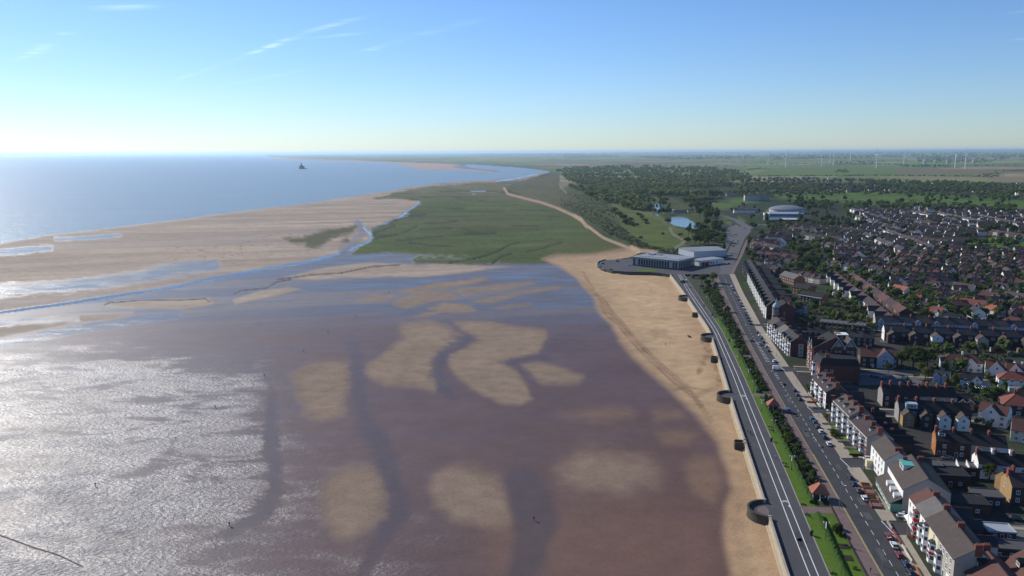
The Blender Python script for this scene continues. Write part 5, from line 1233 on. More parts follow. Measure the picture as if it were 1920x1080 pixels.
# pub, semis and villas
def villa(pl, pr, zr, D, ze, lab, wall, roof, kind='hip', gables=(), chim=(0.,), cat='house', lower=None, gw=3.6, gm=None):
    def fn(i, h, w):
        k = max(2, int(w // 3.4)); us = (np.arange(k) + .5) / k * w - w / 2
        for z in ((.9, 3.5) if ze > 4 else (.9,)): h.win('B', us, z, 1.4, 1.35, 2)
        h.win('L', (-1.5, 1.8), .9, 1.2, 1.3, 1)
        if ze > 4: h.win('L', (-1.5, 1.8), 3.5, 1.2, 1.3, 1)
        for g in gables: h.crossgable('B', g * w, gw, gw * .5, .7, gm or W[wall], ze=ze - .1)
        for c in chim: h.chimney(c * w, .3 if kind == 'gable' else 0, .8, 1.3, 1.4, WHITECH if len(lab) % 3 == 0 else CH, 2)
        h.door('B', -us[0] * .4, len(lab))
    return inl(pl, pr, zr, 1, D, ze, lab, [wall], [roof], kind=kind, fn=fn)[0]
villa((1612, 652), (1682, 656), 9.5, 12, 6., 'half-timbered pub with a brown roof and pale front gable behind the hotel', 'dark', 'rust', 'gable', (.15,), (-.3,), cat='pub', gw=8.5, gm=W['blue'])
villa((1765, 661), (1842, 667), 8.8, 9, 5.6, 'wide semi-detached pair with brown-red hipped roof and two white bays', 'white', 'rust', 'hip', (-.12, .22), (.02,))
villa((1848, 675), (1885, 679), 8.6, 9, 5.2, 'white cross-gabled house left of its twin', 'white', 'rust', 'gable', (.1,), (-.3,), gw=7)
villa((1886, 680), (1925, 684), 8.6, 9, 5.2, 'white cross-gabled house right of its twin at the right edge', 'white', 'rust', 'gable', (.0,), (.3,), gw=7)
villa((1802, 697), (1842, 702), 7.2, 8, 4.4, 'low white house with a slate roof and side gable below the wide semi', 'white', 'black', 'gable', (.3,), (-.4,), gw=4.4)
villa((1872, 694), (1938, 700), 8., 9, 4.8, 'white house with a bright red hipped roof at the right edge', 'white', 'red', 'hip', (), (.0,))
villa((1752, 693), (1782, 697), 6.2, 7, 3.8, 'pale blue cottage among trees by the car park', 'blue', 'slate', 'gable', (-.25, .25), (), gw=3)  # white walls, their shade put into the pale blue wall colour
villa((1840, 752), (1895, 762), 9., 10, 5.8, 'white house with a tall white camera-facing gable and brown roof', 'white', 'rust', 'gable', (-.05,), (.1,), gw=6.5)
villa((1880, 733), (1960, 741), 9.6, 12, 5.2, 'house with a large orange-red hipped roof at the right edge', 'dark', 'red', 'hip', (), (-.2,))
villa((1898, 782), (1965, 792), 9., 10, 5., 'cream house with a dark red roof at the right picture edge', 'cream', 'rust', 'gable', (), (.1,))
villa((1793, 738), (1826, 741), 6.2, 8, 3.4, 'low black roofed house with two small red gables', 'brown', 'black', 'gable', (-.2, .25), (), gw=3.4, gm=W['orange'])
# flats and yards left of the white gables
def flats(i, h, w):
    k = int(w // 3); us = (np.arange(k) + .5) / k * w - w / 2
    for z in (.9, 3.5): h.win('B', us, z, 1.3, 1.3, 1); h.win('L', (-2, 2), z, 1.2, 1.3, 1)
inl((1472, 508), (1500, 516), 9.5, 1, 11, 6., 'orange brick flats with a grey lit roof behind the far seafront terrace', ['red'], ['grey'], gable='orange', fn=flats)
inl((1494, 530), (1522, 535), 9.2, 1, 10, 6., 'orange gabled brick flats right of the grey-roofed block', ['red'], ['black'], gable='orange', fn=flats)
inl((1504, 544), (1548, 551), 9., 1, 9, 6., 'nearest brick flats with a long white eaves line', ['dark'], ['black'], gable='orange', fn=lambda i, h, w: (flats(i, h, w), link('eaves_board', MB().box(-w / 2, -.3, 0, w / 2, 0, .35).mesh('eaves_board', [FRAME]), h.t, (0, -h.D / 2 - .4, 5.7))))
inl((1540, 598), (1625, 606), 5.2, 1, 9, 4.0, 'long low grey roofed hall behind the brick hotel', ['brown'], ['grey'], fn=flats)
inl((1515, 612), (1560, 616), 7.5, 2, 9, 4.8, lambda i: ['dark gabled hall', 'second dark gabled hall'][i] + ' between the turret house and the brick hotel', ['dark'], ['black'], fn=std)
inl((1575, 618), (1640, 624), 8.4, 3, 9, 5.6, lambda i: 'dark roofed house just behind the brick hotel, %s from the left' % ORD[i], ['dark', 'brown'], ['black', 'slate'], fn=std)
inl((1488, 570), (1512, 573), 5.6, 1, 6, 3.6, 'small pale bungalow with two dark windows beside the turret house', ['blue'], ['slate'], fn=flats)
# white gable street: gables look left to the sun
def wg(i, h, w):
    h.crossgable('F', 0, min(w * .8, 5.4), 3.4, 4.2, W['white'], ze=5.4, roofm=RF['plum'], trim=False)
    h.chimney(w / 2 - .3, 0, .8, 1.6, 1.5)
def seaward(pl, pr, zr, n, D, ze, lab, walls, roofs, fn, kind='gable', gap=0.):
    """a row whose fronts look left (towards the sun); local +Y is that side"""
    a = P1(*pr, zr); b = P1(*pl, zr); t, L_, rz = frame_line(a, b); w = L_ / n
    for i in range(n):
        j = n - 1 - i; c = a + t * (j + .5) * w; HOUSE_XY.append(tuple(c))
        h = House(lab(i), c[0], c[1], rz, w - gap, D, ze, zr - ze, kind, walls[i % len(walls)], roofs[i % len(roofs)], group=GI, ovx=.05)
        fn(i, h, w)
seaward((1566, 508), (1606, 540), 9., 5, 9, 5.8, lambda i: 'dark red roofed house with tall white gable, %s of the five white gables' % ORD[i], ['white'], ['plum'], wg)
seaward((1612, 542), (1672, 590), 8.8, 5, 9, 5.6, lambda i: ['house with a white side wall, first below the five white gables', 'house with a narrow white gable, second below the five white gables', 'grey sided house, third below the five white gables', 'house with a tall white gable near the street corner', 'house with the lowest white gable of the street'][i], ['white', 'white', 'grey', 'white', 'white'], ['plum'], lambda i, h, w: wg(i, h, w) if i != 2 else std(i, h, w))
seaward((1598, 510), (1700, 578), 8.6, 8, 9, 5.6, lambda i: 'plum roofed house %s along the row behind the white gables' % ORD[i], ['brown', 'dark'], ['plum', 'rust'], lambda i, h, w: (h.chimney(0, 0, .8, 1.6, 1.4), h.win('F', (-2, 2), 3.5, 1.3, 1.3, 1)))
# villas with red and brown roofs, right middle
V = [((1677, 533), (1704, 538), 'terra', 'white', 'bright orange roofed house with white walls beside the white gable street'), ((1707, 549), (1738, 555), 'red', 'white', 'red roofed house just right of the bright orange roof'),
     ((1722, 562), (1752, 566), 'plum', 'brown', 'plum roofed house in shade under the red roofed one'), ((1748, 573), (1772, 577), 'red', 'white', 'white walled house with a small red hipped roof by the parked cars'), ((1763, 583), (1818, 590), 'black', 'white', 'long slate roofed white house in front of the slate terrace'),
     ((1781, 541), (1820, 546), 'plum', 'pebble', 'white walled plum roofed house left of the red hipped row'), ((1802, 558), (1850, 564), 'red', 'white', 'white house with red roof and two small gables, middle right'), ((1833, 543), (1882, 549), 'rust', 'white', 'white house with a rust roof and white chimney, middle right'),
     ((1848, 568), (1880, 574), 'terra', 'white', 'white house with a large bright red gable roof at the right'), ((1886, 545), (1930, 552), 'brown', 'white', 'white house with a brown hipped roof at the right edge'), ((1906, 571), (1950, 577), 'red', 'white', 'red roofed white house cut by the right edge'),
     ((1860, 527), (1900, 533), 'plum', 'white', 'white house with a plum roof behind the rust roofed one'), ((1788, 528), (1828, 534), 'brown', 'white', 'white double-gabled house behind the plum roof'), ((1738, 524), (1772, 529), 'plum', 'dark', 'low plum roofed bungalow among dark trees'),
     ((1880, 590), (1925, 596), 'rust', 'white', 'rust roofed white house just behind the slate terrace at right')]
for k, (pl, pr, rf, wl_, lb) in enumerate(V):
    villa(pl, pr, 8.4, 9.5, 5.2, lb, wl_, rf, 'hip' if k % 3 else 'gable', ((.2,) if k % 2 else (-.2, .25)) if k not in (0, 8) else (), (.0,), gw=3.2)

# ------------------------------------------------------------------ rows farther off
MR = [ # ridge ends (px), houses, walls, roofs, hip, description
 ((1597, 389), (1686, 415), 13, ['white', 'white', 'pebble'], ['plum', 'slate'], False, 'white fronted houses along the far straight street, upper side'),
 ((1606, 402), (1702, 431), 12, ['white', 'pebble', 'brown'], ['plum', 'brown'], False, 'houses along the far straight street, lower side'),
 ((1662, 428), (1757, 462), 12, ['white', 'white', 'pebble'], ['slate', 'plum'], True, 'white houses above the pale diagonal road'),
 ((1622, 434), (1700, 466), 9, ['pebble', 'white'], ['plum', 'brown'], True, 'houses below the pale diagonal road'),
 ((1708, 394), (1752, 401), 7, ['white'], ['plum'], False, 'white row at the foot of the golf course'),
 ((1758, 396), (1842, 413), 11, ['white', 'cream', 'cream'], ['plum', 'brown'], False, 'cream and white row below the golf course'),
 ((1828, 399), (1922, 419), 11, ['white'], ['plum', 'slate'], False, 'white row near the right edge below the golf course'),
 ((1700, 408), (1760, 416), 7, ['brown', 'pebble'], ['plum'], True, 'plum roofed row under the white golf course row'),
 ((1715, 420), (1800, 428), 9, ['dark', 'brown'], ['plum'], False, 'dark brick row left of the playing field'),
 ((1820, 424), (1930, 440), 11, ['brown', 'pebble'], ['plum', 'brown'], True, 'plum roofs above the playing field'),
 ((1640, 398), (1712, 402), 8, ['brown'], ['plum'], False, 'dark row behind the far straight street'),
 ((1845, 482), (1895, 505), 5, ['pebble', 'white'], ['brown', 'rust'], True, 'brown roofed row by the curving right-hand street'),
 ((1790, 478), (1836, 482), 4, ['brown', 'pebble'], ['plum'], True, 'dark villas below the playing field'),
 ((1500, 508), (1545, 516), 4, ['white', 'pebble'], ['rust', 'plum'], True, 'houses just above the five white gables'),
 ((1548, 486), (1610, 494), 5, ['pebble', 'white'], ['plum', 'brown'], True, 'houses with small front gables above the white gable street'),
 ((1620, 494), (1690, 504), 5, ['brown', 'white'], ['plum'], True, 'plum villas right of the shaded road'),
 ((1700, 500), (1790, 510), 7, ['pebble', 'brown', 'white'], ['plum', 'rust', 'brown'], True, 'mixed villas in the right middle, upper row'),
 ((1800, 512), (1920, 524), 8, ['brown', 'white', 'pebble'], ['plum', 'rust'], True, 'mixed villas in the right middle, lower row'),
 ((1410, 452), (1460, 460), 4, ['brown', 'white'], ['rust', 'plum'], False, 'red brick villas right of the road bend'),
 ((1420, 470), (1500, 478), 5, ['red', 'dark'], ['plum', 'rust'], False, 'dark red roofed block right of the pink footway'),
 ((1418, 492), (1462, 500), 3, ['dark', 'brown'], ['plum', 'black'], False, 'dark roofed houses behind the top of the seafront terrace'),
 ((1500, 436), (1580, 444), 7, ['brown', 'white', 'pebble'], ['plum'], True, 'low row below the cinema trees'),
 ((1470, 424), (1530, 430), 6, ['brown', 'pebble', 'white'], ['plum', 'brown'], True, 'plum roofs just right of the cinema'),
 ((1560, 424), (1625, 430), 6, ['white', 'brown'], ['plum'], True, 'row between the cinema wood and the straight street'),
 ((1540, 452), (1618, 462), 7, ['brown', 'pebble'], ['plum', 'brown'], True, 'plum roofed row below the cinema wood, centre'),
 ((1640, 474), (1700, 484), 5, ['pebble', 'brown'], ['plum'], True, 'shaded villas below the pale diagonal road'),
 ((1700, 474), (1762, 486), 5, ['brown', 'white'], ['rust', 'plum'], True, 'rust roofs beside the bend of the diagonal road'),
 ((1460, 482), (1500, 488), 3, ['brown'], ['plum'], True, 'pair of shaded roofs behind the round trees'),
 ((1700, 440), (1780, 450), 7, ['brown', 'dark'], ['plum'], False, 'brick row behind the white houses of the diagonal road')]
SPEC = []
for (pl, pr, n, wl_, rf, hip, desc) in MR:
    a = P1(*pl, 8.2); b = P1(*pr, 8.2); t, L_, rz = frame_line(a, b); w = L_ / n
    for i in range(n):
        c = a + t * (i + .5) * w; HOUSE_XY.append(tuple(c))
        SPEC.append((c[0], c[1], rz + random.uniform(-.03, .03), min(w * .88, 15), wl_[i % len(wl_)], rf[i % len(rf)], hip and (i % 3 != 1), '%s from left of the %s' % (ORD[i], desc)))
# the streets between: rows of semis on every free plot
REG = np.array([(1408, 452), (1480, 428), (1600, 396), (1930, 408), (1930, 600), (1760, 604), (1700, 556), (1610, 500), (1520, 510), (1440, 508)], float)
NOGO = [np.array(p, float) for p in ([(1795, 466), (1815, 450), (1860, 443), (1960, 441), (1960, 476), (1850, 472)], [(1480, 452), (1565, 452), (1572, 505), (1485, 515)], [(1430, 384), (1520, 384), (1620, 408), (1615, 430), (1500, 426), (1425, 424)])]
rr = random.Random(11); HXa = np.array(HOUSE_XY); d0 = np.array([math.cos(math.radians(-16)), math.sin(math.radians(-16))]); n0 = np.array([-d0[1], d0[0]]); rowno = 0
for k in range(60):
    y0 = 520 + k * 25.0; cnt = 0; kept = []
    for j in range(90):
        c = np.array([120., y0]) + d0 * (j * 13.2 + rr.uniform(-1.2, 1.2)) + n0 * rr.uniform(-2, 2)
        uv_ = pix([[c[0], c[1], 0]])[0]
        if _sd_poly(uv_[:1], uv_[1:], REG)[0] < 0 or any(_sd_poly(uv_[:1], uv_[1:], g)[0] > -2 for g in NOGO): continue
        if np.min(np.hypot(HXa[:, 0] - c[0], HXa[:, 1] - c[1])) < 11.5 or rr.random() < .10: continue
        kept.append(c)
    if not kept: continue
    rowno += 1
    for i, c in enumerate(kept):
        HOUSE_XY.append(tuple(c))
        SPEC.append((c[0], c[1], math.radians(-16 + rr.choice((0, 0, 0, 90))) + rr.uniform(-.05, .05), rr.uniform(9.5, 12.5), rr.choice(('brown', 'pebble', 'white', 'brown', 'white', 'dark')), rr.choice(('plum', 'plum', 'brown', 'rust', 'plum', 'slate', 'plum', 'slate')), rr.random() < .65, '%s semi from the left in infill row %s from the front of the villas' % (ORD[i], ORD[rowno - 1])))
SPEC.sort(key=lambda q: math.hypot(q[0], q[1]))
NEAR_N = 215
for x, y, rz, L0, wl_, rf, hip, lb in SPEC[:NEAR_N]:
    h = House(lb, x, y, rz, L0, 8.6, 5.3, 3.1, 'hip' if hip else 'gable', wl_, rf, group=GI)
    for f in ('F', 'B', 'L'):
        for z in (.8, 3.4): h.win(f, (-L0 * .26, L0 * .26) if f != 'L' else (0,), z, 1.9, 1.4, 2)
    h.chimney(L0 * .12, 0, .8, 1.5, 1.3, None, 0)
    if h.D and hash(lb) is not None and int(x * 7) % 3 == 0: h.crossgable('B', L0 * .22, 3.2, 1.6, .5, W[wl_], ze=5.2, win=True)
# orange school-like hall by the playing field
h = House('orange brick hall with a white gable stripe beside the playing field', *P1(1785, 452, 4), math.radians(-30), 26, 16, 5, 4, 'gable', 'brown', 'plum', cat='hall', name='hall', gable='orange'); HOUSE_XY.append(tuple(P1(1785, 452)))
h = House('long low building with a dark roof behind the playing field', *P1(1815, 449, 3), math.radians(-12), 44, 14, 4, 2, 'gable', 'dark', 'plum', cat='hall', name='hall'); h.win('B', (-15, -5, 5, 15), 1, 2, 1.4, 2)
# distant town: roofs too many and small to pick apart, one mass
def far_town():
    vs_, fs, mi = [], [], []
    def add(x, y, L, D, ze, rh, r, wmi, rmi):
        c, s = math.cos(r), math.sin(r); n = len(vs_); a, b = L / 2, D / 2
        for px_, py_, pz in [(-a, -b, 0), (a, -b, 0), (a, b, 0), (-a, b, 0), (-a, -b, ze), (a, -b, ze), (a, b, ze), (-a, b, ze), (-a, 0, ze + rh), (a, 0, ze + rh)]:
            vs_.append((x + px_ * c - py_ * s, y + px_ * s + py_ * c, pz))
        for f, m_ in (((0, 1, 5, 4), wmi), ((1, 2, 6, 9, 5), wmi), ((2, 3, 7, 6), wmi), ((3, 0, 4, 8, 7), wmi), ((4, 5, 9, 8), rmi), ((6, 7, 8, 9), rmi)):
            fs.append(tuple(n + i for i in f)); mi.append(m_)
    for x, y, rz, L0, wl_, rf, hip, lb in SPEC[NEAR_N:]:
        add(x, y, L0, 9, 5.2, 3.1, rz, {'white': 1, 'cream': 1, 'pebble': 2}.get(wl_, 0), 3 if rf in ('plum', 'slate') else 4)
    for poly, cnt in (([(1390, 352), (1440, 345), (1600, 343), (1620, 356), (1560, 360), (1400, 366)], 300), ([(1600, 350), (1760, 342), (1760, 356), (1620, 360)], 160), ([(1760, 345), (1960, 344), (1960, 372), (1840, 362), (1770, 356)], 420), ([(1400, 336), (1500, 334), (1650, 338), (1480, 343)], 110), ([(1880, 420), (1960, 428), (1960, 440), (1890, 434)], 40), ([(1700, 386), (1960, 400), (1960, 410), (1720, 396)], 150)):
        pp = P(*np.array(poly).T); x0, y0 = pp.min(0); x1, y1 = pp.max(0); k = 0; tries = 0
        px_ = []
        while k < cnt and tries < cnt * 30:
            tries += 1
            # houses stand in rows
            x = random.uniform(x0, x1); y = round(random.uniform(y0, y1) / 34) * 34 + random.uniform(-3, 3); x = round(x / 13) * 13
            if _sd_poly(np.array([x]), np.array([y]), pp)[0] < 0: continue
            add(x + y * .12 % 13, y - .2 * (x - x0), random.uniform(9, 13), 9, 5.2, 3, math.radians(-11 + random.choice((0, 90)) * (random.random() < .2)), random.choice((0, 0, 1, 2)), random.choice((3, 3, 4))); k += 1
    mesh_obj('distant_houses', vs_, fs, [W['brown'], W['white'], W['pebble'], RF['plum'], RF['brown']], mi=mi, kind='stuff', label='mass of distant plum roofed houses beyond the golf course', category='distant houses')
far_town()
# ------------------------------------------------------------------ trees and shrubs
def leaf_mat(name, a, b, big=0.):
    s = NT(name); oi = s.N('ShaderNodeObjectInfo')
    n = s.noise(s.pos(), .55, 3, .6); n2 = s.noise(s.pos(), 3.0, 2, .5)
    f = s.ramp(s.math('ADD', s.math('MULTIPLY', n, .6), s.math('MULTIPLY', n2, .4)), .32, .68)
    if big: f = s.ramp(s.math('ADD', s.math('MULTIPLY', f, .5), s.noise(s.pos(), big, 5, .75)), .45, 1.05)
    c = s.mix(f, a, b)
    hsv = s.N('ShaderNodeHueSaturation'); s.L(c, hsv.inputs['Color'])
    s.L(s.ramp(oi.outputs['Random'], 0, 1, .478, .512), hsv.inputs['Hue']); s.L(s.ramp(oi.outputs['Random'], 0, 1, 1.3, .72), hsv.inputs['Value'])
    s.set('Base Color', hsv.outputs[0]); s.set('Roughness', .75); s.set('Specular IOR Level', .25)
    tl = s.N('ShaderNodeBsdfTranslucent'); s.L(s.mix(.35, hsv.outputs[0], (.20, .26, .03)), tl.inputs['Color'])
    ms = s.N('ShaderNodeMixShader'); ms.inputs[0].default_value = .38; s.L(s.b.outputs[0], ms.inputs[1]); s.L(tl.outputs[0], ms.inputs[2]); s.L(ms.outputs[0], s.out.inputs['Surface'])
    return s.m
LEAF = leaf_mat('foliage', (.022, .042, .010), (.062, .098, .022)); LEAFB = leaf_mat('bright_foliage', (.05, .085, .012), (.115, .155, .03)); LEAFG = leaf_mat('grey_green_foliage', (.045, .058, .03), (.095, .11, .062))
LEAFP = leaf_mat('purple_foliage', (.03, .012, .014), (.06, .02, .022)); LEAFY = leaf_mat('golden_foliage', (.12, .14, .012), (.26, .27, .03))
LEAFW = leaf_mat('wood_foliage', (.034, .060, .018), (.125, .155, .050), big=.025)
BARK = mat('bark', (.075, .058, .042), .95, .3, 1.5)
def crown_arrays(seed, rx, rz, zc, lobes, per, size, top=1.0):
    g = np.random.default_rng(seed); V = []; Fs = []
    for k in range(lobes):
        th = g.uniform(0, 2 * np.pi); ph = np.arccos(g.uniform(-.75, 1)); q = g.uniform(.35, .72) if k else 0.
        c = np.array([rx * q * np.sin(ph) * np.cos(th), rx * q * np.sin(ph) * np.sin(th), zc + rz * q * np.cos(ph)])
        taper = 1 - (1 - top) * np.clip((c[2] - zc + rz) / (2 * rz), 0, 1); c[:2] *= taper
        r = np.array([rx, rx, rz]) * g.uniform(.34, .52) * (1 if k else 1.25); r[:2] *= taper
        for i in range(per):
            d = g.normal(size=3); d /= np.linalg.norm(d)
            if d[2] < -.55: d[2] *= -1
            p = c + d * r * g.uniform(.72, 1.06)
            n_ = d + g.normal(size=3) * .55; n_ /= np.linalg.norm(n_)
            a = np.cross(n_, g.normal(size=3)); a /= np.linalg.norm(a); b = np.cross(n_, a); s = size * g.uniform(.6, 1.35)
            m = len(V); V += [p - a * s, p + b * s * .75 + n_ * s * .12, p + a * s, p - b * s * .75 + n_ * s * .12]
            Fs.append((m, m + 1, m + 2, m + 3))
    return V, Fs
def crown_mesh(name, mt, *a, **k):
    v, f = crown_arrays(*a, **k); me = bpy.data.meshes.new(name); me.from_pydata([tuple(map(float, q)) for q in v], [], f); me.materials.append(mt); return me
def trunk_mesh(h, r, seed):
    g = random.Random(seed); m = MB(); m.tube((0, 0, -.3), (.1, .05, h * .5), r * 1.25, r * .8, 7); m.tube((.1, .05, h * .5), (0, .1, h * .8), r * .8, r * .35, 6)
    for k in range(4):
        a = g.uniform(0, 6.28); z = h * g.uniform(.35, .6); m.tube((.08, .05, z), (h * .26 * math.cos(a), h * .26 * math.sin(a), z + h * .25), r * .5, r * .15, 5)
    return m.mesh('trunk', [BARK])
# unit trees are 10 m tall, scaled when placed
TR = {}
for k in range(4): TR['round%d' % k] = (crown_mesh('crown', LEAF, 10 + k, 4.4, 3.6, 6.2, 15, 44, .62), trunk_mesh(7, .32, k))
for k in range(2): TR['tall%d' % k] = (crown_mesh('crown', LEAF, 20 + k, 2.6, 4.4, 5.6, 14, 40, .5, top=.55), trunk_mesh(8, .28, 9 + k))
TR['light0'] = (crown_mesh('crown', LEAFB, 30, 4.0, 3.6, 6., 14, 42, .6), TR['round0'][1]); TR['light1'] = (crown_mesh('crown', LEAFB, 31, 3.0, 4.2, 5.6, 14, 40, .55, top=.7), TR['tall0'][1])
TR['purple0'] = (crown_mesh('crown', LEAFP, 33, 4.2, 3.4, 6., 14, 42, .6), TR['round1'][1]); TR['gold0'] = (crown_mesh('crown', LEAFY, 34, 4.2, 3.6, 6., 14, 42, .6), TR['round1'][1])
SH = {}
for k in range(3): SH['shrub%d' % k] = crown_mesh('foliage', LEAF, 40 + k, 1.0, .75, .7, 8, 26, .26)
SH['bright'] = crown_mesh('foliage', LEAFB, 44, 1.0, .75, .7, 8, 26, .26); SH['gold'] = crown_mesh('foliage', LEAFY, 45, 1., .75, .7, 8, 26, .26); SH['grey'] = crown_mesh('foliage', LEAFG, 46, 1., .7, .6, 8, 26, .26)
STEM = MB().tube((0, 0, -.1), (0, 0, .5), .07, .05, 5).tube((0, 0, .3), (.3, .1, .8), .04, .02, 4).tube((0, 0, .3), (-.25, -.15, .8), .04, .02, 4).mesh('stem', [BARK])
def tree(x, y, h, kind, label, group, wide=1.0, name='tree', z=0.):
    t = thing(name, label, 'tree', (x, y, z), random.uniform(0, 6.28), group); cm, tm = TR[kind]; s = h / 10
    link('trunk', tm, t, scale=(s, s, s)); link('crown', cm, t, scale=(s * wide, s * wide, s)); return t
def shrub(x, y, r, kind, label, group, tall=1.0, z=.05):
    t = thing('shrub', label, 'shrub', (x, y, z), random.uniform(0, 6.28), group)
    link('stem', STEM, t, scale=(r, r, r)); link('foliage', SH[kind], t, scale=(r, r, r * tall)); return t
HX = np.array(HOUSE_XY)
PLACED = []
def clear(x, y, dh, dt):
    if len(HX) and np.min(np.hypot(HX[:, 0] - x, HX[:, 1] - y)) < dh: return False
    return not PLACED or np.min(np.hypot(np.array(PLACED)[:, 0] - x, np.array(PLACED)[:, 1] - y)) > dt
def scatter(poly, n, dh, dt, rnd):
    pp = P(*np.array(poly, float).T); out = []; tries = 0; c0 = pp.min(0); c1 = pp.max(0)
    px = np.array(poly, float); m0 = px.min(0); m1 = px.max(0)
    while len(out) < n and tries < n * 60:
        tries += 1
        u, v = rnd.uniform(m0[0], m1[0]), rnd.uniform(m0[1], m1[1])
        if _sd_poly(np.array([u]), np.array([v]), px)[0] < 0: continue
        x, y = P1(u, v)
        if not clear(x, y, dh, dt): continue
        PLACED.append((x, y)); out.append((x, y, u))
    out.sort(key=lambda q: q[2]); return out
rt = random.Random(3)
# hand-placed trees: base px, height, kind, spread, label
for px, py, h, kd, wd, lb in ((1712, 692, 13, 'round0', 1.35, 'huge dark garden tree below the rear-winged terrace'), (1738, 688, 11, 'round2', 1.15, 'dark tree at the right of the huge garden tree'), (1690, 690, 10, 'round1', 1.1, 'dark tree at the left of the huge garden tree'),
        (1735, 712, 7, 'light0', 1.1, 'bright green tree behind the hotel car park'), (1790, 725, 7, 'light1', 1.2, 'broad green tree by the conservatory'), (1850, 755, 7.5, 'round3', 1.2, 'rounded tree in front of the large orange-red roof'), (1870, 672, 8, 'purple0', 1.1, 'dark purple leaved tree under the rear-winged terrace'),
        (1855, 900, 6.5, 'light0', 1.2, 'bright bushy tree in front of the white terrace at right'), (1535, 566, 7, 'light0', 1.2, 'bright green tree in front of the nearest brick flats'), (1600, 612, 7.5, 'round1', 1.1, 'dark round tree below the lowest white gables'), (1590, 590, 7, 'purple0', 1.1, 'purple tree left of the lowest white gables'),
        (1528, 472, 12, 'gold0', 1.2, 'golden green round tree among the villas'), (1500, 482, 13, 'round0', 1.1, 'big dark round tree left of the golden one'), (1550, 485, 13, 'round2', 1.15, 'big dark round tree right of the golden one'), (1512, 500, 12, 'round3', 1.1, 'big dark round tree in front of the golden one'), (1472, 520, 10, 'round1', 1.1, 'round tree beside the grey-roofed flats'),
        (1338, 436, 17, 'tall1', 1.3, 'tall pale green poplar right of the boating lake'), (1325, 428, 16, 'round2', 1., 'tall broad tree right of the boating lake'), (1357, 474, 14, 'light1', .75, 'slim tall green tree behind the leisure centre hall'), (1348, 438, 15, 'light1', 1., 'bright tree left of the shaded car park'),
        (1280, 545 - 8, 6, 'round1', 1.0, 'small dark tree at the far end of the promenade'), (1316, 533, 9.5, 'round0', 1.1, 'dark round tree at the left of the leisure centre garden'), (1336, 530, 9.5, 'round3', 1.2, 'dark round tree at the right of the leisure centre garden'), (1326, 540, 8, 'round2', 1.1, 'dark tree in front of the two leisure centre trees'),
        (1294, 402 + 30, 12, 'tall0', 1.2, 'dark slim tree at the right shore of the lake'), (1252, 421, 11, 'round3', 1.1, 'dark tree at the left shore of the lake'), (1665, 700, 6, 'round1', 1., 'shaded tree at the hotel car park sign')):
    x, y = P1(px, py); PLACED.append((x, y)); tree(x, y, h, kd, lb, 'single trees', wd)
KD = ['round0', 'round1', 'round2', 'round3', 'tall0', 'tall1', 'light0', 'light1']
ZONES = [
 ([(1200, 385), (1235, 372), (1255, 385), (1262, 425), (1240, 412), (1215, 398)], 24, 5, 5, (10, 16), 'dark park tree %s from the left along the left bank of the lake', 'lakeside trees'),
 ([(1275, 380), (1330, 385), (1350, 410), (1325, 420), (1300, 400)], 24, 5, 6, (13, 21), 'park tree %s from the left behind the boating lake', 'lakeside trees'),
 ([(1290, 435), (1352, 425), (1360, 452), (1350, 462), (1285, 462)], 40, 5, 4.5, (10, 16), 'dark tree %s from the left in the clump between lake and leisure centre', 'clump by the leisure centre'),
 ([(1403, 425), (1420, 432), (1440, 450), (1410, 500), (1396, 470), (1410, 445)], 14, 7, 7, (7, 11), 'tree %s from the left beside the far road bend', 'trees by the road bend'),
 ([(1480, 458), (1560, 455), (1570, 500), (1490, 515)], 16, 9, 8, (8, 12), 'dark tree %s from the left among the villas above the brick flats', 'villa garden trees'),
 ([(1495, 412), (1530, 402), (1620, 412), (1615, 428), (1560, 432), (1500, 424)], 34, 8, 9, (9, 14), 'tree %s from the left in the wood right of the cinema', 'cinema wood'),
 ([(1470, 372), (1540, 372), (1560, 396), (1500, 400)], 24, 8, 12, (11, 16), 'tall dark tree %s from the left on the golf course edge behind the cinema', 'golf course edge trees'),
 ([(1560, 378), (1700, 370), (1930, 385), (1930, 398), (1760, 388), (1600, 388)], 26, 8, 14, (11, 17), 'dark tree %s from the left along the near edge of the golf course', 'golf course trees'),
 ([(1620, 440), (1760, 470), (1920, 480), (1920, 530), (1700, 520), (1600, 500)], 34, 8, 9, (6, 10), 'garden tree %s from the left among the upper villas at right', 'garden trees'),
 ([(1690, 535), (1920, 535), (1920, 610), (1720, 600)], 22, 8, 7, (5, 8), 'garden tree %s from the left among the red roofed villas', 'garden trees'),
 ([(1500, 560), (1640, 570), (1640, 620), (1500, 605)], 14, 8, 5, (4, 7), 'small garden tree %s from the left behind the turret house', 'garden trees'),
 ([(1690, 690), (1890, 700), (1900, 790), (1800, 770), (1700, 720)], 14, 8, 5, (4, 7), 'small garden tree %s from the left between the terraces near the right edge', 'garden trees'),
 ([(1840, 430), (1900, 428), (1905, 442), (1850, 444)], 9, 5, 9, (12, 17), 'large dark tree %s from the left behind the playing field', 'playing field trees'),
 ([(1810, 470), (1920, 474), (1920, 482), (1800, 476)], 9, 6, 8, (7, 10), 'hedge tree %s from the left along the near side of the playing field', 'playing field trees'),
 ([(1060, 350), (1130, 362), (1200, 385), (1230, 400), (1190, 400), (1100, 375)], 24, 5, 12, (12, 18), 'tree %s from the left along the near edge of the great wood', 'edge of the great wood'),
 ([(1365, 398), (1395, 380), (1430, 402), (1420, 415), (1390, 408)], 9, 6, 12, (7, 11), 'tree %s from the left around the far car parks', 'car park trees')]
for poly, n, dh, dt, hr, lb, gr in ZONES:
    pts = scatter(poly, n, dh, dt, rt)
    for i, (x, y, u) in enumerate(pts): tree(x, y, rt.uniform(*hr), rt.choice(KD), lb % ORD[i], gr, rt.uniform(.85, 1.15))
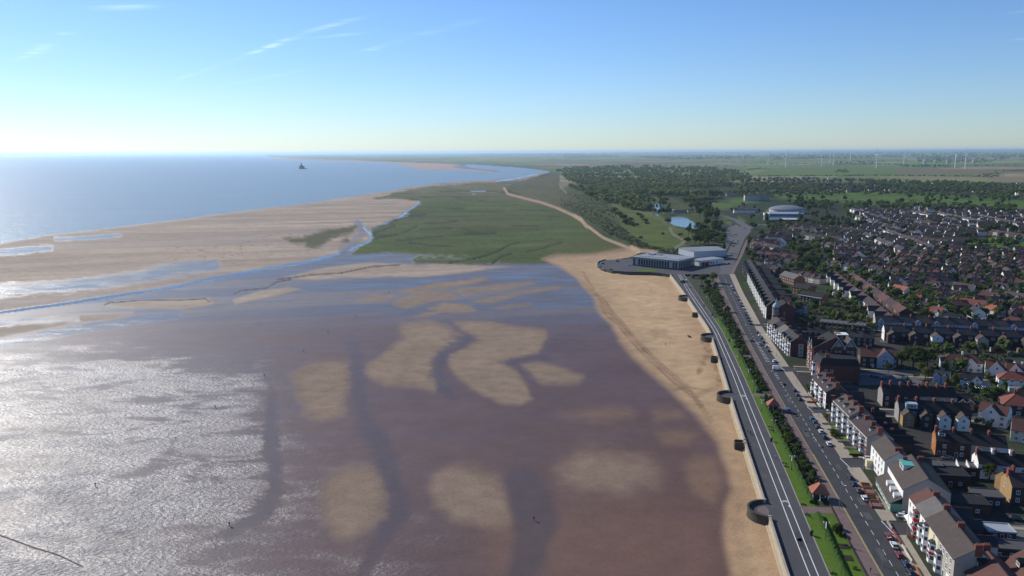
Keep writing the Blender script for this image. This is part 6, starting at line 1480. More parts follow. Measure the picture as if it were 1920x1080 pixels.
# shrubs in the seafront beds
ns = 0; pts = []
y = PATHX + 8
while y < 700:
    x0, x1 = sx('hedge', y) + .8, sx('gard', y) - .9; nn = 2 if y < 420 else 3
    for k in range(nn):
        pts.append((x0 + (x1 - x0) * (k + .5 + rt.uniform(-.35, .35)) / nn, y + rt.uniform(-1.2, 1.2)))
    y += 2.7 if y < 420 else 4.6
for i, (x, y) in enumerate(pts):
    gap = 1.0
    if abs(y - P1(1440, 741)[1]) < 5 or abs(y - P1(1400, 668)[1]) < 4: continue
    r = rt.uniform(.8, 1.55) * (1.3 if y > 480 else 1.)
    shrub(x, y, r, rt.choice(['shrub0', 'shrub1', 'shrub2', 'bright', 'bright', 'bright', 'grey']), 'leafy shrub %s from the camera in the planted bed beside the pink footway' % ORD[i] if i < len(ORD) else 'leafy shrub number %d from the camera in the planted bed beside the pink footway' % (i + 1), 'shrubs of the seafront beds', rt.uniform(.9, 1.5)); ns += 1
for i, (px, py) in enumerate(((1566, 1000), (1570, 992), (1573, 1004))):
    x, y = P1(px, py); shrub(x, y, 1.7 - .3 * i, 'shrub%d' % i, 'bushy shrub %s in the nearest seafront lawn' % ['largest', 'behind the largest', 'right of the largest'][i], 'shrubs of the seafront beds', 1.2)
x, y = P1(1602, 1067); shrub(x, y, .8, 'gold', 'small yellow bush in the nearest lawn at the bottom edge', 'shrubs of the seafront beds', .9)
FG = [((1522, 735), 9, 6, 'green shrub %s from the camera in front of the brick hotel'), ((1560, 815), 5, 4, 'garden shrub %s from the camera before the long white terrace'), ((1425, 535), 12, 20, 'front garden shrub %s from the camera before the far seafront terrace'), ((1462, 645), 7, 14, 'front garden shrub %s from the camera before the boarding houses')]
for (px, py), n, ln, lb in FG:
    x0, y0 = P1(px, py); t_ = np.array([math.sin(math.radians(9.5)), math.cos(math.radians(9.5))])
    for i in range(n):
        p = np.array([x0, y0]) + t_ * (i - n / 2) * (ln * 2.4 / n) + rt.uniform(-1, 1) * np.array([t_[1], -t_[0]]); shrub(p[0], p[1], rt.uniform(.9, 1.5), rt.choice(['shrub0', 'shrub1', 'bright']), lb % ORD[i], 'front garden shrubs', 1.1)
x, y = P1(1548, 785); shrub(x, y, 1.5, 'gold', 'golden yellow bush at the corner of the long white terrace', 'front garden shrubs', 1.2)
for i, (px, py, r) in enumerate(((1168, 411, 11), (1176, 417, 10), (1184, 422, 9), (1172, 421, 9), (1180, 413, 8), (1160, 404, 11), (1243, 440, 4), (1190, 424, 8), (1198, 404, 8), (1204, 409, 7), (1275, 441, 5), (1200, 447, 4.5), (1152, 397, 11), (1209, 415, 7), (1213, 420, 6))):
    x, y = P1(px, py); shrub(x, y, r * .8, ['shrub0', 'grey', 'shrub1'][i % 3], 'wind-shaped bush %s on the meadow left of the lake' % ORD[i], 'meadow bushes', .7)
x, y = P1(1292, 633, -2.3); shrub(x, y, 1.3, 'bright', 'clump of green weed on a rock on the beach', 'beach finds', .8, z=-2.2)
# woods and hedges too far to pick apart: one mass each
def mass(name, label, cat, polys, lines, hr, mt, seed, quads=26, clear_=0.):
    g = np.random.default_rng(seed); protos = []
    for k in range(4):
        v, f = crown_arrays(100 + seed + k, 4.6, 4.0, 4.2, 5, quads // 5 + 1, 1.7); protos.append(np.array(v))
    V = []; F_n = 0
    P_ = []
    for poly, n in polys:
        px = np.array(poly, float); m0, m1 = px.min(0), px.max(0); c = 0
        U = g.uniform(m0[0], m1[0], n * 8); Vv = g.uniform(m0[1], m1[1], n * 8)
        ok = _sd_poly(U, Vv, px) > 0; U, Vv = U[ok][:n], Vv[ok][:n]
        if len(U):
            Q_ = P(U, Vv)
            if clear_: Q_ = Q_[vnoise(Q_[:, 0], Q_[:, 1], 170, 91, 3) > clear_]
            P_ += [(*q, 1.) for q in Q_]
    for ln, n in lines:
        l = np.array(ln, float); t = np.sort(g.uniform(0, len(l) - 1, n)); i = np.arange(len(l))
        q = P(np.interp(t, i, l[:, 0]), np.interp(t, i, l[:, 1])); P_ += [(*a, .7) for a in q]
    for x, y, k in P_:
        D_ = math.hypot(x, y); s = g.uniform(*hr) / 8.2 * k * (1 + max(0, D_ - 3500) / 9000); v = protos[g.integers(4)]; r = g.uniform(0, 6.28); c, n_ = math.cos(r), math.sin(r)
        w = v * s * np.array([1.15, 1.15, 1.0]); V.append(np.c_[w[:, 0] * c - w[:, 1] * n_ + x, w[:, 0] * n_ + w[:, 1] * c + y, w[:, 2]])
    V = np.concatenate(V); n = len(V)
    me = bpy.data.meshes.new(name); me.vertices.add(n); me.vertices.foreach_set('co', V.astype(np.float32).ravel()); me.loops.add(n); me.loops.foreach_set('vertex_index', np.arange(n, dtype=np.int32)); me.polygons.add(n // 4); me.polygons.foreach_set('loop_start', np.arange(0, n, 4, dtype=np.int32)); me.update(calc_edges=True); me.materials.append(mt)
    link(name, me, kind='stuff', label=label, category=cat)
mass('far_wood', 'great dark wood beyond the dunes and the lake', 'wood', [([(1042, 322), (1070, 315), (1180, 313), (1330, 316), (1400, 326), (1410, 338), (1370, 350), (1350, 362), (1330, 380), (1250, 382), (1180, 374), (1110, 356), (1060, 338)], 4200), ([(1280, 355), (1400, 350), (1400, 372), (1340, 380), (1300, 385)], 300), ([(1070, 352), (1140, 362), (1200, 384), (1225, 398), (1190, 395), (1110, 372)], 260)], [], (9, 18), LEAFW, 1, clear_=.40)
mass('far_hedges', 'far dark hedgerows and copses between the fields', 'hedgerows', [([(1560, 303), (1640, 303), (1645, 309), (1560, 310)], 60), ([(1680, 310), (1780, 311), (1780, 315), (1690, 315)], 70), ([(1566, 320), (1590, 319), (1590, 324), (1568, 324)], 26), ([(1840, 328), (1870, 326), (1875, 334), (1830, 334)], 30), ([(1720, 296), (1900, 296), (1850, 306), (1720, 306)], 260), ([(1180, 293), (1400, 292), (1450, 298), (1250, 300)], 520), ([(1050, 289), (1160, 288), (1160, 295), (1060, 297)], 200), ([(1440, 290), (1640, 289), (1640, 297), (1450, 300)], 620), ([(1640, 287), (1960, 286), (1960, 296), (1650, 296)], 760), ([(900, 289), (1100, 288), (1100, 291), (900, 292)], 260), ([(1130, 286.5), (1960, 283), (1960, 287), (1130, 289.5)], 1100)],
     [([(1380, 332), (1500, 331), (1640, 330), (1840, 332)], 210), ([(1440, 309), (1560, 308), (1700, 309)], 110), ([(1400, 318), (1440, 316)], 30), ([(1760, 312), (1960, 310)], 60), ([(1330, 304), (1440, 305)], 50), ([(1440, 341), (1700, 340)], 70), ([(1600, 303), (1840, 304)], 70), ([(1100, 311), (1400, 312)], 70), ([(1860, 322), (1960, 320)], 50)], (7, 12), LEAFW, 2, quads=16)
mass('golf_trees', 'scattered trees of the golf course and far gardens', 'trees', [([(1400, 352), (1640, 348), (1900, 360), (1960, 372), (1960, 384), (1700, 368), (1480, 366), (1380, 376)], 420), ([(1600, 340), (1800, 344), (1960, 356), (1960, 366), (1700, 358)], 520), ([(1390, 340), (1600, 340), (1600, 360), (1400, 366)], 260), ([(1470, 380), (1620, 384), (1920, 396), (1920, 402), (1620, 394), (1500, 396)], 160)], [([(1440, 372), (1500, 366), (1560, 368)], 20)], (9, 15), LEAFW, 3)
mass('dune_scrub', 'grey-green sea buckthorn scrub on the dunes beside the sandy path', 'scrub', [([(1050, 372), (1090, 384), (1110, 395), (1150, 415), (1180, 438), (1205, 455), (1250, 474), (1195, 464), (1140, 440), (1105, 415), (1085, 402), (1050, 388)], 700), ([(1060, 360), (1130, 375), (1170, 400), (1150, 410), (1095, 388)], 320), ([(1235, 465), (1290, 472), (1285, 478), (1240, 474)], 60)], [], (1.6, 3.0), LEAFG, 4)
mass('garden_bushes', 'low hedges and bushes between the back gardens of the town', 'bushes', [([(1500, 440), (1930, 450), (1930, 600), (1700, 600), (1560, 520), (1440, 500)], 520), ([(1470, 560), (1640, 560), (1640, 630), (1500, 620)], 120), ([(1680, 630), (1930, 640), (1930, 830), (1800, 800), (1700, 720)], 130), ([(1620, 400), (1930, 410), (1930, 450), (1640, 430)], 240)], [], (2.0, 4.2), LEAFW, 5)
mass('garden_trees', 'garden trees crowded between the rows of town houses', 'trees', [([(1500, 440), (1930, 450), (1930, 600), (1700, 600), (1560, 520), (1440, 500)], 560), ([(1440, 415), (1620, 425), (1620, 450), (1440, 450)], 160), ([(1650, 640), (1920, 650), (1920, 720), (1700, 700)], 12), ([(1620, 400), (1930, 410), (1930, 450), (1640, 430)], 160), ([(1480, 555), (1640, 560), (1640, 630), (1500, 620)], 26)], [], (5, 9), LEAFW, 6, quads=40)
# ------------------------------------------------------------------ vehicles
RUBBER = mat('tyre_rubber', (.018, .018, .018), .8, .1, 2.); ALLOY = mat('alloy_wheel', (.35, .35, .36), .35, .05, 2., metal=.8)
LAMPW = mat('lamp_lens', (.75, .75, .72), .2, .03, 2.); LAMPR = mat('tail_lens', (.40, .02, .015), .25, .05, 2.)
def paint_mat(name, c):
    s = NT('car_paint_' + name); s.set('Base Color', c); s.set('Roughness', .28); s.set('Coat Weight', .7); s.set('Coat Roughness', .08); s.set('Metallic', .15); return s.m
PAINT = {k: paint_mat(k, c) for k, c in dict(white=(.72, .72, .70), silver=(.36, .37, .38), black=(.012, .012, .014), red=(.20, .012, .014), blue=(.02, .06, .18), navy=(.012, .02, .05), grey=(.07, .073, .078), teal=(.03, .14, .17), green=(.03, .09, .04)).items()}
def car_meshes(van=False):
    # stations along the length: x, half width, sill z, shoulder z
    st = [(-2.12, .62, .42, .70), (-2.0, .80, .30, .86), (-1.5, .87, .22, .92), (-.4, .89, .2, .93), (.6, .89, .2, .92), (1.3, .87, .22, .84), (1.9, .80, .28, .74), (2.12, .6, .40, .62)]
    V, Fc = [], []
    for x, hw, z0, z1 in st:
        V += [(x, -hw * .92, z0), (x, -hw, (z0 + z1) / 2), (x, -hw * .93, z1), (x, -hw * .5, z1 + .05), (x, hw * .5, z1 + .05), (x, hw * .93, z1), (x, hw, (z0 + z1) / 2), (x, hw * .92, z0)]
    for i in range(len(st) - 1):
        for k in range(8): a = i * 8 + k; b = i * 8 + (k + 1) % 8; Fc.append((a, b, b + 8, a + 8))
    Fc += [tuple(range(8))[::-1], tuple(range(len(V) - 8, len(V)))]
    body = bpy.data.meshes.new('body'); body.from_pydata(V, [], Fc); body.materials.append(PAINT['white']); body.polygons.foreach_set('use_smooth', [True] * len(Fc))
    zt = 1.46 if not van else 2.1; xr0, xr1 = (-1.45, .35) if not van else (-2.0, .9)
    base = [(-2.0 if not van else -2.08, -.8), (1.15 if not van else 1.45, -.8), (1.15 if not van else 1.45, .8), (-2. if not van else -2.08, .8)]
    g = MB().add([(x, y, .92) for x, y in base] + [(xr0, -.62, zt - .06), (xr1, -.62, zt - .06), (xr1, .62, zt - .06), (xr0, .62, zt - .06)], [(0, 1, 5, 4), (1, 2, 6, 5), (2, 3, 7, 6), (3, 0, 4, 7)]).mesh('window', [GLASS if not van else PAINT['white']])
    r = MB().add([(xr0 - .05, -.66, zt - .07), (xr1 + .06, -.66, zt - .07), (xr1 + .06, .66, zt - .07), (xr0 - .05, .66, zt - .07), (xr0 + .1, -.52, zt + .02), (xr1 - .1, -.52, zt + .02), (xr1 - .1, .52, zt + .02), (xr0 + .1, .52, zt + .02)], [(4, 5, 6, 7), (0, 1, 5, 4), (1, 2, 6, 5), (2, 3, 7, 6), (3, 0, 4, 7), (3, 2, 1, 0)])
    for sx_ in (-1, 1):                                            # door pillars
        for xb, xt in ((-.55, -.5), (1.08, xr1), (-1.95, xr0)):
            r.add([(xb - .06, sx_ * .815, .9), (xb + .06, sx_ * .815, .9), (xt + .05, sx_ * .65, zt - .06), (xt - .05, sx_ * .65, zt - .06)], [(0, 1, 2, 3) if sx_ < 0 else (3, 2, 1, 0)])
    roof = r.mesh('roof', [PAINT['white']])
    tyre = MB().lathe([(.2, -.1), (.32, -.1), (.32, .1), (.2, .1)], 12).mesh('wheel', [RUBBER]); rim = MB().lathe([(.2, -.07), (.2, .09), (.06, .11)], 10).mesh('rim', [ALLOY])
    head = MB().box(-.05, -.16, -.07, .05, .16, .07).mesh('headlight', [LAMPW]); tail = MB().box(-.04, -.12, -.12, .04, .12, .12).mesh('tail_light', [LAMPR])
    ws = MB().add([(1.45, -.7, 1.15), (1.45, .7, 1.15), (.98, .6, 1.95), (.98, -.6, 1.95)], [(0, 1, 2, 3)]).mesh('windscreen', [GLASS])
    return body, g, roof, tyre, rim, head, tail, ws
CARM = car_meshes(); VANM = car_meshes(True)
CARS = []
def car(px, py, colour, head, label, group='parked cars', van=False, s=1.0, wxy=None):
    x, y = wxy if wxy is not None else P1(px, py, .5)
    t = thing('van' if van else 'car', label, 'van' if van else 'car', (x, y, .03), head, group); M = VANM if van else CARM
    def pp(nm, me, par=t, loc=(0, 0, 0), rot=None, own=False):
        o = link(nm, me, par, loc)
        if rot: o.rotation_euler = rot
        if own: o.material_slots[0].link = 'OBJECT'; o.material_slots[0].material = PAINT[colour]
        return o
    pp('body', M[0], own=True); pp('cargo_box' if van else 'window', M[1], own=van); pp('roof', M[2], own=True)
    if van: pp('windscreen', M[7])
    for wx in (-1.3, 1.32):
        for sy in (-1, 1):
            w = pp('wheel', M[3], t, (wx, sy * .78, .32), (math.pi / 2, 0, 0)); pp('rim', M[4], w)
    for sy in (-1, 1): pp('headlight', M[5], t, (2.04, sy * .52, .66)); pp('tail_light', M[6], t, (-2.06, sy * .6, .78))
    if s != 1: t.scale = (s, s, s)
HD = math.radians(90 - 9)
for px, py, c, lb in ((1667, 1006, 'red', 'bright red car, first of the line by the nearest terrace'), (1676, 1022, 'white', 'white car between two red cars by the nearest terrace'), (1686, 1041, 'red', 'dark red car third of the line by the nearest terrace'), (1699, 1058, 'navy', 'dark blue car near the bottom edge'), (1708, 1074, 'black', 'black car at the bottom edge'),
        (1595, 896, 'black', 'black car farthest of four by the teal-dormer hotel'), (1601, 907, 'navy', 'dark car second of four by the teal-dormer hotel'), (1610, 919, 'grey', 'grey car third of four by the teal-dormer hotel'), (1621, 934, 'white', 'white car nearest of four by the teal-dormer hotel'),
        (1522, 785, 'teal', 'teal car farthest of the line by the long white terrace'), (1527, 792, 'blue', 'blue car second by the long white terrace'), (1532, 800, 'grey', 'grey car third by the long white terrace'), (1539, 809, 'white', 'white car fourth by the long white terrace'), (1546, 819, 'navy', 'dark blue car fifth by the long white terrace'), (1554, 832, 'white', 'white car nearest of the line by the long white terrace'),
        (1490, 732, 'black', 'black car farthest of three by the painted-gable terrace'), (1495, 740, 'grey', 'grey car middle of three by the painted-gable terrace'), (1500, 748, 'black', 'black car nearest of three by the painted-gable terrace'), (1452, 677, 'white', 'white car alone by the corner of the boarding houses'),
        (1420, 623, 'grey', 'grey car farthest in the cluster before the boarding houses'), (1424, 629, 'white', 'white car in the cluster before the boarding houses'), (1428, 634, 'blue', 'blue car in the cluster before the boarding houses'), (1432, 641, 'black', 'black car in the cluster before the boarding houses'), (1437, 650, 'silver', 'silver car near the cluster before the boarding houses'), (1441, 657, 'grey', 'grey car nearest in the cluster before the boarding houses')):
    car(px, py, c, HD + random.uniform(-.03, .03), lb)
for i, (px, py, c) in enumerate(((1378, 551, 'white'), (1381, 555, 'silver'), (1385, 562, 'blue'), (1388, 567, 'white'), (1391, 573, 'navy'), (1394, 579, 'white'), (1397, 585, 'silver'), (1399.5, 590, 'blue'), (1402, 595, 'grey'), (1405, 601, 'black'), (1408.5, 607, 'black'), (1372, 537, 'white'), (1374.5, 543, 'grey'))):
    car(px, py, c, math.radians(80 - 11) if i < 11 else HD, '%s car parked before the far seafront terrace, %s along that line' % (c, ORD[i]))
car(1408, 638, 'grey', HD, 'dark grey car driving on the road opposite the boarding houses', 'moving cars'); car(1424, 645, 'silver', HD, 'silver car driving beside the parked cluster', 'moving cars'); car(1694, 968, 'white', math.radians(-11), 'white car waiting in the first side street', 'moving cars')
car(1478, 771, 'blue', HD, 'blue and white van on the near lane beside the second shelter', 'moving cars', True); car(1457, 692, 'white', math.radians(-5), 'white van turning at the hotel junction', 'moving cars', True, 1.15); car(1636, 868, 'silver', math.radians(-11), 'silver car at the mouth of the second side street', 'moving cars'); car(1629, 860, 'white', math.radians(-11), 'white car behind the silver one in the second side street', 'moving cars')
for px, py, c, hd, lb in ((1782, 858, 'blue', -9, 'bright blue car parked before the orange-gabled row'), (1640, 706, 'navy', 5, 'dark blue car at the left of the hotel car park'), (1658, 709, 'blue', 0, 'blue car in the hotel car park'), (1698, 710, 'white', 8, 'white car beside the black one in the hotel car park'), (1703, 716, 'black', 8, 'black car in the hotel car park'), (1888, 702, 'white', 0, 'white car beside the red hipped house at right'), (1735, 930 - 8, 'silver', -10, 'silver car in the yards behind the teal-dormer hotel'), (1905, 972, 'black', -10, 'black car in the yard at the right edge'),
        (1708, 592, 'white', -50, 'white car at the end of the white gable street'), (1716, 596, 'blue', -50, 'blue car at the end of the white gable street'), (1728, 600, 'white', -45, 'white car nearest the slate terrace'), (1699, 583, 'silver', -50, 'silver car farther up the white gable street'), (1692, 577, 'white', -52, 'white car farthest up the white gable street'), (1888, 490, 'white', -40, 'white car on the curving right-hand street'), (1905, 503, 'silver', -40, 'silver car on the curving right-hand street')):
    car(px, py, c, math.radians(hd), lb, 'cars in side streets and yards')
for i, (px, py, c, hd) in enumerate(((1122, 497, 'white', 20), (1125, 499.5, 'silver', 10), (1127, 502, 'navy', 0), (1130, 504, 'white', -10), (1130, 494, 'black', 30), (1145, 505.5, 'black', 0), (1158, 489.5, 'black', 5), (1180, 497, 'white', 70))):
    car(px, py, c, math.radians(hd), '%s car in the leisure centre car park, %s from the left' % (c, ORD[i]), 'cars by the leisure centre')
car(1286, 527, 'white', math.radians(75), 'white van parked at the far end of the promenade', 'cars by the leisure centre', True)
for i, (px, py, c) in enumerate(((1384, 452, 'navy'), (1375, 462, 'grey'), (1396, 428, 'silver'), (1371, 478, 'white'), (1367, 494, 'grey'), (1380, 440, 'black'))): car(px, py, c, math.radians(70 - 10 * (i % 3)), '%s car on the far road by the park, %s' % (c, ['beside the trees', 'below the bend', 'at the bend', 'behind the leisure hall', 'at the leisure centre gate', 'in the shaded car park'][i]), 'cars on the far road')

rc = random.Random(21)
for pts, n, lb in (([(1640, 436), (1668, 449), (1702, 464)], 9, 'on the pale diagonal road between white houses'), ([(1604, 398), (1650, 410), (1692, 423)], 8, 'on the far straight street'), ([(1625, 524), (1660, 548), (1690, 570)], 5, 'in the street beside the white gables'), ([(1770, 857), (1900, 861)], 5, 'in the back street before the orange-gabled row'), ([(1875, 488), (1920, 510)], 4, 'parked along the grey curving street'), ([(1405, 404), (1432, 402)], 6, 'in the far car park by the cinema'), ([(1358, 450), (1372, 436)], 5, 'in the shaded car park left of the far road'), ([(1760, 640), (1900, 646)], 5, 'in the back lane below the rear-winged terrace')):
    w_ = dens(P(*np.array(pts, float).T), 12); ks = sorted(rc.sample(range(len(w_)), min(n, len(w_))))
    for i, k in enumerate(ks):
        d_ = w_[min(k + 1, len(w_) - 1)] - w_[max(k - 1, 0)]; a_ = math.atan2(d_[1], d_[0]); o_ = np.array([-math.sin(a_), math.cos(a_)]) * rc.choice((-2.6, 2.6)); c_ = rc.choice(['white', 'silver', 'grey', 'black', 'blue', 'red', 'white', 'silver'])
        car(0, 0, c_, a_, '%s car %s, %s from the left' % (c_, lb, ORD[i]), 'cars in the far streets', wxy=w_[k] + o_)
# sheds in the back gardens
SHM = [(MB().box(-1.2, -.9, 0, 1.2, .9, 1.9).mesh('wall', [m_]), MB().add([(-1.35, -1.05, 1.9), (1.35, -1.05, 1.9), (1.35, 1.05, 1.9), (-1.35, 1.05, 1.9), (-1.35, 0, 2.5), (1.35, 0, 2.5)], [(0, 1, 5, 4), (2, 3, 4, 5), (1, 2, 5), (3, 0, 4), (3, 2, 1, 0)]).mesh('roof', [r_])) for m_, r_ in ((mat('shed_wood', (.20, .13, .075), .9, .2, 1.5), RF['felt']), (mat('shed_pale', (.45, .44, .40), .9, .1, 1.), RF['metal']), (W['blue'], RF['felt']))]
shp = []
while len(shp) < 70:
    u_, v_ = rc.uniform(1500, 1915), rc.uniform(470, 760)
    if _sd_poly(np.array([u_]), np.array([v_]), np.array([(1500, 520), (1600, 480), (1915, 480), (1915, 760), (1800, 740), (1660, 640), (1520, 600)], float))[0] < 0: continue
    x, y = P1(u_, v_)
    if clear(x, y, 7.5, 2.): shp.append((x, y, u_))
shp.sort(key=lambda q: q[2])
for i, (x, y, _) in enumerate(shp):
    k = rc.randrange(3); t = thing('garden_shed', '%s garden shed, %s from the left of all the back garden sheds' % (['brown wooden', 'pale', 'blue-grey'][k], ORD[i]), 'shed', (x, y, 0), math.radians(-14 + rc.choice((0, 90))), 'garden sheds'); s_ = rc.uniform(.9, 1.6); t.scale = (s_, s_, 1.1); link('wall', SHM[k][0], t); link('roof', SHM[k][1], t)

# ------------------------------------------------------------------ street furniture
IRON = mat('dark_iron', (.025, .027, .028), .6, .1, 2.); LANT = mat('white_lantern', (.72, .72, .70), .5, .05, 2.); GALV = mat('galvanised_steel', (.30, .31, .32), .45, .08, 2., metal=.6); WOOD = mat('bench_wood', (.14, .085, .05), .8, .2, 3.)
LP = dict(col=MB().lathe([(.16, 0), (.16, .9), (.09, 1.0), (.06, 6.2), (.1, 6.25), (.03, 6.5)], 8).mesh('column', [IRON]), arm=MB().tube((-.9, 0, 6.1), (.9, 0, 6.1), .04, .04, 5).mesh('arm', [IRON]), lan=MB().lathe([(.06, 0), (.17, .1), (.19, .45), (.07, .6)], 8).mesh('lantern', [LANT]), ban=MB().box(-.03, 0, 3.4, .03, .75, 5.6).mesh('banner', [LANT]))
def lamp(px, py, label, banner=False):
    x, y = P1(px, py); t = thing('street_lamp', label, 'street lamp', (x, y, .1), math.radians(-10), 'dark promenade lamps'); link('column', LP['col'], t); a = link('arm', LP['arm'], t)
    for s_ in (-.8, .8): link('lantern', LP['lan'], a, (s_, 0, 5.35))
    if banner: link('banner', LP['ban'], t, (0, .1, 0))
for i, (px, py, b) in enumerate(((1548, 1012, True), (1484, 882, True), (1450, 812, False), (1428, 772, True), (1413, 735, False), (1403, 712, True), (1386, 674, False), (1374, 655, True), (1362, 632, False), (1352, 610, True), (1338, 588, False), (1326, 570, True), (1312, 552, False))):
    lamp(px, py, 'dark double-headed lamp %s from the camera along the promenade gardens%s' % (ORD[i], ', with white banner' if b else ''), b)
SL = (MB().lathe([(.12, 0), (.12, 1.4), (.07, 1.5), (.05, 8.6)], 7).mesh('column', [GALV]), MB().tube((0, 0, 8.5), (1.5, 0, 8.9), .045, .03, 5).mesh('arm', [GALV]), MB().box(1.3, -.15, 8.82, 2.0, .15, 8.98).mesh('lamp_head', [LANT]))
def slamp(px, py, label, rz):
    x, y = P1(px, py); t = thing('street_light', label, 'street light', (x, y, .12), rz, 'tall grey street lights'); link('column', SL[0], t); a = link('arm', SL[1], t); link('lamp_head', SL[2], a)
for i, (px, py) in enumerate(((1573, 958), (1655, 1062), (1516, 862), (1466, 778), (1440, 728), (1412, 672), (1392, 635), (1376, 600), (1366, 572), (1358, 548))): slamp(px, py, 'tall grey street light %s from the bottom on the sea side of the road' % ORD[[1, 0, 2, 3, 4, 5, 6, 7, 8, 9][i]], 0.1)
for i, (px, py) in enumerate(((1618, 884), (1700, 1010), (1553, 794), (1535, 782), (1494, 722), (1456, 668))): slamp(px, py, 'tall grey street light on the inland pavement, %s' % ['by the second side street', 'by the nearest terrace', 'before the long white terrace', 'at the corner of the third side street', 'before the brick hotel', 'before the boarding houses'][i], math.pi)
BG = MB().lathe([(.06, 0), (.06, 3.0)], 6).mesh('pole', [GALV]); BGB = MB().lathe([(.05, -.45), (.38, -.3), (.5, 0), (.38, .3), (.05, .45)], 10).mesh('globe', [LANT])
for i, (px, py) in enumerate(((1617, 880), (1548, 786))): x, y = P1(px, py); t = thing('beacon', 'white crossing beacon globe at the %s side street' % ['second', 'third'][i], 'beacon', (x + 1.5, y + 2, .1), 0, 'white globes'); p = link('pole', BG, t); link('globe', BGB, p, (0, 0, 3.4))
BN_ = MB().box(-.9, -.2, .42, .9, .25, .48).box(-.9, -.27, .55, .9, -.21, .95).mesh('seat', [WOOD]); BL = MB().box(-.04, -.25, 0, .04, .25, .42).box(-.04, -.27, .42, .04, -.21, .95).mesh('leg', [IRON])
for i, (px, py) in enumerate(((1557, 1074), (1467, 868), (1470, 874), (1441, 800), (1444, 806), (1419, 700), (1502, 945), (1509, 964))):
    x, y = P1(px, py); t = thing('bench', 'wooden promenade bench, %s from the bottom of the picture' % ORD[[0, 4, 3, 6, 5, 7, 2, 1][i]], 'bench', (x, y, .12), math.radians(90 - 12), 'promenade benches'); link('seat', BN_, t)
    for s_ in (-.75, .75): link('leg', BL, t, (s_, 0, 0))
BIN = MB().lathe([(.3, 0), (.34, .9), (.4, .95), (.4, 1.1), (.2, 1.35), (.05, 1.4)], 10).mesh('bin', [IRON])
for i, (px, py) in enumerate(((1521, 1004), (1446, 828), (1418, 695), (1367, 640), (1335, 592), (1320, 575))):
    x, y = P1(px, py); link('litter_bin', BIN, None, (x, y, .12), 0, (1.5, 1.5, 1.25), label='black litter bin %s from the bottom on the promenade edge' % ORD[i], category='litter bin', group='black litter bins')
def shelter(px, py, label, s=1.0, roof='terra'):
    x, y = P1(px, py); t = thing('shelter', label, 'shelter', (x, y, .1), math.radians(-9), 'seafront shelters'); t.scale = (s, s, s)
    link('roof', cached(('shr', roof), lambda: MB().add([(-3, -3, 2.7), (3, -3, 2.7), (3, 3, 2.7), (-3, 3, 2.7), (0, -.8, 5.6), (0, .8, 5.6), (-3, -3, 2.5), (3, -3, 2.5), (3, 3, 2.5), (-3, 3, 2.5)], [(0, 1, 4), (1, 2, 5, 4), (2, 3, 5), (3, 0, 4, 5), (0, 6, 7, 1), (1, 7, 8, 2), (2, 8, 9, 3), (3, 9, 6, 0), (6, 9, 8, 7)]).mesh('roof', [RF[roof]])), t)
    for a in (-2.5, 2.5):
        for b in (-2.5, 2.5): link('post', cached('shp', lambda: MB().box(-.1, -.1, 0, .1, .1, 2.5).mesh('post', [FRAME])), t, (a, b, 0))
    link('back_wall', cached('shb', lambda: MB().box(-2.4, -.08, 0, 2.4, .08, 1.0).box(-.08, -2.4, 0, .08, 2.4, 2.5).mesh('back_wall', [FRAME])), t); link('screen', cached('shg', lambda: MB().box(-2.4, -.03, 1., 2.4, .03, 2.45).mesh('screen', [GLASS])), t)
    for b in (-.5, .5): link('seat', BN_, t, (0, b, 0), 0 if b > 0 else math.pi, (2.2, 1, 1))
shelter(1535, 934, 'nearest seafront shelter with a bright red pyramid roof'); shelter(1449, 768, 'second seafront shelter with a white gable and red roof', .95); shelter(1363, 585, 'third seafront shelter among the far shrubs', .95, 'rust'); shelter(1341, 538, 'farthest seafront shelter by the dark round trees', .9, 'rust'); shelter(1299, 522, 'small brown kiosk at the far end of the promenade', .7, 'rust')
# marker posts across the mud
POSTM = MB().lathe([(.16, -.6), (.14, 1.5)], 7).mesh('post', [mat('tarred_timber', (.03, .026, .022), .9, .2, 2.)]); TOPM = MB().lathe([(.05, 1.5), (.42, 1.6), (.42, 2.2), (.05, 2.3)], 8).mesh('topmark', [IRON])
for i, (px, py) in enumerate(((179, 912), (330, 825), (404, 765), (496, 706), (569, 660), (615, 623), (667, 593), (729, 550), (430, 986), (1001, 976))):
    x, y = P1(px, py, -2.5); t = thing('marker_post', 'dark marker post on the mudflat, %s' % ['leftmost of the line', 'second of the line from the left', 'third of the line from the left', 'fourth of the line from the left', 'fifth of the line from the left', 'sixth of the line from the left', 'seventh of the line from the left', 'farthest of the line near the marsh', 'alone at the bottom left', 'lone stump in the bottom dark runnel'][i], 'post', (x, y, -2.5), 0, 'marker posts on the mud'); link('post', POSTM, t); link('topmark', TOPM, t); t.scale = (.8, .8, .62)

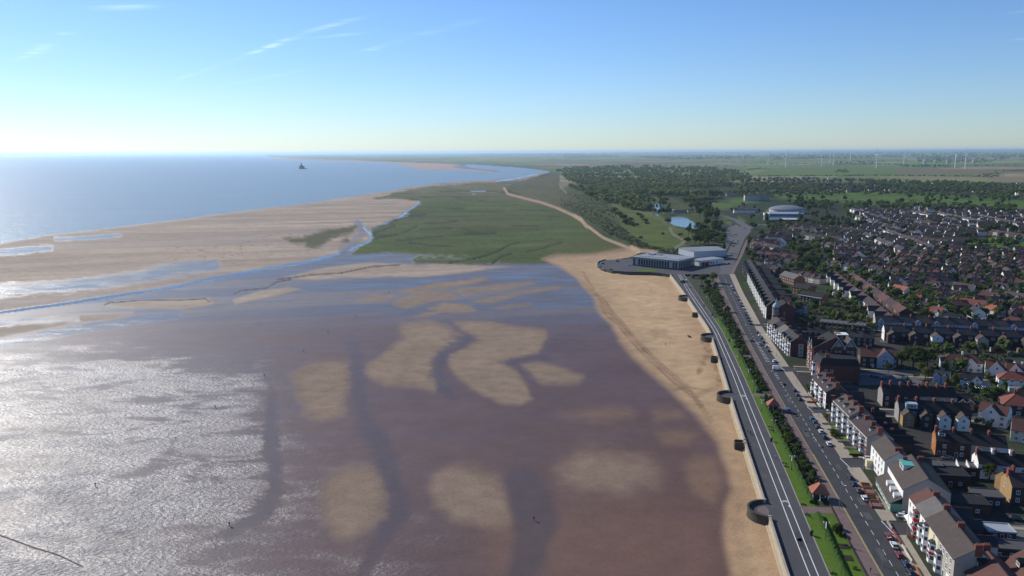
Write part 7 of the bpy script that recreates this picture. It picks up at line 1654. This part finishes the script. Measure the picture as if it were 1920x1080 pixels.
# ------------------------------------------------------------------ people
def person_mat(name, top, legs, skin=(.42, .25, .18), hair=(.05, .035, .025)):
    s = NT('clothes_' + name); sep = s.N('ShaderNodeSeparateXYZ'); s.L(s.obj(), sep.inputs[0]); z = sep.outputs[2]
    def gt(v): return s.math('GREATER_THAN', z, v)
    c = s.mix(gt(.88), legs, top); c = s.mix(gt(1.46), c, skin); c = s.mix(gt(1.64), c, hair); c = s.mix(s.math('LESS_THAN', z, .09), c, (.02, .02, .02))
    s.set('Base Color', c); s.set('Roughness', .9); return s.m
def person_mesh(pose):
    st = .0 if pose == 'stand' else .22
    V = [(0, 0, .95, .15, .12), (0, 0, 1.15, .145, .1), (0, 0, 1.38, .17, .11), (0, 0, 1.5, .06, .06), (0, .01, 1.6, .085, .1), (0, .01, 1.72, .075, .09)]
    E = [(0, 1), (1, 2), (2, 3), (3, 4), (4, 5)]
    for sd in (-1, 1):
        k = len(V); f = sd * st
        V += [(sd * .1, 0, .88, .1, .1), (sd * .1, f * .5, .5, .065, .065), (sd * .1, f, .1, .045, .045), (sd * .1, f + .14, .04, .04, .035)]
        E += [(0, k), (k, k + 1), (k + 1, k + 2), (k + 2, k + 3)]
        k = len(V); V += [(sd * .2, 0, 1.38, .06, .06), (sd * .24, -f * .4, 1.1, .048, .048), (sd * .25, -f * .8 + .06, .86, .036, .036), (sd * .25, -f * .8 + .09, .77, .042, .022), (sd * .25, -f * .8 + .11, .68, .03, .014), (sd * .235, -f * .8 + .15, .76, .014, .014)]
        E += [(2, k), (k, k + 1), (k + 1, k + 2), (k + 2, k + 3), (k + 3, k + 4), (k + 3, k + 5)]
    me = bpy.data.meshes.new('person'); me.from_pydata([v[:3] for v in V], E, [])
    return me, [v[3:] for v in V]
PM = [person_mesh('stand'), person_mesh('walk')]
PMATS = [person_mat(*q) for q in (('navy', (.03, .04, .08), (.03, .03, .035)), ('red', (.45, .03, .03), (.05, .06, .1)), ('white', (.6, .6, .58), (.04, .05, .1)), ('grey', (.12, .12, .13), (.02, .02, .025)), ('hivis', (.55, .62, .05), (.03, .04, .08)), ('blue', (.08, .2, .45), (.25, .2, .14)))]
# one skinned surface per pose, evaluated once and shared
def solid(pm):
    me, rad = pm; o = bpy.data.objects.new('tmp', me); COL.objects.link(o); m = o.modifiers.new('skin', 'SKIN'); o.modifiers.new('sub', 'SUBSURF').levels = 1
    for v, r in zip(me.skin_vertices[0].data if me.skin_vertices else [], rad): v.radius = r
    me.skin_vertices[0].data[0].use_root = True
    dg = bpy.context.evaluated_depsgraph_get(); ev = o.evaluated_get(dg); out = bpy.data.meshes.new_from_object(ev); out.name = 'person'
    bpy.data.objects.remove(o); return out
try:
    for me_, _ in PM:
        bm = bmesh.new(); bm.from_mesh(me_); bm.verts.layers.skin.verify(); bm.to_mesh(me_); bm.free()
    PS = [solid(p) for p in PM]
    for p_ in PS:
        p_.materials.clear(); p_.materials.append(PMATS[0])
except Exception as e_:
    print('person', e_); PS = []
PEOPLE = [(1402, 812, 1, 0, 'person in dark clothes walking on the promenade, left of a pair', 0, .06), (1407, 814, 1, 3, 'person in grey walking on the promenade, right of a pair', 0, .06), (1455, 860, 1, 2, 'person in a white top walking near the promenade benches', 2.9, .06), (1632, 1073, 1, 3, 'person in dark grey on the pink footway at the bottom edge', .2, .13), (1386, 645 + 40, 0, 4, 'person in yellow standing by the far promenade edge', 0, .06),
          (1549, 820, 0, 1, 'person in a red top on the pavement beside a dark blue car', 1., .13), (1248, 648, 1, 0, 'person in dark clothes on the dry beach, middle', .5, -2.2), (1207, 655, 1, 3, 'person in grey on the beach by the vehicle tracks', 2., -2.2), (1221, 543, 0, 1, 'person in red on the beach below the leisure centre', 0, -2.2), (1048, 488, 1, 5, 'person in blue at the sandy point by the marsh', 1, -2.2),
          (1340, 615 + 5, 1, 3, 'person in grey on the far promenade by the hedge', .1, .06), (1310, 560, 1, 0, 'person in dark clothes on the far promenade by the shrubs', .1, .06), (1327, 583, 1, 2, 'person in a white top on the far promenade', 3., .06), (1513, 968, 0, 5, 'person in blue sitting-out by the cross path wall', 0, .06), (1128, 445, 1, 3, 'person in grey on the sandy path by the marsh', 2, 0.)]
if PS:
    for px, py, po, c, lb, rz, z in PEOPLE:
        x, y = P1(px, py, z); o = link('person', PS[po], None, (x, y, z), rz, label=lb.replace('sitting-out', 'standing'), category='person', group='people out walking'); o.material_slots[0].link = 'OBJECT'; o.material_slots[0].material = PMATS[c]
# ------------------------------------------------------------------ leisure centre
LCW = mat('leisure_white_panel', (.42, .43, .45), .7, .06, .2); LCR = mat('leisure_pale_roof', (.27, .285, .30), .6, .16, .08); FASC = mat('leisure_fascia', (.26, .24, .215), .8, .08, .3)
pL, pN, pR = P1(1186, 497.5), P1(1271, 506), P1(1309, 499)
tx, Lx, rzx = frame_line(pL, pN); ty = np.array([-tx[1], tx[0]]); Ly = max(30., float(np.dot(pR - pN, ty)))
t = thing('leisure_centre', 'white leisure centre with tall dark windows and a wide flat pale roof', 'leisure centre', (*pL, .05), rzx)
MB().box(0, 0, 0, Lx, Ly, 7.6).build('wall', LCW, t); MB().box(-1.6, -1.6, 7.6, Lx + 1.6, Ly + 1.6, 9.3).build('fascia', FASC, t); MB().box(-.9, -.9, 9.3, Lx + .9, Ly + .9, 9.6).build('roof', LCR, t)
MB().box(-.25, -.25, -.2, Lx + .25, Ly + .25, 1.1).build('plinth', W['dark'], t)
for i in range(3): MB().box(3 + i * Lx / 3, Ly * .15, 9.6, i * Lx / 3 + Lx / 3 - 3, Ly * .45, 9.95).build('roof_panel', LCR, t)
MB().box(6, Ly * .62, 9.6, 12, Ly * .8, 11.2).build('roof_plant', LCW, t); MB().box(16, Ly * .7, 9.6, 19, Ly * .8, 10.8).build('roof_plant', LCW, t)
nb = 14; bw = Lx / (nb + 3.2)
GL2 = cached('lcg', lambda: MB().box(-.5, -.08, 1.3, .5, .0, 7.3).box(-.04, -.12, 1.3, .04, -.08, 7.3).mesh('window', [GLASS]))
for i in [0] + list(range(2, nb)) + [nb + 1, nb + 2]: link('window', GL2, t, ((i + .6) * bw, 0, 0), 0, (bw * .72, 1, 1))
nr = 9; br = Ly / (nr + 1.2)
for i in range(nr): link('window', GL2, t, (Lx, (i + 1.) * br, 0), math.pi / 2, (br * .7, 1, 1))
for i in list(range(1, nb + 3)): link('pier', cached('lcp', lambda: MB().box(-.22, -.35, 1.1, .22, 0, 7.6).mesh('pier', [LCW])), t, ((i + .1) * bw, 0, 0))
# pool hall and entrance block behind
a, b, c_ = P1(1272, 480), P1(1301, 487.5), P1(1342, 481); ta, La, rza = frame_line(a, b); na = np.array([-ta[1], ta[0]]); Lb = max(40., float(np.dot(c_ - b, na)))
t = thing('pool_hall', 'pale grey swimming pool hall with a bright metal roof behind the leisure centre', 'hall', (*a, .05), rza); MB().box(0, 0, 0, La, Lb, 9.5).build('wall', mat('pool_panel', (.40, .43, .47), .6, .06, .2), t)
MB().add([(-.6, -.6, 9.5), (La + .6, -.6, 9.5), (La + .6, Lb + .6, 9.5), (-.6, Lb + .6, 9.5), (La / 2, -.6, 11.6), (La / 2, Lb + .6, 11.6)], [(0, 4, 5, 3), (4, 1, 2, 5), (0, 1, 4), (3, 5, 2), (0, 3, 2, 1)]).build('roof', LCR, t); MB().box(-.05, -.05, 0, La + .05, Lb + .05, 2.4).build('plinth', W['dark'], t)
a, b = P1(1311, 499), P1(1357, 494); ta, La, rza = frame_line(a, b); t = thing('entrance_block', 'low white entrance block with a red canopy beside the leisure centre', 'building', (*a, .05), rza); MB().box(0, 0, 0, La, 16, 5.2).build('wall', W['white'], t); MB().box(-.4, -.4, 5.2, La + .4, 16.4, 5.6).build('roof', LCR, t)
MB().box(3, -4, 2.9, 14, -.01, 3.7).build('canopy', mat('red_canopy', (.45, .02, .025), .6, .06, 1.), t); MB().box(3.4, -.05, 0, 13.6, -.02, 2.8).build('entrance_glass', GLASS, t)
for u in (18, 21, 26): link('window', WIN[3], t, (u, 0, .8), math.pi, (1.6, 1, 2.6))
for u in (3.5, 13.4): MB().box(u, -3.8, 0, u + .25, -3.55, 2.9).build('post', FRAME, t)
t = thing('hall_annexe', 'small pale annexe at the right end of the pool hall', 'building', (*P1(1345, 480), .05), rza); MB().box(0, 0, 0, 14, 14, 6).build('wall', LCW, t); MB().box(-.3, -.3, 6, 14.3, 14.3, 6.4).build('roof', LCR, t)
# cinema building with the shallow dome
a, b = P1(1444, 413), P1(1506, 413.5); ta, La, rza = frame_line(a, b)
t = thing('cinema', 'blue-grey cinema building with pale flat roof and white canopy', 'cinema', (*a, 0), rza); MB().box(0, 0, 0, La, 40, 10.5).build('wall', mat('cinema_blue_panel', (.10, .145, .20), .6, .08, .1), t); MB().box(-1, -1, 10.5, La + 1, 41, 11.6).build('roof', LCR, t)
MB().add([(-2, -14, 3), (La * .85, -14, 3), (La * .85, -.1, 6.5), (-2, -.1, 6.5), (-2, -14, 2.5), (La * .85, -14, 2.5), (La * .85, -.1, 6), (-2, -.1, 6)], [(0, 1, 2, 3), (7, 6, 5, 4), (0, 4, 5, 1), (1, 5, 6, 2), (3, 7, 4, 0)]).build('canopy', W['white'], t); MB().box(0, -12, 0, La * .82, -.2, 2.5).build('lower_wall', W['dark'], t)
for u in (-11, -7, -3.2): MB().box(u, -4, 0, u + 2., 8, 12.5).build('brick_fin', W['white'] if u != -7 else W['red'], t)
MB().box(-11, -2, 0, -.2, 8, 9).build('stair_tower', W['red'], t)
for u in np.linspace(6, La - 6, 7): MB().box(u, -.12, 1, u + .4, -.02, 10.5).build('panel_joint', GALV, t)
x, y = P1(1485, 401.5); t = thing('dome_hall', 'hall with a broad shallow pale dome behind the cinema', 'hall', (x, y + 30, 0)); MB().lathe([(33, 0), (33, 8), (34, 8.2), (30, 10.4), (22, 12.8), (12, 14.3), (.5, 14.8)], 28).build('dome', mat('dome_metal', (.17, .195, .215), .6, .1, .1), t); MB().lathe([(33.2, 0), (33.2, 7.6)], 28).build('wall', LCW, t)
# block of flats and other far buildings
for i, (px, py, n, lb) in enumerate(((1410, 377, 4, 'pale pinkish four storey flats beyond the car parks, left block'), (1433, 376.5, 3, 'pale four storey flats beyond the car parks, right block'))):
    x, y = P1(px, py); t = thing('flats', lb, 'flats', (x, y, 0), math.radians(-6), 'four storey flats'); wd = 34 if i == 0 else 24
    MB().box(-wd / 2, 0, 0, wd / 2, 16, 13.5).build('wall', mat('pink_render', (.48, .40, .36), .9, .08, .3) if i == 0 else W['pebble'], t); MB().box(-wd / 2 - .5, -.5, 13.5, wd / 2 + .5, 16.5, 15).build('roof', RF['brown'], t)
    for u in np.linspace(-wd / 2 + 2, wd / 2 - 2, n * 3):
        for z in (1, 4.2, 7.4, 10.6): link('window', WIN[1], t, (u, 0, z), math.pi, (1.5, 1, 1.6))
FARB = [(1257, 399, 18, 12, 5, 'white', 'metal', 'white gabled pavilion on the far bank of the lake'), (1275, 400, 26, 10, 4, 'grey', 'slate', 'long grey roofed shed beside the white pavilion'), (1130, 341, 22, 12, 6, 'white', 'metal', 'white building in a clearing of the great wood'), (1150, 337, 26, 10, 5, 'white', 'metal', 'long white shed right of the clearing building'), (1265, 345, 16, 12, 8, 'cream', 'rust', 'cream house standing in the great wood'), (1245, 357, 22, 12, 6, 'white', 'metal', 'white hut by the near edge of the great wood'), (1322, 378, 24, 10, 4, 'white', 'metal', 'white low sheds right of the lake trees'), (1395, 399, 40, 14, 5, 'white', 'slate', 'long white fronted shed left of the cinema'), (1415, 397, 30, 14, 5, 'grey', 'felt', 'grey flat roofed shop left of the cinema'), (1065, 333, 16, 10, 5, 'white', 'slate', 'white house at the seaward tip of the great wood'), (1075, 336, 14, 9, 5, 'white', 'rust', 'second white house at the tip of the great wood'), (1372, 368, 30, 12, 6, 'pebble', 'brown', 'pale building left of the pink flats'), (1295, 412 - 14, 12, 8, 4, 'cream', 'brown', 'small kiosk on the sandy bank of the lake')]
for px, py, L0, D0, z0, wl_, rf, lb in FARB:
    x, y = P1(px, py); h = House(lb, x, y, math.radians(-8), L0, D0, z0, 2.4, 'gable', wl_, rf, cat='building', name='building', group='scattered park buildings'); h.win('B', (-L0 * .3, 0, L0 * .3), 1, 1.6, 1.6, 1)
for i, (px, py) in enumerate(((1878, 452), (1888, 452.5), (1905, 452), (1916, 453))):
    x, y = P1(px, py); t = thing('practice_net', 'pale blue practice net on the playing field, %s from the left' % ORD[i], 'net', (x, y, 0), -.1, 'practice nets'); MB().box(-7, 0, 0, 7, .15, 4).build('net', mat('blue_netting', (.22, .33, .36), .8, .15, .8), t); MB().box(-7, .2, 0, -6.7, 8, 4).build('side_net', MATS['blue_netting'], t)
    for u in (-7.2, 7.05): MB().box(u, -.1, 0, u + .15, .25, 4.3).build('post', GALV, t)
# conservatory and yard surfaces
x, y = P1(1835, 733); t = thing('conservatory', 'pale glazed conservatory behind the low white house', 'conservatory', (x, y, 0), math.radians(-8)); MB().box(-5, -3, 0, 5, 3, 2.3).build('glazed_wall', GLASS, t)
for k in range(9): MB().add([(-5 + k * 1.22, -3.1, 2.3), (-4.75 + k * 1.22, -3.1, 2.3), (-4.75 + k * 1.22, 3.1, 3.6), (-5 + k * 1.22, 3.1, 3.6), (-5 + k * 1.22, -3.1, 2.2), (-4.75 + k * 1.22, -3.1, 2.2), (-4.75 + k * 1.22, 3.1, 3.5), (-5 + k * 1.22, 3.1, 3.5)], [(0, 1, 2, 3), (0, 4, 5, 1), (1, 5, 6, 2), (3, 7, 4, 0)]).build('glazing_bar', FRAME, t)
MB().add([(-5, -3, 2.28), (5, -3, 2.28), (5, 3, 3.45), (-5, 3, 3.45)], [(0, 1, 2, 3)]).build('glass_roof', GLASS, t)
def yard(name, pts, m, label, cat, z=.02): mesh_obj(name, [(*p, z) for p in P(*np.array(pts, float).T)], [tuple(range(len(pts)))[::-1]], m, kind='structure', label=label, category=cat)
GREYC = mat('yard_concrete', (.13, .125, .12), .95, .2, .4)
yard('car_park', [(1605, 700), (1650, 692), (1720, 694), (1735, 708), (1725, 722), (1610, 722)], mat('asphalt_far', (.1, .095, .095)), 'grey car park behind the red brick hotel', 'car park')
yard('yard', [(1755, 870), (1835, 868), (1842, 884), (1770, 886)], GREYC, 'grey concrete yard before the white gable', 'yard'); yard('yard', [(1885, 985), (1960, 985), (1990, 1020), (1900, 1015)], GREYC, 'grey yard at the right edge behind the nearest terrace', 'yard')
FARR = mat('street_pale', (.20, .17, .145), .95, .15, .4)
for pts, w, lb in (([(1633, 431), (1668, 447), (1705, 463), (1740, 478)], 8, 'pale diagonal road between white houses'), ([(1690, 482), (1700, 500), (1696, 512)], 8, 'short shaded road among the plum villas'), ([(1870, 485), (1895, 498), (1925, 512)], 9, 'grey curving street at the right edge'), ([(1620, 520), (1660, 545), (1700, 575), (1740, 605)], 8, 'street beside the white gables'), ([(1760, 855), (1960, 862)], 7, 'back street before the orange-gabled row'), ([(1650, 640), (1960, 652)], 6, 'back lane below the rear-winged terrace')):
    ribbon('street', dens(P(*np.array(pts, float).T)), w, .022, FARR if 'pale' in lb or 'curving' in lb else mat('asphalt_far', (.1, .095, .095)), label=lb, category='street', kind='structure')

# ------------------------------------------------------------------ wind turbines, tanks, fort
TURB = mat('turbine_white', (.80, .81, .82), .5, .03, .1); TOW = MB().lathe([(3.2, 0), (1.9, 88)], 14).mesh('tower', [TURB]); NAC = MB().box(-1.9, -4, -1.9, 1.9, 6, 1.9).lathe([(1.9, -1.9), (1.9, 1.9)], 10, (0, -4)).mesh('nacelle', [TURB])
def blade():
    m = MB(); v = []; st = [(1, 1.5, 1.5), (4, 2.4, 1.2), (10, 3.8, .9), (25, 2.8, .6), (40, 1.9, .4), (50, .7, .2)]
    for z, c, th in st: v += [(-c * .35, 0, z), (0, -th / 2, z), (c * .65, 0, z), (0, th / 2, z)]
    f = [tuple(range(4))[::-1], tuple(range(20, 24))]
    for i in range(5): f += [(4 * i + k, 4 * i + (k + 1) % 4, 4 * i + 4 + (k + 1) % 4, 4 * i + 4 + k) for k in range(4)]
    return m.add(v, f).mesh('blade', [TURB])
BLD = blade(); HUB = MB().lathe([(1.6, -1.6), (1.8, 0), (1.2, 1.6), (.2, 2.4)], 10).mesh('hub', [TURB])
for i, (px, py, ph, yaw) in enumerate(((1440, 308, 40, 20), (1473, 314, -12, 25), (1540, 312, -15, 25), (1556, 306, 20, 25), (1562.5, 310, 48, 25), (1594, 304, 60, 10), (1643, 315.5, 22, 25), (1694.5, 310, -30, 25), (1790.5, 314.5, 55, 15), (1809.5, 316, -10, 25))):
    x, y = P1(px, py); t = thing('wind_turbine', 'white wind turbine, %s from the left on the far fields' % ORD[i], 'wind turbine', (x, y, 0), math.radians(yaw), 'wind turbines'); s = (-pix([[x, y, 0]])[0][1] + 290 + 0) ; link('tower', TOW, t); n_ = link('nacelle', NAC, t, (0, 0, 89.5)); h_ = link('hub', HUB, t, (0, -5.6, 89.5)); h_.rotation_euler = (math.pi / 2, 0, 0)
    for k in range(3):
        b = link('blade', BLD, h_); b.rotation_euler = (Matrix.Rotation(math.radians(ph + 120 * k), 4, 'Z') @ Matrix.Rotation(-math.pi / 2, 4, 'X')).to_euler()
for i, (px, py) in enumerate(((1734, 306), (1754, 305.5), (1777, 306.5), (1826, 306))):
    x, y = P1(px, py); t = thing('storage_tank', 'pale green storage tank, %s from the left on the far fields' % ORD[i], 'tank', (x, y, 0), 0, 'pale storage tanks'); MB().lathe([(15, 0), (15, 22)], 18).build('shell', mat('tank_green', (.33, .42, .36), .7, .05, .1), t); MB().lathe([(15.3, 22), (9, 25), (.5, 26)], 18).build('roof', MATS['tank_green'], t)
x, y = P1(566, 316.5, -3); t = thing('sea_fort', 'dark round sea fort standing in the water far out', 'fort', (x, y, -3)); FORT = mat('fort_hazed_rust', (.13, .12, .12), .9, .2, .1)  # fort colour lightened so the fade of distance haze is painted in
MB().lathe([(24, -2), (24, 7), (21, 7.5), (20, 18), (21, 18.5), (21, 21)], 24).build('drum', FORT, t); MB().lathe([(9, 21), (8.5, 29), (4, 30), (3.5, 44), (4.5, 44.5), (.3, 47)], 14, (-3, 0)).build('tower', FORT, t); MB().box(20, -3, -2, 44, 3, 4).build('jetty', FORT, t); MB().box(-12, -9, 21, 8, 6, 26).build('upper_house', FORT, t)
